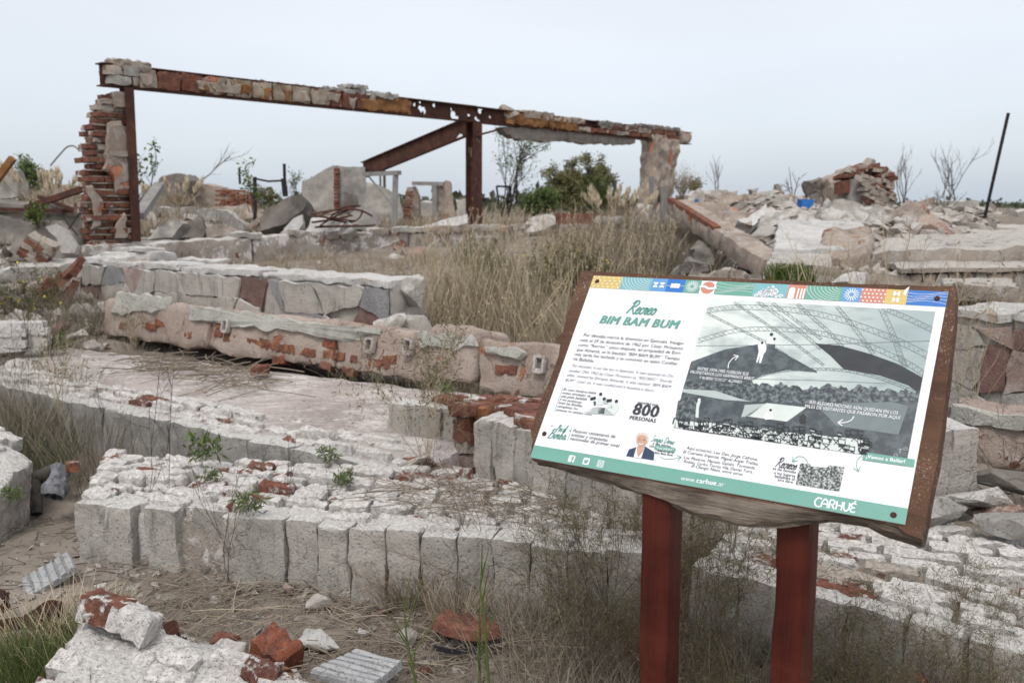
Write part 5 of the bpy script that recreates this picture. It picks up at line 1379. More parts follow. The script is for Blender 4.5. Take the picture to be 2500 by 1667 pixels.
def disc(c, r, n=24, a0=0.0, a1=2 * math.pi):
    t = np.linspace(a0, a1, n + 1)[:-1] if a1 - a0 > 6.2 else np.linspace(a0, a1, n)
    return np.stack([c[0] + r * np.cos(t), c[1] + r * np.sin(t)], 1)
INK = {}
def ink(mat, part, polys, z):
    INK.setdefault((part, mat), []).append(flat(polys, z))
PANEL = inpanel('panel', *(lambda V: (np.array(V), [(0, 3, 2, 1), (4, 5, 6, 7), (0, 1, 5, 4), (1, 2, 6, 5), (2, 3, 7, 6), (3, 0, 4, 7)]))([(0, -PH, -.003), (PW, -PH, -.003), (PW, 0, -.003), (0, 0, -.003), (0, -PH, 0), (PW, -PH, 0), (PW, 0, 0), (0, 0, 0)]), PAINT['white'], SIGN)
Z1, Z2, Z3, Z4, Z5 = .0006, .0012, .0018, .0024, .0030
# crops in which the print was measured: origin and scale
A_ = lambda x, y: uv(1280 + x * .22957, 640 + y * .22957)
B_ = lambda x, y: uv(1280 + x * .22957, 920 + y * .22957)
C_ = lambda x, y: uv(1600 + x * .38265, 1100 + y * .38265)
D_ = lambda x, y: uv(1650 + x * .30187, 660 + y * .30187)
E_ = lambda x, y: uv(1420 + x * .39966, 660 + y * .39966)
V_ = lambda x, y: uv(x * S_, y * S_)
# colour band along the top
bh = -A_(705, 272)[1]; bw = PW
bx = [E_(x, 70 + (x - 80) * .045)[0] for x in (80, 240, 428, 520, 628, 727, 818, 1050, 1260, 1370, 1595, 1708, 1858, 1990, 2240)]
bx[0], bx[-1] = 0.0, PW
for a, b, m_ in zip(bx, bx[1:], ['yellow', 'sky', 'blue2', 'blue', 'green', 'white', 'green', 'sky', 'salmon', 'green', 'blue2', 'salmon', 'yellow', 'blue']):
    if m_ != 'white': ink(m_, 'band_square', [[(a, 0), (b, 0), (b, -bh), (a, -bh)]], Z1)
wl = lambda P, z=Z2: ink('white', 'band_ornament', P, z)
cx_ = lambda k: (bx[k] + bx[k + 1]) / 2
star = lambda c, r: [[(c[0] + r * math.cos(t) - .001 * math.sin(t), c[1] + r * math.sin(t) + .001 * math.cos(t)), (c[0] + r * math.cos(t) + .001 * math.sin(t), c[1] + r * math.sin(t) - .001 * math.cos(t)), (c[0] + .0009 * math.sin(t), c[1] - .0009 * math.cos(t)), (c[0] - .0009 * math.sin(t), c[1] + .0009 * math.cos(t))] for t in np.arange(16) * math.pi / 8]
for k, (nx2, ny2) in ((0, (6, 4)), (11, (6, 4))):
    for i in range(nx2):
        for j in range(ny2):
            c_ = (bx[k] + (i + .5) * (bx[k + 1] - bx[k]) / nx2 + (.003 if j % 2 else -.003), -(j + .5) * bh / ny2); r = .0026
            wl([[(c_[0] + r, c_[1]), (c_[0], c_[1] + r), (c_[0] - r, c_[1]), (c_[0], c_[1] - r)]])
for k in (1, 9):
    c0 = (bx[k + 1] - .006, -.001)
    for r in np.linspace(.012, (bx[k + 1] - bx[k]) * .93, 9):
        t = np.linspace(math.pi, 1.5 * math.pi, 18); P = np.stack([c0[0] + r * np.cos(t), np.maximum(c0[1] + r * .62 * np.sin(t), -bh)], 1)
        wl(stroke(P, .0009))
def hourglass(x, y, r, rot=False):
    for s in (1, -1):
        t = np.linspace(0, math.pi, 10)
        P = np.stack([r * np.cos(t), s * (r * 1.1 - r * np.sin(t))], 1)
        if rot: P = P[:, ::-1]
        wl([P + np.array([x, y])])
for s in (-1, 1):
    hourglass(cx_(2) + s * .0095, -bh * .5, .0072)
    hourglass(cx_(12), -bh * .5 + s * .0085, .0066, True)
wl([[(cx_(3) - .013, -bh * .34), (cx_(3) + .013, -bh * .34), (cx_(3) + .013, -bh * .68), (cx_(3) - .013, -bh * .68)]]); wl(stroke([(bx[3], -bh * .52), (bx[4], -bh * .5)], .001))
for k in (4, 10):
    c_ = (cx_(k), -bh * .5)
    P = star(c_, bh * .44); wl(P); ink('green' if k == 4 else 'blue2', 'band_ornament', [disc(c_, bh * .14)], Z3)
c_ = (cx_(5), -bh * .52); ink('salmon', 'band_square', [disc(c_, bh * .46, 28)], Z1)
wl(stroke(smooth_([(c_[0] - .023, c_[1] + .001), (c_[0] - .01, c_[1] + .003), (c_[0] + .006, c_[1] - .003), (c_[0] + .024, c_[1] + .002)]), .0065))
for k in (6, 13):
    for j in range(5):
        t = np.linspace(0, 1, 14); y0 = -bh * (.12 + .17 * j)
        wl(stroke(np.stack([bx[k] + (bx[k + 1] - bx[k]) * t, y0 - bh * .16 * np.sin(t * 3.6 + j * .6 + k) * (1 if k == 6 else .8)], 1), .0008))
for j in range(60):
    x = (rb.random() + rb.random()) * .5; yy = rb.random() * (1 - abs(x - .5) * 2) * .82
    wl([disc((bx[7] + .004 + x * (bx[8] - bx[7] - .008), -bh + .002 + yy * bh), .0035, 8)])
x0_ = bx[8]; wd_ = bx[9] - bx[8]
wl([[(x0_ + wd_ * .08, -bh), (x0_ + wd_ * .08, -bh * .45)] + [(x0_ + wd_ * (.25 + .17 * math.cos(t)), -bh * (.40 - .22 * math.sin(t))) for t in np.linspace(math.pi, 0, 9)] + [(x0_ + wd_ * .42, -bh)]])
for s in (.55, .73, .88): wl([[(x0_ + wd_ * s, -bh), (x0_ + wd_ * s, -bh * .25), (x0_ + wd_ * (s + .085), -bh * .25), (x0_ + wd_ * (s + .085), -bh)]])
# footer
fl, frr = -B_(100, 712)[1], -C_(1592, 372)[1]
fy = (fl + frr) / 2
ink('teal', 'footer_band', [[(0, -fy), (PW, -fy), (PW, -PH), (0, -PH)]], Z1)
# lettering
_tc = {}
def text(s, L, R, mat, bold=0, shear=0.0, sy=1.0, z=Z2, part='lettering'):
    L, R = np.asarray(L), np.asarray(R)
    k = (s, bold, shear)
    if k not in _tc:
        c = bpy.data.curves.new('t', 'FONT'); c.body = s; c.size = 1; c.resolution_u = 2; c.shear = shear; c.space_character = 1 + .04 * bold
        o = bpy.data.objects.new('t', c); COL.objects.link(o)
        dg = bpy.context.evaluated_depsgraph_get()
        me = bpy.data.meshes.new_from_object(o.evaluated_get(dg))
        V = np.array([v.co[:] for v in me.vertices]); F = [tuple(p.vertices) for p in me.polygons]
        bpy.data.objects.remove(o); bpy.data.curves.remove(c); bpy.data.meshes.remove(me)
        if bold:                                       # heavier weight: the outline again, a little to each side
            n_c = 5 if bold > .8 else 2
            dx = [(j / (n_c - 1) - .5) * .055 * bold for j in range(n_c)]
            V, F = join([(V + [d_, (.010 * bold if j % 2 else -.008 * bold), j * .02], F) for j, d_ in enumerate(dx)])
        _tc[k] = (V, F)
    V, F = _tc[k]
    w0 = V[:, 0].max() - V[:, 0].min()
    ex = (R - L); Ls = np.linalg.norm(ex); ex = ex / Ls; ey = np.array([-ex[1], ex[0]])
    q_ = Ls / w0
    P = L + np.outer((V[:, 0] - V[:, 0].min()) * q_, ex) + np.outer(V[:, 1] * q_ * sy, ey)
    INK.setdefault((part, mat), []).append((np.concatenate([P, z + V[:, 2:3] * .0008], 1), F))
IT = .22
text('BIM BAM BUM', A_(795, 648), A_(1645, 710), 'teal_txt', 2, IT, 1.0)
for s, a, b in [('Por décadas marcó la diversión en Epecuén. Inaugu-', (630, 790), (1700, 880)), ('rado el 29 de diciembre de 1962 por César Pirosanto', (592, 842), (1685, 935)), ('como “Recreo”, poco después, en propiedad de Enri-', (573, 893), (1668, 985)), ('que Almarza, se lo bautizó “BIM BAM BUM”. Tiempo', (555, 945), (1650, 1045)), ('más tarde fue techado y se convirtió en salón Confite-', (535, 993), (1632, 1098)), ('ría Bailable.', (517, 1043), (740, 1068))]:
    text(s, A_(*a), A_(*b), 'ink', .12, .06)
for s, a, b in [('For decades, it set the fun in Epecuén. It was opened on De-', (508, 1112), (1592, 1228)), ('cember 29th 1962 by César Pirosanto as “RECREO”. Shortly', (472, 1165), (1575, 1285)), ('after, owned by Enrique Almarza, it was named “BIM BAM', (453, 1213), (1560, 1342)), ('BUM”. Later on, it was roofed and it became a disco.', (436, 1265), (1380, 1380))]:
    text(s, A_(*a), A_(*b), 'ink2', 0, IT)
for s, a, b in [('En esos tiempos había', (415, 143), (762, 185)), ('mesas alrededor de', (403, 180), (705, 218)), ('una pista bailable', (390, 215), (665, 252)), ('y los asistentes', (375, 248), (607, 285)), ('eran las familias', (365, 285), (617, 322)), ('completas; los', (352, 322), (568, 352)), ('jóvenes no asistían solos', (335, 360), (717, 412)), ('Pasaron centenares de', (515, 588), (965, 650)), ('artistas y orquestas', (498, 628), (885, 688)), ('nacionales de primer nivel', (485, 668), (1010, 750))]:
    text(s, B_(*a), B_(*b), 'ink', .2, IT)
for s, a, b, bo in [('capacidad para', (1203, 280), (1427, 310), 1), ('800', (1143, 395), (1420, 432), 1.5), ('PERSONAS', (1117, 450), (1398, 487), 1.3), ('y sus inicios', (1365, 717), (1555, 750), 1), ('con', (1327, 742), (1378, 750), 1), ('fueron en el', (1415, 790), (1588, 817), 1), ('Bim Bam Bum', (1390, 815), (1578, 843), 1)]:
    text(s, B_(*a), B_(*b), 'ink', bo, 0 if s != '800' else .05)
def pill(a, b, h_):
    a, b = np.asarray(a), np.asarray(b); t = unit(b - a); nn = np.array([-t[1], t[0]]); an = math.atan2(t[1], t[0])
    return [list(disc(b, h_, 8, an - math.pi / 2, an + math.pi / 2)) + list(disc(a, h_, 8, an + math.pi / 2, an + 1.5 * math.pi))]
ink('teal', 'lettering', pill(B_(1410, 752), B_(1585, 778), .0066), Z2)
text('“Los jokers”', B_(1402, 765), B_(1590, 788), 'white', 1, 0, z=Z3)
cb = lambda x, y: (x, y)
for s, L, R in [('Aquí actuaron: Leo Dan, Jorge Cafrune,', B_(1722, 765), C_(652, 65)), ('El Cuarteto Imperial, Miguel Ángel Trelles,', B_(1688, 808), C_(657, 94)), ('Los Plateros, Manolo Galván, Tormenta,', C_(180, 50), C_(637, 119)), ('Robles, Carlos Torres Vila, Daniel Toro,', C_(180, 75), C_(620, 144)), ('El Chango Nieto, entre otros.', C_(230, 105), C_(560, 160))]:
    text(s, L, R, 'ink', .12, IT)
text('www.', C_(160, 187), C_(255, 202), 'white', 0, 0); text('carhue', C_(260, 203), C_(388, 222), 'white', 1.2, 0); text('.ar', C_(393, 223), C_(437, 230), 'white', 0, 0)
for s, a, b in [('se les llamaba', (748, 120), (897, 146)), ('a los lugares', (757, 147), (892, 170)), ('bailables al', (760, 170), (888, 190)), ('aire libre.', (780, 192), (882, 210))]:
    text(s, C_(*a), C_(*b), 'ink', .5, 0)
ink('teal', 'lettering', [[C_(1330, 10), C_(1657, 57), C_(1650, 106), C_(1320, 60)]], Z3)
text('¡Vamos a Bailar!', C_(1345, 48), C_(1592, 82), 'white', 1.3, 0, z=Z4)
for s, a, b in [('ENTRE 1974-1985 FUERON SUS', (175, 808), (588, 855)), ('PROPIETARIOS LOS HERMANOS BREIT', (118, 835), (632, 892)), ('Y RUBÉN “COCO” ALONSO', (190, 880), (535, 918)), ('SUS ALEGRES NOCHES AÚN QUEDAN EN LOS', (1078, 1080), (1797, 1170)), ('MILES DE VISITANTES QUE PASARON POR AQUÍ', (1043, 1112), (1815, 1210))]:
    text(s, D_(*a), D_(*b), 'white', .3, .08, sy=1.25, z=Z5)
for (x, y), ch in zip([(1840, 1458), (1795, 1480), (1760, 1510)], 'OTO'):
    text(ch, D_(x, y), D_(x + 34, y + 4), 'p2', 0, 0, z=Z5)
# hand-drawn script words: strokes in a unit box
SCR = {'R': ([[(0, 0), (.25, .5), (.42, 1)], [(.12, .75), (.3, .98), (.6, 1.0), (.72, .8), (.55, .58), (.3, .5), (.45, .3), (.7, 0), (.85, .05)]], .78), 'e': ([[(0, .22), (.2, .28), (.34, .42), (.26, .5), (.1, .4), (.06, .15), (.2, .0), (.45, .15)]], .40), 'c': ([[(.34, .4), (.24, .48), (.08, .35), (.06, .12), (.2, 0), (.42, .15)]], .38), 'r': ([[(0, .2), (.12, .5), (.16, .42), (.3, .44), (.2, .1), (.3, 0), (.42, .15)]], .38), 'o': ([[(.2, .48), (.06, .3), (.08, .05), (.24, 0), (.36, .2), (.3, .42), (.2, .48), (.3, .36), (.46, .38)]], .44),
       's': ([[(0, .1), (.22, .5), (.3, .2), (.2, 0), (.02, .04)]], .36), 'P': ([[(0, 0), (.3, .95)], [(.1, .8), (.35, 1), (.6, .88), (.5, .6), (.2, .5)]], .6), 'B': ([[(0, 0), (.3, .95)], [(.08, .8), (.35, 1), (.62, .9), (.5, .62), (.25, .52), (.55, .45), (.5, .1), (.2, -.02), (0, .1)]], .64), 'S': ([[(.6, .85), (.45, 1), (.25, .85), (.4, .5), (.4, .15), (.15, 0), (0, .15)]], .58), 'D': ([[(.1, 0), (.3, .95)], [(.05, .8), (.4, 1), (.7, .7), (.55, .2), (.2, -.02), (.0, .1)]], .72),
       'i': ([[(0, .2), (.14, .48), (.1, .1), (.2, 0), (.32, .15)], [(.2, .66), (.23, .7)]], .28), 'm': ([[(0, 0), (.12, .48), (.14, .3), (.28, .48), (.26, 0)], [(.26, .25), (.44, .48), (.44, .1), (.52, 0), (.62, .15)]], .6), 'n': ([[(0, 0), (.12, .48), (.14, .3), (.3, .48), (.28, .1), (.36, 0), (.48, .15)]], .44), 'b': ([[(0, .2), (.3, .95), (.2, 1), (.08, .1), (.2, 0), (.34, .2), (.26, .4), (.12, .3)]], .4), 'a': ([[(.34, .42), (.18, .48), (.04, .2), (.14, 0), (.3, .2), (.36, .46), (.32, .1), (.4, 0), (.5, .15)]], .46), 'l': ([[(0, .2), (.28, .8), (.22, 1), (.1, .6), (.1, .1), (.2, 0), (.32, .15)]], .28), 'g': ([[(.34, .42), (.18, .48), (.04, .25), (.14, .02), (.3, .2), (.36, .46), (.26, -.3), (.08, -.4), (.1, -.2), (.45, .15)]], .44), ' ': ([], .3), '“': ([[(0, .8), (.08, 1)], [(.16, .8), (.24, 1)]], .3)}
def script(s, L, R, h_, mat, w_, sl=.25, z=Z2):
    L, R = np.asarray(L), np.asarray(R); tot = sum(SCR[c][1] for c in s); x = 0
    ex = R - L; Ls = np.linalg.norm(ex); ex /= Ls; ey = np.array([-ex[1], ex[0]]); k = Ls / tot
    for c in s:
        for st in SCR[c][0]:
            P = smooth_(st, 5) if len(st) > 2 else np.array(st, float)
            P = np.array([L + ex * ((p[0] + x) * k + p[1] * h_ * sl) + ey * p[1] * h_ for p in P])
            ink(mat, 'lettering', stroke(P, w_), z)
        x += SCR[c][1]
script('Recreo', A_(1085, 545), A_(1385, 562), .040, 'teal_txt', .0048)
script('Por el', B_(338, 575), B_(432, 588), .019, 'teal_txt', .0022); script('Bimba', B_(250, 648), B_(432, 668), .027, 'teal_txt', .0026)
script('“', B_(262, 560), B_(285, 563), .013, 'teal_txt', .0018); script('“', B_(452, 612), B_(472, 614), .013, 'teal_txt', .0018)
script('Sergio Denis', B_(1345, 682), B_(1588, 718), .016, 'teal_txt', .0014)
script('Recreos', C_(765, 103), C_(895, 122), .024, 'ink', .0019)
for a, b in [((412, 115), (322, 365)), ((510, 532), (460, 680))]: ink('teal_txt', 'lettering', stroke([B_(*a), B_(*b)], .0012), Z2)
def arrow(P, w_, mat, z, hd=.011):
    P = smooth_(P); ink(mat, 'arrow', stroke(P, w_), z)
    t = unit(P[-1] - P[-2]); nn = np.array([-t[1], t[0]])
    for s in (1, -1): ink(mat, 'arrow', stroke([P[-1], P[-1] - t * hd + nn * s * hd * .7], w_), z)
arrow([B_(1447, 850), B_(1500, 872), B_(1580, 872), B_(1672, 852)], .0014, 'teal_txt', Z2)
arrow([C_(978, 88), C_(955, 48), C_(910, 38), C_(875, 72)], .0014, 'teal_txt', Z3); arrow([C_(1318, 32), C_(1290, 60), C_(1284, 95), C_(1297, 134)], .0014, 'teal_txt', Z3)
arrow([D_(425, 795), D_(432, 755), D_(465, 715), D_(510, 697)], .0022, 'white', Z5); arrow([D_(1443, 1183), D_(1420, 1215), D_(1370, 1233), D_(1310, 1235)], .0022, 'white', Z5)
# rounded logo lettering in the footer
def logo(st, w_=.0032): ink('white', 'lettering', stroke(st, w_), Z2)
L0, R0 = C_(1012, 352), C_(1280, 396); ex = unit(R0 - L0); ey = np.array([-ex[1], ex[0]]); k_ = np.linalg.norm(R0 - L0) / 5.05
for x, sts in [(0, [[(.8, .95), (.35, 1.0), (.05, .65), (.05, .3), (.35, 0), (.8, .05)]]), (.85, [[(.0, 0), (.05, .6), (.38, 1.0), (.72, .6), (.76, 0)], [(.05, .42), (.74, .42)]]), (1.78, [[(.04, 0), (.04, .98)], [(.04, .98), (.45, 1), (.62, .75), (.45, .5), (.1, .46)], [(.3, .46), (.68, 0)]]), (2.62, [[(.04, 0), (.04, 1)], [(.68, 0), (.68, 1)], [(.04, .5), (.68, .5)]]), (3.48, [[(.04, 1), (.04, .35), (.35, 0), (.66, .35), (.66, 1)]]), (4.25, [[(.7, .95), (.3, 1.0), (.1, .75), (.35, .52), (.6, .5)], [(.35, .52), (.08, .25), (.3, 0), (.7, .05)], [(.4, 1.15), (.58, 1.32)]])]:
    for st in sts:
        P = smooth_(st, 5) if len(st) > 2 else np.array(st, float)
        logo([L0 + ex * (p[0] + x) * k_ + ey * p[1] * k_ * 1.12 for p in P])
# small round-cornered icons
for i, (x, y) in enumerate([(505, 870), (660, 897), (812, 924)]):
    c_ = B_(x, y); r = .0092
    sq = np.concatenate([disc(c_ + np.array(d) * r * .68, r * .32, 6, a, a + math.pi / 2) for d, a in (((1, 1), 0), ((-1, 1), math.pi / 2), ((-1, -1), math.pi), ((1, -1), 1.5 * math.pi))])
    ink('white', 'icon', [sq], Z2)
    if i == 0: ink('teal', 'icon', stroke(smooth_([c_ + np.array(p) * r for p in [(.62, .62), (.38, .6), (.28, .35), (.28, -1.0)]]), .0031) + stroke([c_ + np.array([-.05, .06]) * r, c_ + np.array([.62, .06]) * r], .0028), Z3)
    if i == 1: ink('teal', 'icon', [np.array([c_ + np.array(p) * r for p in [(-.7, -.5), (-.3, -.45), (-.62, -.15), (-.45, -.1), (-.7, .25), (-.5, .22), (-.68, .55), (-.3, .25), (0, .15), (.1, .48), (.38, .58), (.55, .45), (.75, .5), (.62, .3), (.55, -.1), (.3, -.5), (-.1, -.68)]])], Z3)
    if i == 2:
        ink('teal', 'icon', stroke(disc(c_, r * .36, 18), .0019, True), Z3); ink('teal', 'icon', [disc(c_ + np.array([.5, .5]) * r, r * .1, 8)], Z3)
        q_ = np.concatenate([disc(c_ + np.array(d) * r * .42, r * .3, 5, a, a + math.pi / 2) for d, a in (((1, 1), 0), ((-1, 1), math.pi / 2), ((-1, -1), math.pi), ((1, -1), 1.5 * math.pi))]); ink('teal', 'icon', stroke(q_, .0016, True), Z3)
# large archive photograph of a half-roofed hall
PT = lambda *a: [D_(*p) for p in a]
quad = [V_(1632, 686), V_(2153, 716), V_(2080, 1050), V_(1540, 988)]
u0_, u1_ = (quad[0][0] + quad[3][0]) / 2, (quad[1][0] + quad[2][0]) / 2; v0_, v1_ = (quad[0][1] + quad[1][1]) / 2, (quad[2][1] + quad[3][1]) / 2
ph = lambda m_, P, z: ink(m_, 'archive_photo', P, z)
clampP = lambda P: [np.array([min(max(p[0], u0_), u1_), min(max(p[1], v1_), v0_)]) for p in P]
ph('photo', [[(u0_, v0_), (u1_, v0_), (u1_, v1_), (u0_, v1_)]], Z1)
ph('p4', [clampP([D_(-20, 1300), D_(-20, 960), D_(60, 935), D_(460, 960), D_(640, 925), D_(1080, 985), D_(1180, 965), D_(1980, 1000), D_(1885, 1530), D_(1600, 1500)])], Z2)
ph('roof', [clampP(PT((120, 740), (400, 640), (680, 598), (800, 630), (1135, 825), (900, 805), (700, 850), (560, 915), (460, 965), (40, 940)))], Z3 - .0003)
ph('p5', [clampP(PT((1128, 592), (1330, 610), (1580, 680), (1800, 760), (2010, 870), (1985, 1000), (1880, 930), (1650, 850), (1360, 800), (1250, 690)))], Z3 - .0003)
top_ = [D_(x, y + 14 * math.sin(x * .05) + 10 * math.sin(x * .13 + 1)) for x, y in [(x, np.interp(x, [60, 300, 620, 720, 900, 1050, 1150, 1250, 1400, 1500, 1650, 1980], [880, 925, 905, 925, 925, 960, 945, 925, 965, 930, 965, 985])) for x in range(60, 1985, 22)]]
ph('trees', [clampP(top_ + [D_(1975, 1060), D_(1100, 1080), D_(560, 1060), D_(20, 960)])], Z3)
ph('p2', [clampP(PT((50, 960), (320, 975), (520, 1040), (620, 1065), (400, 1050), (40, 985)))], Z3 + .0002)
ph('p1', [PT((735, 1075), (1060, 1110), (900, 1225), (560, 1180))], Z3 + .0002); ph('p2', [PT((560, 1090), (720, 1080), (600, 1180), (530, 1190))], Z3 + .0002)
ph('trees', [PT((0, 1180), (20, 1060), (90, 1020), (160, 1050), (180, 1130), (140, 1210), (40, 1230))], Z3 + .0003)
ph('p3', [PT((1100, 1050), (1560, 1010), (1880, 1100), (1800, 1330), (1300, 1260))], Z3 - .0002)
ph('p1', [clampP(PT((0, 1215), (400, 1240), (700, 1290), (1100, 1330), (1520, 1370), (1490, 1490), (1000, 1420), (400, 1340), (-10, 1300)))], Z3 - .0001)
rgp = random.Random(12)
for i in range(110):                                   # chairs and tables
    x = rgp.uniform(10, 1560); y = 1200 + x * .085 + rgp.uniform(0, 150); s = rgp.uniform(28, 62)
    for a, b in [((0, 0), (s, 8)), ((0, 0), (s * .9, s)), ((s, 8), (s * .1, s)), ((0, 0), (0, -s * .7)), ((s, 8), (s, -s * .7)), ((0, -s * .7), (s, -s * .7 + 8))]:
        P = clampP([D_(x + a[0], y + a[1]), D_(x + b[0], y + b[1])])
        if np.linalg.norm(P[1] - P[0]) > .004: ph('p5', stroke(P, .0017), Z4)
    if i % 3 == 0: ph('p5', [clampP([D_(x, y), D_(x + s, y + 8), D_(x + s * .95, y + s * .55), D_(x, y + s * .5)])], Z4 - .0002)
    if i % 4 == 0: ph('p2', [clampP([D_(x, y - 8), D_(x + s, y), D_(x + s, y + 9), D_(x, y + 2)])], Z4 + .0002)
for cxx, cyy, rr in [(30, 1240, 75), (400, 1340, 150)]:
    ph('p4', stroke(np.array(clampP([D_(cxx + rr * math.cos(t), cyy - rr * .65 * math.sin(t)) for t in np.linspace(0, math.pi, 20)])), .0035), Z4)
def truss(pts, d_, n, w_=.0008):
    P = smooth_([D_(*p) for p in pts], 8); t = np.gradient(P, axis=0); t /= np.linalg.norm(t, axis=1)[:, None]
    nn = np.stack([-t[:, 1], t[:, 0]], 1) * d_; A1, B1 = P + nn / 2, P - nn / 2
    for L in (A1, B1): ph('p3', stroke(np.array(clampP(L)), w_), Z2 + .0002)
    for i in range(len(P) - 1):
        ph('p3', stroke(clampP([A1[i], B1[i + 1]]), w_ * .7), Z2 + .0002)
        if i % 2: ph('p3', stroke(clampP([B1[i], A1[i + 1]]), w_ * .7), Z2 + .0002)
for p, d_ in [([(235, 330), (480, 300), (800, 310), (1100, 345), (1400, 420), (1750, 550), (2060, 700)], .014), ([(180, 570), (480, 490), (760, 475), (1080, 495), (1300, 540), (1560, 610), (1850, 740), (2030, 850)], .012), ([(260, 350), (500, 470), (740, 590), (900, 690)], .005), ([(470, 260), (740, 440), (960, 590), (1200, 770)], .005), ([(660, 250), (960, 460), (1180, 640)], .007), ([(780, 265), (1060, 470), (1180, 560)], .006), ([(980, 270), (1090, 370), (1240, 500), (1350, 620)], .007), ([(1300, 290), (1400, 410), (1520, 570), (1600, 680)], .008), ([(1660, 310), (1760, 530), (1820, 700), (1860, 790)], .011), ([(1700, 315), (1900, 400), (2090, 490)], .012), ([(460, 965), (640, 870), (860, 815), (1100, 800), (1360, 810), (1600, 860), (1780, 920), (1980, 1000)], .006)]:
    truss(p, d_, 0)
ph('p3', stroke(clampP(PT((150, 610), (700, 608), (1200, 600), (2065, 572))), .001), Z2 + .0003); ph('p3', stroke(clampP(PT((640, 880), (1100, 890), (1700, 915))), .0008), Z2 + .0003); ph('p4', stroke(clampP(PT((800, 635), (1140, 825))), .0035), Z3)
# two men on the roof, a woman and guests: small printed figures
ph('white', [PT((665, 610), (690, 582), (722, 585), (735, 630), (728, 660), (712, 680), (690, 752), (675, 752), (683, 690), (660, 752), (652, 745), (672, 660))], Z3 + .0003); ph('white', [PT((740, 560), (765, 535), (800, 560), (790, 600), (735, 595))], Z3 + .0003)
for x, y, r in [(775, 520, .0042), (798, 557, .0036), (700, 590, .0035)]: ph('p5', [disc(D_(x, y), r, 12)], Z3 + .0005)
ph('p4', stroke(PT((650, 775), (735, 765)), .0016), Z3 + .0004); ph('p4', [PT((740, 600), (805, 600), (800, 640), (750, 635))], Z3 + .0002)
ph('white', [PT((712, 1190), (730, 1155), (760, 1140), (785, 1160), (790, 1205), (725, 1210))], Z3 + .0006); ph('p5', [disc(D_(768, 1132), .0035, 10)], Z3 + .0006); ph('p5', [PT((1000, 1220), (1005, 1180), (1030, 1160), (1055, 1180), (1050, 1235), (1010, 1240))], Z3 + .0006)
ph('p1', [PT((160, 1190), (170, 1080), (185, 1050), (205, 1060), (190, 1110), (185, 1195))], Z3 + .0006); ph('white', [disc(D_(192, 1047), .0035, 10)], Z3 + .0007)
# small prints
sp_ = lambda m_, P, z: ink(m_, 'small_photo', P, z)
sp_('crowd', [[C_(925, 80), C_(990, 86), C_(990, 100), C_(1100, 108), C_(1103, 92), C_(1208, 103), C_(1175, 260), C_(895, 215)]], Z2)
for x, y, m_ in [(815, 185, 'p5'), (720, 235, 'p5'), (747, 228, 'p5'), (852, 235, 'p5'), (893, 255, 'p5'), (918, 252, 'p5'), (982, 260, 'p5')]: sp_(m_, [disc(B_(x, y), .0048, 10)], Z3)
for P, m_ in [([(640, 300), (690, 262), (735, 268), (750, 330), (700, 370), (645, 372)], 'white'), ([(770, 250), (800, 200), (840, 215), (840, 300), (780, 300)], 'p1'), ([(840, 225), (885, 230), (890, 290), (845, 290)], 'p2'), ([(890, 280), (930, 270), (940, 330), (880, 330)], 'p1'), ([(930, 300), (1000, 280), (1010, 340), (955, 412), (900, 380)], 'p1'), ([(735, 262), (762, 258), (765, 300), (740, 310)], 'p4'), ([(650, 370), (700, 335), (780, 320), (870, 330), (960, 410), (740, 395)], 'p2'), ([(790, 330), (860, 330), (850, 395), (785, 390)], 'p4')]: sp_(m_, [[B_(*p) for p in P]], Z2)
for P, m_, z in [([(1085, 842), (1115, 770), (1200, 745), (1290, 740), (1385, 800), (1378, 887)], 'navy', Z2), ([(1195, 752), (1245, 735), (1285, 745), (1245, 868), (1165, 855)], 'white', Z3), ([(1205, 740), (1285, 735), (1262, 800), (1215, 855), (1200, 800)], 'skin', Z4)]: sp_(m_, [[B_(*p) for p in P]], z)
sp_('hair', [[B_(*p) for p in [(1192, 690), (1190, 630), (1215, 598), (1260, 590), (1305, 602), (1325, 640), (1315, 690), (1290, 720), (1210, 715)]]], Z3)
sp_('skin', [[B_(*p) for p in [(1200, 680), (1205, 640), (1230, 622), (1275, 622), (1305, 645), (1305, 690), (1285, 730), (1245, 745), (1212, 725)]]], Z4)
sp_('p5', stroke([B_(1218, 668), B_(1238, 670)], .0013) + stroke([B_(1268, 672), B_(1290, 674)], .0013), Z5); sp_('white', stroke(smooth_([B_(1225, 712), B_(1247, 722), B_(1272, 714)]), .002), Z5)
for (part, m_), L in INK.items():
    if part in ('band_square', 'footer_band'):
        for V, F in L: inpanel(part, V, F, PAINT[m_], PANEL)
    else:
        V, F = join(L); tag(inpanel(part, V, F, PAINT[m_], PANEL), None, None, None, 'stuff')
# torn corner curl, screws
inpanel('torn_corner', *flat([[E_(1990, 110), E_(2004, 101), E_(1999, 118), E_(1990, 132), E_(1978, 158), E_(1966, 148), E_(1972, 125)]], Z3), PAINT['white'], PANEL)
for k, p in enumerate([A_(776, 206), D_(2113, 229), B_(214, 604), C_(1519, 410)]):
    V, F = [], []
    R1, R2 = disc(p, .0068, 16), disc(p, .0045, 16)
    V = np.concatenate([np.c_[R1, np.full(16, .0005)], np.c_[R2, np.full(16, .0042)], np.c_[disc(p, .0015, 16), np.full(16, .003)]])
    F = [(i, (i + 1) % 16, 16 + (i + 1) % 16, 16 + i) for i in range(16)] + [(16 + i, 16 + (i + 1) % 16, 32 + (i + 1) % 16, 32 + i) for i in range(16)] + [tuple(range(32, 48))]
    inpanel('screw', V, F, MAT['rust'], SIGN)
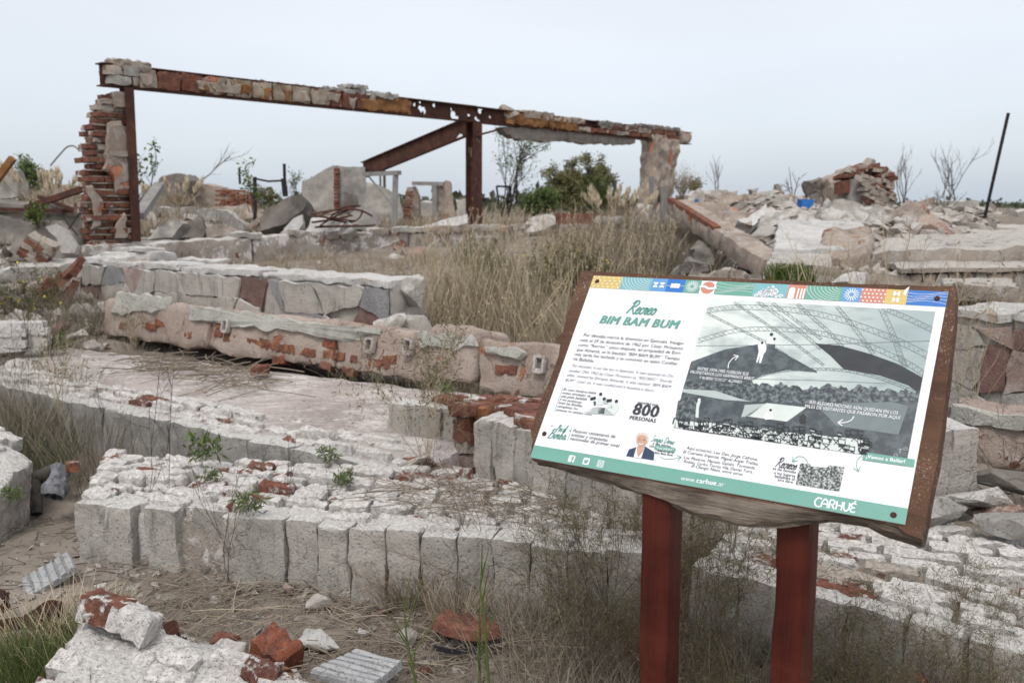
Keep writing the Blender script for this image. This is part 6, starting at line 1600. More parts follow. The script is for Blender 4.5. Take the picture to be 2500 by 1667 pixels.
# posts
ph_ = unit(np.array([pu[0], pu[1], 0])); pb_ = np.cross(ez_, ph_); pb_ = pb_ if pb_[1] > 0 else -pb_
for px in (1619, 1953):
    d = ray(px, 1250); t = ((Q[0] - pn_ * .075 - CAM) @ pn_) / (d @ pn_)
    c_ = CAM + d * t; w_ = .077
    V, F = hexa(box8(ph_, pb_, [0, 0, 1], [c_[0], c_[1] + .01, -.05], (w_, w_, c_[2] + .12)), cell=(.02, .02, .06), r=.006, amp=.0012, freq=9, seed=px)
    add('post', V, F, PAINT['post'], SIGN)
# ------------------------------------------------------------------ loose things in the foreground
def slabpoly(name, pxs, z, th, mat, label, cat, tilt=None, seed=0, cell=.03, amp=.006):
    P = [atz(x, y, z if not tilt else z + tilt[i]) for i, (x, y) in enumerate(pxs)]
    V, F = hexa([P[0] - [0, 0, th], P[1] - [0, 0, th], P[2] - [0, 0, th], P[3] - [0, 0, th]] + P, cell=cell, r=.012, amp=amp, freq=12, seed=seed)
    return T(name, (V, F), mat, label, cat, sharp=None)
def ridged(name, P, th, n, mat, label):
    """Tile with parallel ribs; P = four corners F0 F1 B1 B0, ribs run from front to back."""
    P = [np.asarray(p, float) for p in P]; nrm = unit(np.cross(P[1] - P[0], P[3] - P[0]))
    nu, nv = n * 8, 6; V = []
    for s in (1, 0):
        for i in range(nu + 1):
            for j in range(nv + 1):
                u, v = i / nu, j / nv
                p = (P[0] * (1 - u) + P[1] * u) * (1 - v) + (P[3] * (1 - u) + P[2] * u) * v
                ph_ = (u * n) % 1.0
                V.append(p + (nrm * (-.010 * (1 if ph_ < .22 else 0) + .002 * math.sin(u * 9 + v * 5)) if s else -nrm * th))
    V = np.array(V); K = (nu + 1) * (nv + 1); id_ = lambda i, j, s: s * K + i * (nv + 1) + j
    F = [(id_(i, j, 0), id_(i + 1, j, 0), id_(i + 1, j + 1, 0), id_(i, j + 1, 0)) for i in range(nu) for j in range(nv)]
    F += [(id_(i, j, 1), id_(i, j + 1, 1), id_(i + 1, j + 1, 1), id_(i + 1, j, 1)) for i in range(nu) for j in range(nv)]
    for i in range(nu): F += [(id_(i, 0, 1), id_(i + 1, 0, 1), id_(i + 1, 0, 0), id_(i, 0, 0)), (id_(i, nv, 0), id_(i + 1, nv, 0), id_(i + 1, nv, 1), id_(i, nv, 1))]
    for j in range(nv): F += [(id_(0, j, 0), id_(0, j + 1, 0), id_(0, j + 1, 1), id_(0, j, 1)), (id_(nu, j, 1), id_(nu, j + 1, 1), id_(nu, j + 1, 0), id_(nu, j, 0))]
    V = V + .002 * vn(V * 25, n)
    return T(name, (V, F), mat, label, 'tile', smooth=False)
ridged('ribbed_tile', [at(64, 1462, 3.62), at(183, 1383, 3.72), at(165, 1346, 3.82), at(49, 1413, 3.74)], .03, 6, 'tile', 'silvery ribbed tile piece propped on edge on the bare soil at lower left')
ridged('ribbed_tile', [atz(905, 1672, .05), atz(981, 1611, .075), atz(872, 1582, .085), atz(757, 1634, .06)], .035, 6, 'tile', 'pale ribbed tile piece lying flat at the bottom edge near the green stalks')
def stone(px, py, s, mat, label, z=None, sh=(1.2, .9, .6), seed=0, name='stone', rot=0.0, cat='stone'):
    p = atz(px, py, 0.0 if z is None else z)
    if z is None: p[2] = g1(p[0], p[1])
    V, F = chunk(200 + seed, sh[0], sh[1], sh[2], amp=.05)
    V = (V * s) @ rotz(rot).T
    V[:, 2] -= V[:, 2].min() + s * .06
    return T(name, (V + p, F), mat, label, cat)
for i, (x, y, s, m_, lab, z, sh) in enumerate([
    (760, 1565, .25, 'white', 'long white block of render lying in the straw at bottom centre', None, (1.25, .62, .42)),
    (885, 1548, .07, 'white', 'small white pebble right of the long white block', None, (1, .8, .8)),
    (705, 1455, .075, 'chunk_red', 'small pinkish stone standing against the nearest wall', None, (.9, .7, 1)),
    (780, 1490, .12, 'chunk', 'grey angular stone between the nearest wall and the long white block', None, (1.2, .8, .8)),
    (400, 1465, .10, 'chunk', 'flat bluish grey stone on the soil below the nearest wall', None, (1.2, .8, .35)),
    (525, 1475, .06, 'white', 'small white chip in the straw below the nearest wall', None, (1.2, .8, .6)),
    (248, 1440, .06, 'chunk', 'small flat stone on bare soil right of the propped ribbed tile', None, (1.2, .8, .35)),
    (1000, 1570, .12, 'chunk', 'whitish rough stone left of the red broken dish', None, (1, .8, .9)),
    (950, 1575, .06, 'chunk_red', 'little pink stone left of the whitish rough stone', None, (1.2, .8, .5)),
    (1015, 1155, .26, 'mixbrick', 'brown topped lump of brick and mortar lying on the nearest wall', .29, (1.2, .6, .55)),
    (1120, 1150, .10, 'chunk', 'small grey stone beside the brown topped lump on the nearest wall', .29, (1.2, .7, .5)),
    (1190, 1190, .10, 'tan', 'tan stone at the corner of the thick wall fragment', .28, (1, .8, .7)),
    (1500, 1290, .12, 'conc', 'grey stone jammed under the thick wall fragment', .28, (1.2, .8, .7)),
    (560, 1615, .20, 'conc_light', 'pale flaky stone beside the tumbled white bricks', None, (1.1, .9, .6)),
    (545, 1570, .13, 'redbrick', 'dark red brick piece behind the orange half brick', None, (1.3, .8, .5)),
    (700, 1655, .16, 'conc_light', 'grey slab chip at the bottom edge left of the flat ribbed tile', None, (1.3, .8, .35)),
    (1050, 1610, .10, 'conc', 'grey flat chip right of the flat ribbed tile', None, (1.4, .7, .3)),
    (1035, 1630, .07, 'redbrick', 'small red brick chip beside the grey flat chip', None, (1.3, .8, .5)),
    (940, 1490, .09, 'redbrick', 'pinkish brick chip lying in the dry tuft below the nearest wall', None, (1.2, .8, .5)),
    (1685, 1545, .11, 'chunk', 'grey stone in the bush between the two sign posts', None, (1.2, .8, .7)),
    (2020, 1245, .22, 'tan', 'rounded tan stone under the right end of the board', .34, (1.2, .9, .6)),
    (2290, 1280, .26, 'conc', 'grey wedge of mortar on the red and white slab', .34, (1.3, .8, .6)),
    (2420, 1275, .24, 'chunk_red', 'reddish stone at the right edge above the red and white slab', .36, (1.2, .9, .8)),
    (2480, 1300, .26, 'conc', 'flat grey stone at the right edge on the red and white slab', .36, (1.4, .9, .5)),
    (2380, 1235, .25, 'conc_light', 'pale slab lump in the dark gap right of the thick wall fragment', .40, (1.5, .9, .5)),
    (2480, 1190, .3, 'conc_dark', 'dark brown lump in the gap at the right edge', .45, (1.5, .9, .5)),
    (1640, 1590, .08, 'chunk', 'small pale stone at the foot of the left sign post', None, (1.2, .8, .6)),
    ]):
    stone(x, y, s, m_, lab, z, sh, i, rot=(i * 37 % 60 - 30) / 57)
def onebrick(px, py, mat, label, z=None, rot=.3, L=(.2, .11, .065), tilt=(0, 0), dz=0):
    p = atz(px, py, 0 if z is None else z)
    if z is None: p[2] = g1(p[0], p[1])
    B = euler(tilt[0], tilt[1], rot)
    o = put('loose_brick', brick_mesh(mat, True, int(px)), basis(B[:, 0], B[:, 1], B[:, 2], p + [0, 0, L[2] / 2 + dz], (L[0] / .25, L[1] / .1, L[2] / .065)))
    return tag(o, label, 'brick')
onebrick(635, 915, 'redbrick', 'single red brick lying on the pinkish slab under the long parapet', .43, .1, (.12, .1, .07))
onebrick(675, 1625, 'orange', 'orange half brick with yellow lichen standing in the straw at bottom centre', None, -.5, (.15, .12, .13), (.2, .35))
V, F = chunk(310, .15, .1, .04); p = atz(690, 1650, .02); T('lichen_crust', (V + p, F), 'rust_orange', 'yellow brown crust at the foot of the orange half brick', 'stone')
# broken red clay dish
DS = root('clay_dish', atz(1135, 1575, 0.02), 'broken red clay slab with a dark hollow edge lying below the nearest wall', 'brick')
pg = [atz(x, y, .045) for x, y in [(1048, 1530), (1075, 1508), (1095, 1502), (1110, 1515), (1125, 1520), (1150, 1512), (1180, 1518), (1225, 1545), (1228, 1556), (1180, 1566), (1130, 1562), (1080, 1552)]]
V, F = plate(pg, [0, 0, 1], .035, .02, .004, 3); V2 = V; add('clay_slab', V2, F, MAT['redbrick'], DS)
V, F = hexa(box8([1, .1, 0], [-.1, 1, 0], [0, 0, 1], atz(1150, 1572, .0), (.16, .05, .035)), cell=.03, r=.012, amp=.008, freq=12, seed=4); add('clay_foot', V, F, MAT['conc_dark'], DS)
# scrap steel
def strip(name, pxs, z, w_, mat, label, cat='scrap'):
    P = smooth_3([atz(x, y, zz) for (x, y), zz in zip(pxs, z)])
    L = [bar(P[i], P[i + 1] + (P[i + 1] - P[i]) * .15, .006, w_) for i in range(len(P) - 1)]
    return T(name, join(L), mat, label, cat, smooth=False)
def smooth_3(pts, k=5):
    P = [np.asarray(p, float) for p in pts]; P = [2 * P[0] - P[1]] + P + [2 * P[-1] - P[-2]]; out = []
    for i in range(1, len(P) - 2):
        for j in range(k):
            t = j / k; a, b, c, d = P[i - 1:i + 3]
            out.append(.5 * ((2 * b) + (c - a) * t + (2 * a - 5 * b + 4 * c - d) * t * t + (3 * b - a - 3 * c + d) * t ** 3))
    return np.array(out + [P[-2]])
strip('scrap_strap', [(-10, 1445), (12, 1452), (20, 1470), (0, 1490)], [.1, .12, .07, .04], .035, 'rust', 'curled rusty strap at the left edge below the propped tile')
strip('scrap_strap', [(60, 1520), (90, 1500), (118, 1480), (140, 1480), (150, 1490), (128, 1500), (115, 1510)], [.03, .08, .12, .13, .1, .08, .05], .045, 'rust', 'rusty bent strap with a loop at lower left')
strip('scrap_strap', [(-10, 1530), (60, 1520), (120, 1530), (190, 1555)], [.06, .07, .06, .05], .05, 'rust', 'long rusty strap lying in the grass at lower left')
strip('scrap_strap', [(405, 1540), (430, 1530), (438, 1560), (450, 1590), (470, 1600)], [.1, .13, .11, .05, .02], .05, 'rust', 'rusty bent strap sticking up beside the tumbled white bricks')
strip('scrap_strap', [(1060, 1580), (1120, 1590), (1200, 1575), (1235, 1560)], [.02, .03, .03, .025], .018, 'black', 'dark curved strip at the front of the broken clay slab')
# charred log and silver stump
LG = root('charred_log', atz(110, 1200, .2), 'charred log end with a silver grey split stump wedged beside the tilted left chunk', 'log')
V, F = tubes([(smooth_3([at(62, 1185, 4.85), at(100, 1165, 4.8), at(150, 1146, 4.75)]), [.046] * 10 + [.04])], 10); V += .006 * vn(V * 20); add('log', V, F, MAT['char'], LG)
V, F = tubes([(smooth_3([at(88, 1255, 4.6), at(90, 1220, 4.65), at(84, 1180, 4.75)]), .03)], 8); V += .006 * vn(V * 20); add('log_fork', V, F, MAT['char'], LG)
sp0, sp1 = at(128, 1212, 4.5), at(152, 1140, 4.6); sk_ = np.linspace(0, 1, 14)[:, None]
V, F = tubes([(sp0 + (sp1 - sp0) * sk_, .05 + .012 * np.sin(sk_[:, 0] * 7))], 22); V += .014 * vn(V * [70, 70, 9]) + .006 * vn(V * [150, 150, 30])
V = np.concatenate([V, [sp1]]); F = [tuple(f) for f in F] + [(13 * 22 + i, 13 * 22 + (i + 1) % 22, len(V) - 1) for i in range(22)]
add('split_stump', V, F, MAT['ash'], LG)
onebrick(178, 1150, 'orange', 'small orange brick stub at the back corner of the nearest wall', .31, .4, (.06, .05, .05))
# tumbled fragment of big white bricks, bottom left
TW = root('wall_fragment', atz(400, 1600, 0.0), 'tumbled fragment of big white and reddish bricks at the bottom left', 'wall')
o_, a_, b_ = atz(205, 1500, .25), atz(560, 1632, .14), atz(330, 1460, .22)
ex = unit(a_ - o_); ev = unit(np.cross(np.cross(ex, b_ - o_), ex)); up_ = unit(np.cross(ex, ev)); up_ = up_ if up_[2] > 0 else -up_
c0 = atz(215, 1500, .22)
V, F = hexa([atz(160, 1690, -.1), atz(700, 1720, -.1), atz(520, 1560, -.05), atz(205, 1500, -.05), atz(100, 1690, .14), atz(660, 1760, .05), atz(575, 1620, .125), atz(214, 1492, .21)], cell=.03, r=.03, amp=.02, freq=6, seed=6); add('mortar_core', V, F, MAT['front'], TW)
brick_field(TW, atz(40, 1700, .13), atz(660, 1790, .03), atz(214, 1492, .215), atz(590, 1628, .125), ['chalk'] * 5 + ['chalk_red'], L=.2, pitch=.1, Hh=.1, jit=.07, proud=.02, miss=.05)
for x, y, z, l, m_, ro in [(262, 1488, .25, .17, 'chalk_red', 0), (330, 1518, .225, .15, 'chalk', .1), (640, 1650, .08, .12, 'chalk_red', .3), (560, 1630, .1, .12, 'chalk', .2), (690, 1690, .04, .16, 'chalk', 0)]:
    lay(TW, atz(x, y, z), rotz(ro) @ ex, up_, m_, l, .10, .09, True, .06)
V, F = block(atz(175, 1690, .13), atz(205, 1508, .2), atz(220, 1690, .13), atz(240, 1505, .2), .3, cell=.025, r=.015, amp=.01, freq=8, seed=8); add('render_face', V, F, MAT['front'], TW)

# ------------------------------------------------------------------ plants
rg = np.random.RandomState(21)
def surf(pts2, z=None):
    X, Y = pts2[:, 0], pts2[:, 1]
    return np.stack([X, Y, (G(X, Y) if z is None else np.full(len(X), z)) - .01], 1)
def clumped(n, box, nc, sp, dens=None):
    c = np.stack([rg.uniform(box[0], box[1], nc), rg.uniform(box[2], box[3], nc)], 1)
    if dens is not None: c = c[dens(c[:, 0], c[:, 1])]
    q_ = c[rg.randint(len(c), size=n)]
    return q_ + rg.normal(size=(n, 2)) * sp, q_
def pxx(X, Y): return CX + X / Y * FPX
def grass(name, n, box, nc, sp, hh, lean, wd, mat, dens=None, z=None, out=True):
    P, C_ = clumped(n, box, nc, sp, dens)
    B = surf(P, z)
    az = np.arctan2(P[:, 1] - C_[:, 1], P[:, 0] - C_[:, 0]) + rg.normal(size=n) * .7 if out else None
    ch = pn(np.stack([C_[:, 0] * 2.1, C_[:, 1] * 2.1, C_[:, 0] * 0], 1)) * .35 + 1
    h = (hh[0] + (hh[1] - hh[0]) * rg.rand(n)) * ch
    V, F = blades(B, h, lean[0] + (lean[1] - lean[0]) * rg.rand(n), wd * (.6 + .8 * rg.rand(n)), rg, az)
    o = add(name, V, F, MAT[mat], None, False)
    return tag(o, None, None, None, 'stuff')
def pxbox(x0, x1, extra=None):
    return lambda X, Y: (pxx(X, Y) > x0) & (pxx(X, Y) < x1) & (True if extra is None else extra(X, Y))
low4 = lambda X, Y: Y > 6.55 + (X + .7) * -.35
tag(grass('dry_grass', 22000, (-1.2, 3.6, 6.2, 12.5), 520, .10, (.22, .55), (.2, .8), .0042, 'drygrass', lambda X, Y: pxbox(1010, 1660, low4)(X, Y) & ((pxx(X, Y) > 1370) | (Y < 8.9))), 'tall tan dry grass filling the yard between the low wall and the steel frame')
def stalks(name, n, dens, box, hh, label, seed):
    q_ = np.random.RandomState(seed); P = np.stack([q_.uniform(box[0], box[1], n * 4), q_.uniform(box[2], box[3], n * 4)], 1); P = P[dens(P[:, 0], P[:, 1])][:n]; L, LV = [], []
    for b in surf(P):
        h = q_.uniform(*hh); d = q_.normal(size=2) * .18; t = np.linspace(0, 1, 5)[:, None]
        pts = b + np.c_[d * t * t * h, h * t]; L.append((pts, .0022)); m_ = 7; u = .6 + .4 * q_.rand(m_)[:, None]
        LV.append(b + np.c_[d * u * u * h, h * u] + q_.normal(size=(m_, 3)) * .008)
    P2 = np.concatenate(LV); V2, F2 = leaves(P2, .035, q_, .22, .9, q_.normal(size=(len(P2), 3)) * .5)
    V, F = join([tubes(L, 3), (V2, F2)]); return tag(add(name, V, F, MAT['palestem'], None, False), label, None, None, 'stuff')
stalks('seed_stalks', 620, pxbox(1010, 1640, low4), (-1.2, 3.4, 6.4, 12), (.45, .85), 'pale seed stalks standing above the tall dry grass', 3)
tag(grass('olive_grass', 4200, (-1, 3.6, 6.3, 12.0), 46, .13, (.2, .5), (.2, .8), .0045, 'broom', pxbox(1030, 1660, low4)), 'grey green patches in the tall dry grass')
tag(grass('grey_grass', 15000, (.9, 4.4, 8.6, 13.4), 200, .12, (.28, .6), (.25, .9), .005, 'greygrass', pxbox(1470, 1690)), 'tall grey dry grass below the right pillar')
tag(grass('yard_grass', 6500, (-4.2, 0.4, 9.2, 12.2), 160, .10, (.08, .22), (.2, .8), .004, 'drygrass', lambda X, Y: (Y > 9.6 - .9 * (X + 4)) & (((X - FA[0]) * e2[0] + (Y - FA[1]) * e2[1]) > .3)), 'short dry grass at the foot of the base wall')
tag(grass('back_grass', 9000, (-6, 9, 13, 24), 300, .16, (.12, .4), (.2, .8), .009, 'drygrass', lambda X, Y: ((X - FA[0]) * e2[0] + (Y - FA[1]) * e2[1]) < -.4), 'dry grass between the ruins behind the frame')
tag(grass('left_weeds', 2600, (-4.4, -2.2, 5.0, 6.4), 110, .10, (.2, .55), (.15, .9), .0032, 'greygrass', lambda X, Y: (pxx(X, Y) > -80) & (pxx(X, Y) < 215 - (Y - 5) * 60)), 'grey brown weeds in front of the pinkish slab at the left edge')
tag(grass('green_weeds', 1500, (-4.4, -2.6, 5.0, 6.6), 40, .08, (.1, .35), (.2, .8), .005, 'green', pxbox(-60, 260)), 'green blades among the grey weeds at the left')
tag(grass('corner_grass', 1300, (-2.2, -1.3, 2.85, 3.2), 34, .06, (.07, .19), (.2, .7), .0032, 'green', pxbox(-60, 190)), 'fresh green grass in the bottom left corner')
tag(grass('corner_straw', 420, (-2.2, -1.3, 2.85, 3.35), 26, .07, (.10, .24), (.2, .8), .003, 'palestem', pxbox(-60, 200)), 'straw coloured blades in the bottom left corner')
tag(grass('sign_grass', 16000, (-.3, 2.6, 2.35, 4.0), 300, .09, (.06, .26), (.3, 1.0), .0022, 'greygrass', pxbox(1230, 2560)), 'dry grey grass around the sign posts')
tag(grass('wall_foot_grass', 3500, (-.9, .25, 3.3, 4.0), 26, .06, (.08, .24), (.4, 1.1), .0025, 'drygrass', pxbox(880, 1130)), 'dry tufts at the foot of the nearest wall')
def litter(name, n, dens, box, mat, label, ln=(.05, .3), z=None, wd=.0018):
    P = np.stack([rg.uniform(box[0], box[1], n * 3), rg.uniform(box[2], box[3], n * 3)], 1)
    P = P[dens(P[:, 0], P[:, 1])][:n]; n = len(P)
    B = surf(P, z); B[:, 2] += .012 + rg.rand(n) * .03
    az = rg.rand(n) * 6.283; l = ln[0] + (ln[1] - ln[0]) * rg.rand(n) ** 2
    L = []
    d = np.stack([np.cos(az), np.sin(az), rg.normal(size=n) * .12], 1)
    k = rg.normal(size=(n, 3)) * .12; k[:, 2] = np.abs(k[:, 2])
    for i in range(n):
        t = np.linspace(0, 1, 4)[:, None]; L.append((B[i] + d[i] * l[i] * t + k[i] * l[i] * t * (1 - t), wd * (.5 + rg.rand())))
    V, F = tubes(L, 3)
    return tag(add(name, V, F, MAT[mat], None, False), label, None, None, 'stuff')
nz2 = lambda X, Y, s, t: pn(np.stack([X * s, Y * s, X * 0 + 4.4], 1)) > t
litter('straw_litter', 5200, lambda X, Y: nz2(X, Y, 1.7, -.15) & (pxx(X, Y) > 330) & (Y < 4.2), (-2.2, 2.2, 2.6, 4.3), 'straw', 'straw and broken twigs littering the soil below the nearest wall')
litter('twig_litter', 450, lambda X, Y: (pxx(X, Y) < 330), (-2.6, -1.2, 2.9, 4.6), 'bark', 'thin dark twigs scattered on the bare soil at lower left', (.04, .16), None, .0013)
def inq(a, b, c, d):                    # inside an image quad, for litter on slabs
    Qd = [np.array(p, float) for p in (a, b, c, d)]
    def f(X, Y):
        r = np.ones(len(X), bool)
        for i in range(4):
            p, q_ = Qd[i][:2], Qd[(i + 1) % 4][:2]
            r &= ((q_[0] - p[0]) * (Y - p[1]) - (q_[1] - p[1]) * (X - p[0])) > 0
        return r
    return f
s1 = [atz(960, 1235, .31), atz(1540, 1330, .31), atz(1540, 1262, .31), atz(1010, 1170, .31)]
litter('slab_litter', 700, inq(*s1), (-1, .7, 3.6, 5.2), 'straw', 'straw caught on top of the nearest wall near the thick fragment', (.06, .35), .315)
s2 = [atz(330, 905, .43), atz(640, 960, .43), atz(640, 900, .43), atz(330, 862, .43)]
litter('parapet_litter', 800, inq(*s2), (-3.5, -1.2, 5.5, 8.4), 'straw', 'dry stalks drifted under the left half of the long parapet', (.1, .5), .43, .003)
# pebbles
n = 2600; P = np.stack([rg.uniform(-2.6, 2.4, n), rg.uniform(2.5, 4.6, n)], 1); P = P[nz2(P[:, 0], P[:, 1], 1.1, -.3)]
cv, cf = chunk(410, 1, .8, .6, n=9, cuts=0); L = []
for p in surf(P):
    s = .006 + .018 * rg.rand() ** 4 + .002 * rg.rand(); L.append((cv * s @ rotz(rg.rand() * 6).T + p + [0, 0, .006], cf))
tag(add('pebbles', *join(L), MAT['chunk'], None), 'fine pebbles and mortar crumbs on the soil', None, None, 'stuff')

# weeds with stems
def weed(name, base, h, label, cat='plant', n=5, mats=('stem', None, None), lev=2, kids=5, spread=.5, r=.0022, leaf=(0, .04, .3), seed=1, lean=.35, bend=.3, seedn=0, seedr=.003, upw=.25, shrink=.55, group=None):
    q_ = np.random.RandomState(seed); st, tips = [], []
    for i in range(n):
        d = np.array([q_.normal() * lean, q_.normal() * lean, 1.0])
        branch(q_, np.array([q_.normal() * .02, q_.normal() * .02, 0]), d, h * (.7 + .4 * q_.rand()), r, lev, st, tips, kids, spread, bend, 6, upw, shrink)
    R_ = root(name, base, label, cat, group)
    V, F = tubes(st, 3); add('stem', V + base, F, MAT[mats[0]], R_, False)
    allp = np.concatenate([p for p in tips])
    if leaf[0]:
        P = allp[q_.randint(len(allp), size=leaf[0])] + q_.normal(size=(leaf[0], 3)) * .004
        V, F = leaves(P, leaf[1] * (.6 + .8 * q_.rand(leaf[0])), q_, leaf[2], .35); add('foliage', V + base, F, MAT[mats[1]], R_, False)
    if seedn:
        ends = np.array([p[-1] for p in tips]); P = ends[q_.randint(len(ends), size=seedn)] + q_.normal(size=(seedn, 3)) * .004
        V, F = leaves(P, seedr * 2, q_, .9); tag(add('seed_heads' if mats[2] != 'yellow' else 'flowers', V + base, F, MAT[mats[2]], R_, False), None, None, None, 'stuff')
    return R_
def wcopy(src, base, label, s=1.0, rz=0.0, group=None):
    o = src.copy(); COL.objects.link(o); o.location = base; o.scale = (s, s, s); o.rotation_euler = (0, 0, rz); o['label'] = label
    if group: o['group'] = group
    for c in src.children:
        k = c.copy(); COL.objects.link(k); k.parent = o
    return o
gb = lambda px, Y: np.array([*(lambda p: (p[0], p[1]))(at(px, 1000, Y)), 0.0])
def gbase(px, Y):
    X = (px - CX) / FPX * Y * (CP + .2 * SP) * 1.0
    X = at(px, 1300 if Y < 5 else 700, Y)[0]
    return np.array([X, Y, g1(X, Y) - .01])
# fine broom bushes round the sign posts
b1_ = weed('broom_bush', gbase(1480, 3.35), .55, 'wispy green and brown broom bush left of the left sign post', 'bush', 16, ('stem', 'broom', 'seed'), 3, 4, .42, .0018, (1900, .03, .07), 1, .32, .25, 420, .0022, group='broom bushes round the sign')
b2_ = weed('broom_bush', gbase(1700, 3.0), .52, 'dense green broom bush between the two sign posts', 'bush', 18, ('redstem', 'broom', 'seed'), 3, 4, .45, .0017, (2700, .03, .07), 2, .3, .25, 420, .0022, group='broom bushes round the sign')
for x, Y, s, r_, lab, src in [(2360, 2.95, .72, .3, 'reddish broom bush at right growing over the slab', b2_), (1745, 2.55, .6, 5.5, 'wiry reddish broom bush low between the posts, nearest the bottom edge', b2_), (2010, 2.5, .55, 2.2, 'wiry broom bush hugging the right face of the right sign post', b1_), (1430, 2.95, .6, 1.7, 'wiry broom bush low at the bottom edge left of the left sign post', b1_), (1790, 3.25, .95, 2.0, 'reddish broom bush just left of the right sign post', b1_), (2080, 2.75, .68, 1.1, 'broom bush just right of the right sign post', b2_), (2290, 2.7, .6, 3.0, 'broom bush low at right in front of the red and white slab', b1_), (2460, 2.55, .6, 4.2, 'broom bush in the bottom right corner', b2_), (2180, 2.45, .62, 5.0, 'low broom bush at the bottom edge right of the right sign post', b2_), (1370, 3.4, .7, .6, 'small wispy broom bush in front of the right end of the nearest wall', b1_), (1560, 2.9, .62, 2.7, 'low broom bush at the foot of the left sign post', b2_), (1880, 2.35, .5, 3.4, 'low seedy broom bush in front of the right sign post', b1_), (1640, 3.5, .9, 4.0, 'green broom bush behind the left sign post', b2_)]:
    wcopy(src, gbase(x, Y), lab, s, r_, 'broom bushes round the sign')
t1 = weed('twig_bush', gbase(1240, 3.62), .62, 'brown twiggy bush leaning left over the front of the nearest wall', 'bush', 6, ('redstem', None, 'stem'), 3, 5, .5, .0018, (0, 0, 0), 5, .3, .35, 500, .002)
t1.rotation_euler = (0, -.55, 0)
weed('dead_weed', gbase(560, 3.75), .55, 'dead grey stalk with small seed pods before the nearest wall', 'plant', 3, ('stem', None, 'seed'), 2, 5, .5, .002, (0, 0, 0), 6, .25, .3, 90, .003)
sk = weed('dead_weed', np.array([*atz(405, 1340, .02)]), .75, 'thin dark weed with wiry side twigs before the left part of the nearest wall', 'plant', 2, ('bark', None, 'stem'), 2, 6, .4, .002, (0, 0, 0), 7, .12, .25, 60, .002, .4, .3, group='thin dry weeds')
for x, Y, s, r_, lab in [(372, 5.0, 1.1, 1, 'tall thin dark weed between the nearest wall and the pinkish slab'), (700, 4.05, .8, 2, 'thin dark weed against the middle of the nearest wall'), (820, 4.0, .62, 3, 'small thin dark weed against the nearest wall right of its middle'), (240, 5.2, .8, 5, 'thin dark weed before the pinkish slab near the silver stump'), (88, 6.3, 1.4, 4, 'tall dark weed at the left edge rising past the brick stack'), (140, 6.6, 1.0, 2, 'dark weed at the left edge beside the pinkish slab corner'), (40, 6.0, 1.1, 0, 'dark weed nearest the left edge before the brick stack')]:
    wcopy(sk, gbase(x, Y), lab, s, r_, 'thin dry weeds')
def onz(px, py, z): return atz(px, py, z)
lf = weed('leafy_weed', onz(500, 1125, .36), .13, 'leafy green weed on the front edge of the pinkish slab', 'plant', 7, ('stem', 'leaf', None), 1, 5, .6, .0016, (150, .05, .2), 8, .55, .3, group='leafy weeds')
for x, y, z, s, r_, lab in [(800, 1130, .34, .6, 1, 'leafy green weed near the corner of the thick wall fragment'), (605, 1255, .31, .7, 2, 'leafy green weed sprouting from the front of the nearest wall'), (840, 1190, .31, .6, 3, 'small leafy weed in the middle of the nearest wall'), (1085, 965, .44, .6, 4, 'small green weed under the right half of the long parapet'), (520, 1180, .31, .5, 5, 'small green weed in the joints of the nearest wall'), (135, 860, .43, 1.0, 2, 'green sprig on the left end of the pinkish slab'), (845, 1420, .02, .7, 3, 'dark green leaves at the foot of the nearest wall'), (30, 1225, .35, .5, 1, 'small green sprig on the tilted left chunk')]:
    wcopy(lf, onz(x, y, z), lab, s, r_, 'leafy weeds')
weed('wiry_bush', onz(1040, 1140, .31), .62, 'big wiry yellow green weed in front of the long parapet', 'bush', 14, ('palestem', 'broom', 'seed'), 2, 5, .38, .002, (1500, .03, .14), 9, .33, .25, 60, .003)
weed('yellow_flower_bush', at(70, 800, 7.6), .42, 'dark green bush with small yellow flowers at the left edge', 'bush', 16, ('stem', 'broom', 'yellow'), 2, 5, .5, .002, (2600, .03, .2), 10, .5, .3, 26, .012)
weed('yellow_flower_bush', gbase(1400, 8.9), .62, 'green bush with yellow flowers in the tall dry grass', 'bush', 22, ('stem', 'broom', 'yellow'), 2, 5, .45, .002, (4200, .035, .18), 11, .4, .3, 45, .011)
weed('straw_bush', onz(150, 1010, .40), .5, 'pale yellow wiry weed at the front edge of the pinkish slab', 'bush', 9, ('palestem', 'broom', 'seed'), 2, 5, .45, .0018, (250, .03, .15), 12, .35, .3, 80, .003)
weed('straw_bush', onz(330, 845, .43), .34, 'dry straw coloured tuft leaning on the long parapet', 'bush', 12, ('palestem', 'broom', 'seed'), 2, 4, .45, .002, (260, .03, .15), 13, .5, .3, 60, .003)
# green stalks in front
for x, y0, pts_, lab in [(1190, 1700, [(1195, 1700), (1188, 1600), (1182, 1500), (1172, 1430), (1185, 1370)], 'tall fresh green stalk in front of the nearest wall'), (1170, 1700, [(1172, 1700), (1170, 1600), (1172, 1520)], 'short green stalk beside the tall green stalk'), (1010, 1700, [(1022, 1700), (1005, 1620), (992, 1550), (985, 1460)], 'brownish green stalk left of the tall green stalk')]:
    L = [(smooth_3([at(a, b, 2.75) for a, b in pts_]), None)]; k = len(L[0][0]); L = [(L[0][0], np.linspace(.0055, .002, k))]
    for j in range(7):
        i = 3 + j * (k - 4) // 7; p = L[0][0][i]; d = np.array([rg.normal() * .35, rg.normal() * .3, 1]); L.append((np.array([p, p + d * .04, p + d * .10 * (.5 + rg.rand())]), np.array([.003, .0022, .0008])))
    T('green_stalk', tubes(L, 5), 'green', lab, 'plant', smooth=True, sharp=None)
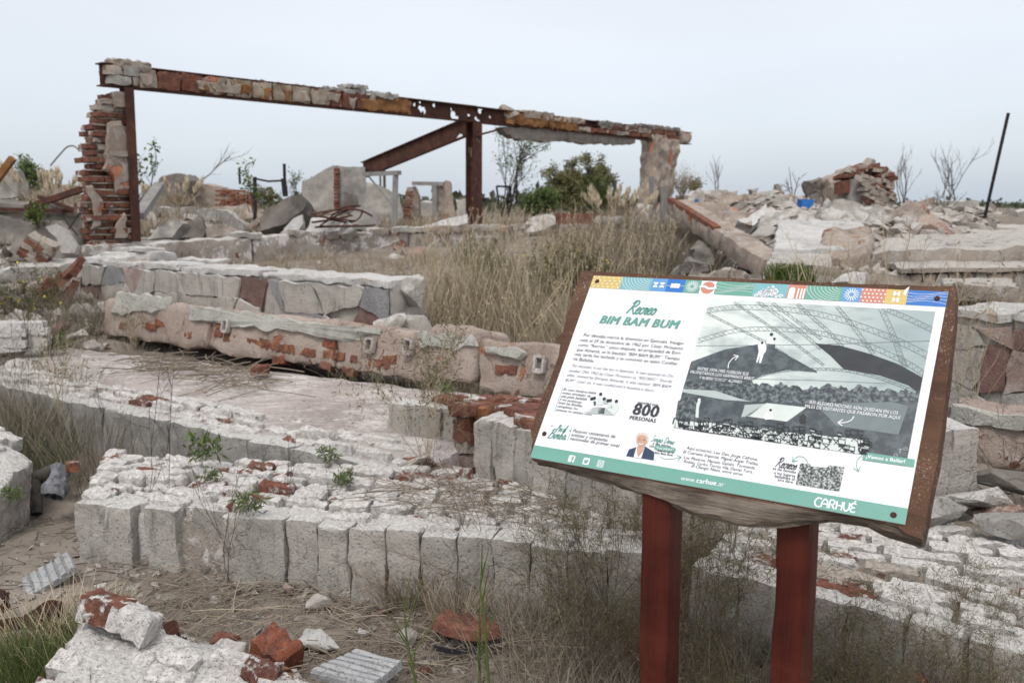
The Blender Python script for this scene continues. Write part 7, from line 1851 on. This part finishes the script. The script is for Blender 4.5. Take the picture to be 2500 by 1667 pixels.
# pale stalks rising behind the board
ps = weed('pale_stalk', at(2075, 690, 4.6) - [0, 0, .25], .52, 'pale branching dry stalk behind the top edge of the board, near the white splinter', 'plant', 2, ('palestem', None, 'seed'), 1, 8, .55, .0028, (0, 0, 0), 14, .18, .25, 20, .003, .5, .25, group='pale dry stalks behind the board')
for x, Y, s, r_, lab in [(1915, 4.8, .8, 1, 'pale dry stalk left of the green tuft behind the board'), (1960, 4.9, 1.0, 2, 'pale dry stalk just right of the green tuft behind the board'), (2010, 4.7, 1.15, 3, 'tall pale dry stalk in front of the brown ended slab'), (2135, 4.4, .9, 4, 'pale dry stalk above the blue end of the colour band'), (2190, 4.4, 1.25, 5, 'tallest pale dry stalk above the board near its right corner'), (2240, 4.4, 1.05, .5, 'pale dry stalk close to the right corner of the board'), (2330, 4.5, .9, 1.5, 'pale dry stalk just beyond the right corner of the board'), (1770, 5.2, .8, 2.5, 'straw coloured stalk above the middle of the board')]:
    wcopy(ps, at(x, 690, Y) - [0, 0, .25], lab, s, r_, 'pale dry stalks behind the board')
weed('wiry_bush', at(2380, 980, 5.0) - [0, 0, .1], .75, 'dry straw weed growing between the board and the right wall piece', 'bush', 12, ('palestem', 'broom', 'seed'), 2, 5, .4, .002, (200, .03, .15), 15, .25, .3, 80, .003)
weed('dark_weed', at(2440, 1190, 4.3), .4, 'dark leafless weed in the gap at the right edge', 'plant', 9, ('bark', None, 'stem'), 1, 5, .4, .0018, (0, 0, 0), 16, .45, .3, 30, .003)
V, F = blades(at(1925, 690, 7.2) + np.c_[rg.normal(size=(500, 2)) * .08, rg.normal(size=500) * .01], .06 + .12 * rg.rand(500), .2 + .6 * rg.rand(500), .012 * np.ones(500), rg); T('green_tuft', (V, F), 'green', 'bright green tuft in the rubble just above the board', 'plant', smooth=False, sharp=None)

# shrubs and trees beyond the wall
def tree(name, base, h, label, cat, n, lev, kids, spread, r, leafn, lsz, lmat, smat, seed, lean=.3, group=None, asp=.4, lw=.05, upw=.2, bend=.3, shrink=.55):
    q_ = np.random.RandomState(seed); st, tips = [], []
    for i in range(n):
        branch(q_, np.array([q_.normal() * .03, q_.normal() * .03, 0]) * h, np.array([q_.normal() * lean, q_.normal() * lean, 1.0]), h * (.55 + .3 * q_.rand()), r, lev, st, tips, kids, spread, bend, 6, upw, shrink)
    R_ = root(name, base, label, cat, group); V, F = tubes(st, 3); add('trunk', V + base, F, MAT[smat], R_, False)
    if leafn:
        allp = np.concatenate([p[1:] for p in tips]); P = allp[q_.randint(len(allp), size=leafn)] + q_.normal(size=(leafn, 3)) * lw
        V, F = leaves(P, lsz * (.6 + .8 * q_.rand(leafn)), q_, asp, .1); add('crown', V + base, F, MAT[lmat], R_, False)
    return R_
tree('sapling', at(1228, 530, 19), 2.0, 'spindly sapling with sparse small leaves right of the middle post', 'tree', 5, 3, 4, .5, .018, 900, .055, 'leaf', 'bark', 31, .33, lw=.04)
tree('olive_shrub', at(1405, 535, 22), 1.42, 'big dense olive brown shrub seen through the right bay of the frame', 'shrub', 12, 3, 4, .55, .02, 15000, .07, 'shrub', 'bark', 32, .38, lw=.05)
tree('olive_shrub', at(1330, 540, 20.5), .72, 'lower greener shrub with yellow flowers at the left of the big olive shrub', 'shrub', 9, 2, 5, .5, .014, 4500, .07, 'leaf', 'bark', 33, .42, lw=.05)
tree('olive_shrub', at(1455, 540, 20.5), .95, 'low grassy green shrub between the big olive shrub and the pampas plumes', 'shrub', 9, 2, 5, .4, .012, 3200, .08, 'green', 'bark', 34, .35, asp=.15, lw=.04)
tree('leafy_sapling', at(352, 500, 12.6), .85, 'young leafy sapling tip beside the left steel post', 'tree', 3, 2, 4, .45, .01, 170, .075, 'leaf', 'bark', 35, .3, lw=.02)
tree('leafy_sapling', at(612, 520, 14), .72, 'narrow green sapling inside the thin black steel frame', 'tree', 2, 2, 4, .3, .008, 170, .06, 'leaf', 'bark', 36, .12, lw=.03)
tree('leafy_sapling', at(725, 500, 20), .75, 'wispy pale green sapling left of the concrete stub', 'tree', 5, 2, 4, .5, .008, 420, .05, 'leaf', 'bark', 37, .4, lw=.03)
tree('leafy_sapling', at(645, 500, 18), .35, 'low green bush behind the thin black steel frame', 'shrub', 6, 2, 4, .5, .008, 900, .05, 'shrub', 'bark', 38, .5, lw=.03)
tree('leafy_sapling', at(95, 560, 10.2), .32, 'bright young leafy shoot in front of the blackened lintel', 'plant', 4, 1, 5, .4, .006, 160, .06, 'green', 'stem', 39, .25, lw=.02, asp=.5)
tree('leafy_sapling', at(70, 490, 18), .8, 'green bush behind the pampas plumes at the left edge', 'shrub', 7, 2, 4, .4, .01, 1500, .07, 'leaf', 'bark', 40, .35, lw=.04)
tree('bare_branch', at(475, 475, 19), 1.2, 'bare pale branch leaning right against the sky behind the left bay', 'tree', 1, 3, 4, .5, .016, 0, 0, None, 'ash_', 41, .1) if False else None
ln_ = []
bq = np.random.RandomState(3); branch(bq, at(455, 465, 18), np.array([.85, 0, .55]), 1.1, .014, 2, ln_, [], 4, .35, .25, 6, .1, .55)
T('bare_branch', tubes(ln_, 3), 'stem', 'bare thin branch leaning right against the sky behind the left bay', 'branch', smooth=False)
def pampas(base, h, w_, n, label, seed):
    q_ = np.random.RandomState(seed); R_ = root('pampas_grass', base, label, 'pampas grass')
    B = np.c_[q_.normal(size=(n, 2)) * w_ * .45, np.zeros(n)]; B[:, 1] *= .5
    L, PL_ = [], []
    for i in range(n):
        tp = B[i] * 1.7 + [q_.normal() * .05, 0, h * (.65 + .4 * q_.rand())]; L.append((np.array([B[i] * .5, (B[i] * .6 + tp * .5), tp]), .006))
        m_ = 40; t = q_.rand(m_)[:, None]; PL_.append(tp + (B[i] * .5 - tp) * t * .45 + q_.normal(size=(m_, 3)) * .009)
    V, F = tubes(L, 3); add('stem', V + base, F, MAT['palestem'], R_, False)
    P = np.concatenate(PL_); d = q_.normal(size=(len(P), 3)) * .14 + [0, 0, 1]
    V, F = leaves(P, .13, q_, .22, 0, d); add('plume', V + base, F, MAT['plume'], R_, False)
    nb = 220; V, F = blades(base + np.c_[q_.normal(size=(nb, 2)) * w_ * .3, np.zeros(nb)], h * .35 + h * .3 * q_.rand(nb), .5 + .5 * q_.rand(nb), .012 * np.ones(nb), q_); add('leaf_blades', V, F, MAT['drygrass'], R_, False)
pampas(at(1510, 540, 18), .62, .55, 24, 'cream pampas plumes in front of the right pillar foot', 51)
pampas(at(120, 510, 15), .62, .75, 17, 'cream pampas plumes behind the blackened lintel at the left', 52)
pampas(at(435, 500, 17), .42, .4, 9, 'few pale pampas plumes behind the leaning plank', 53)
tree('dry_bush', at(1665, 490, 17), .62, 'tan dry bush on the skyline just right of the right pillar', 'bush', 26, 1, 5, .3, .006, 900, .06, 'drygrass', 'drygrass', 61, .28, asp=.1)
tree('leafy_sapling', at(1692, 478, 19), .35, 'small yellow green bush right of the tan dry bush', 'shrub', 8, 1, 5, .4, .006, 700, .05, 'shrub', 'bark', 62, .3)
for i, (x, y, Y, h, n_, lab) in enumerate([(1748, 480, 24, .95, 4, 'bunch of bare upright twigs on the heap skyline'), (2205, 498, 30, 1.9, 5, 'bare upright dead stems right of the brick stump'), (2330, 490, 34, 2.5, 6, 'dead tree with tall thin bare branches at the right'), (2300, 485, 33, 1.6, 2, 'dead tree limb leaning left beside the tall dead tree'), (2300, 545, 20, .8, 7, 'dark tangled dead bush before the pale ruined wall'), (1935, 490, 15, .6, 3, 'dark arching dead branch behind the bright blue panel'), (2372, 545, 22, .5, 5, 'dark dead shrub beside the black pole'), (1500, 470, 14, .3, 2, 'dark crooked stick above the pampas plumes')]):
    tree('dead_tree', at(x, y, Y), h, lab, 'dead tree', n_, 2 if i != 4 else 3, 3, .3 if i not in (4, 5) else .8, .02 if i in (1, 2, 3) else .012, 0, 0, None, 'bark', 70 + i, .16 if i not in (2, 4, 5) else .35, upw=.6, bend=.25)
# far scrub on the plain
n = 5200; Y = rg.uniform(55, 320, n); X = rg.uniform(-.62, .62, n) * Y
keep = pn(np.stack([X * .03, Y * .02, X * 0 + 1.7], 1)) > -.12; X, Y = X[keep], Y[keep]
hh = .35 + 1.3 * rg.rand(len(X)) ** 2.5; L = []
for k in range(9):
    P = np.stack([X + rg.normal(size=len(X)) * .55, Y + rg.normal(size=len(X)) * .4, 1.0 + hh * .9 * rg.rand(len(X))], 1); L.append(leaves(P, .3 + hh * .3, rg, .8, .1))
V, F = join(L); tag(add('far_scrub', V, F, MAT['farshrub'], None, False), 'dark band of low scrub on the plain along the horizon', None, None, 'stuff')
# debris between the ledge and the long parapet
for i, (x, y, Y, s_, m_, lab) in enumerate([(60, 770, 8.0, .3, 'chunk', 'grey lump under the yellow flowers at the left edge'), (150, 800, 7.9, .22, 'chunk_red', 'reddish lump left of the parapet end'), (190, 815, 7.7, .2, 'chunk', 'small grey lump at the left end of the pinkish slab'), (225, 838, 7.6, .16, 'chunk', 'small grey lump just under the left end of the long parapet'), (110, 825, 7.5, .18, 'tan', 'tan lump beside the brick stack at the left edge'), (200, 760, 8.5, .3, 'conc_light', 'pale lump between the ledge and the long parapet'), (20, 735, 8.5, .35, 'conc_dark', 'dark lump below the white topped ledge')]):
    V, F = chunk(330 + i, 1.2, .9, .7); p = at(x, y, Y); T('rubble_chunk', (V * s_ + p - [0, 0, s_ * .3], F), m_, lab, 'rubble')
tag(grass('ledge_grass', 2600, (-4.6, -2.4, 7.4, 9.0), 60, .1, (.1, .35), (.2, .9), .0035, 'greygrass', pxbox(-80, 300)), 'dry grey weeds between the ledge and the long parapet')
tag(grass('gap_grass', 3000, (.6, 4.4, 4.8, 8.2), 70, .12, (.12, .35), (.2, .9), .004, 'drygrass', lambda X, Y: pxx(X, Y) > 1450), 'dry tufts in the hollow behind the board')
debris('hollow_rubble', 420, (.5, 4.6, 4.6, 8.4), (.03, .18), 'chunk', 'mortar lumps in the hollow behind the board', 21, lambda X, Y: X > .4)
tag(grass('plain_grass', 16000, (-34, 34, 12, 60), 900, .5, (.15, .5), (.2, .9), .016, 'greygrass', lambda X, Y: ((X - FA[0]) * e2[0] + (Y - FA[1]) * e2[1]) < -.8), 'sparse dry grass spread over the plain')
tag(grass('side_grass', 5000, (-16, -4.6, 5, 13), 160, .2, (.12, .4), (.2, .9), .006, 'greygrass', lambda X, Y: pxx(X, Y) < 120), 'sparse dry grass on the bare ground at the left')
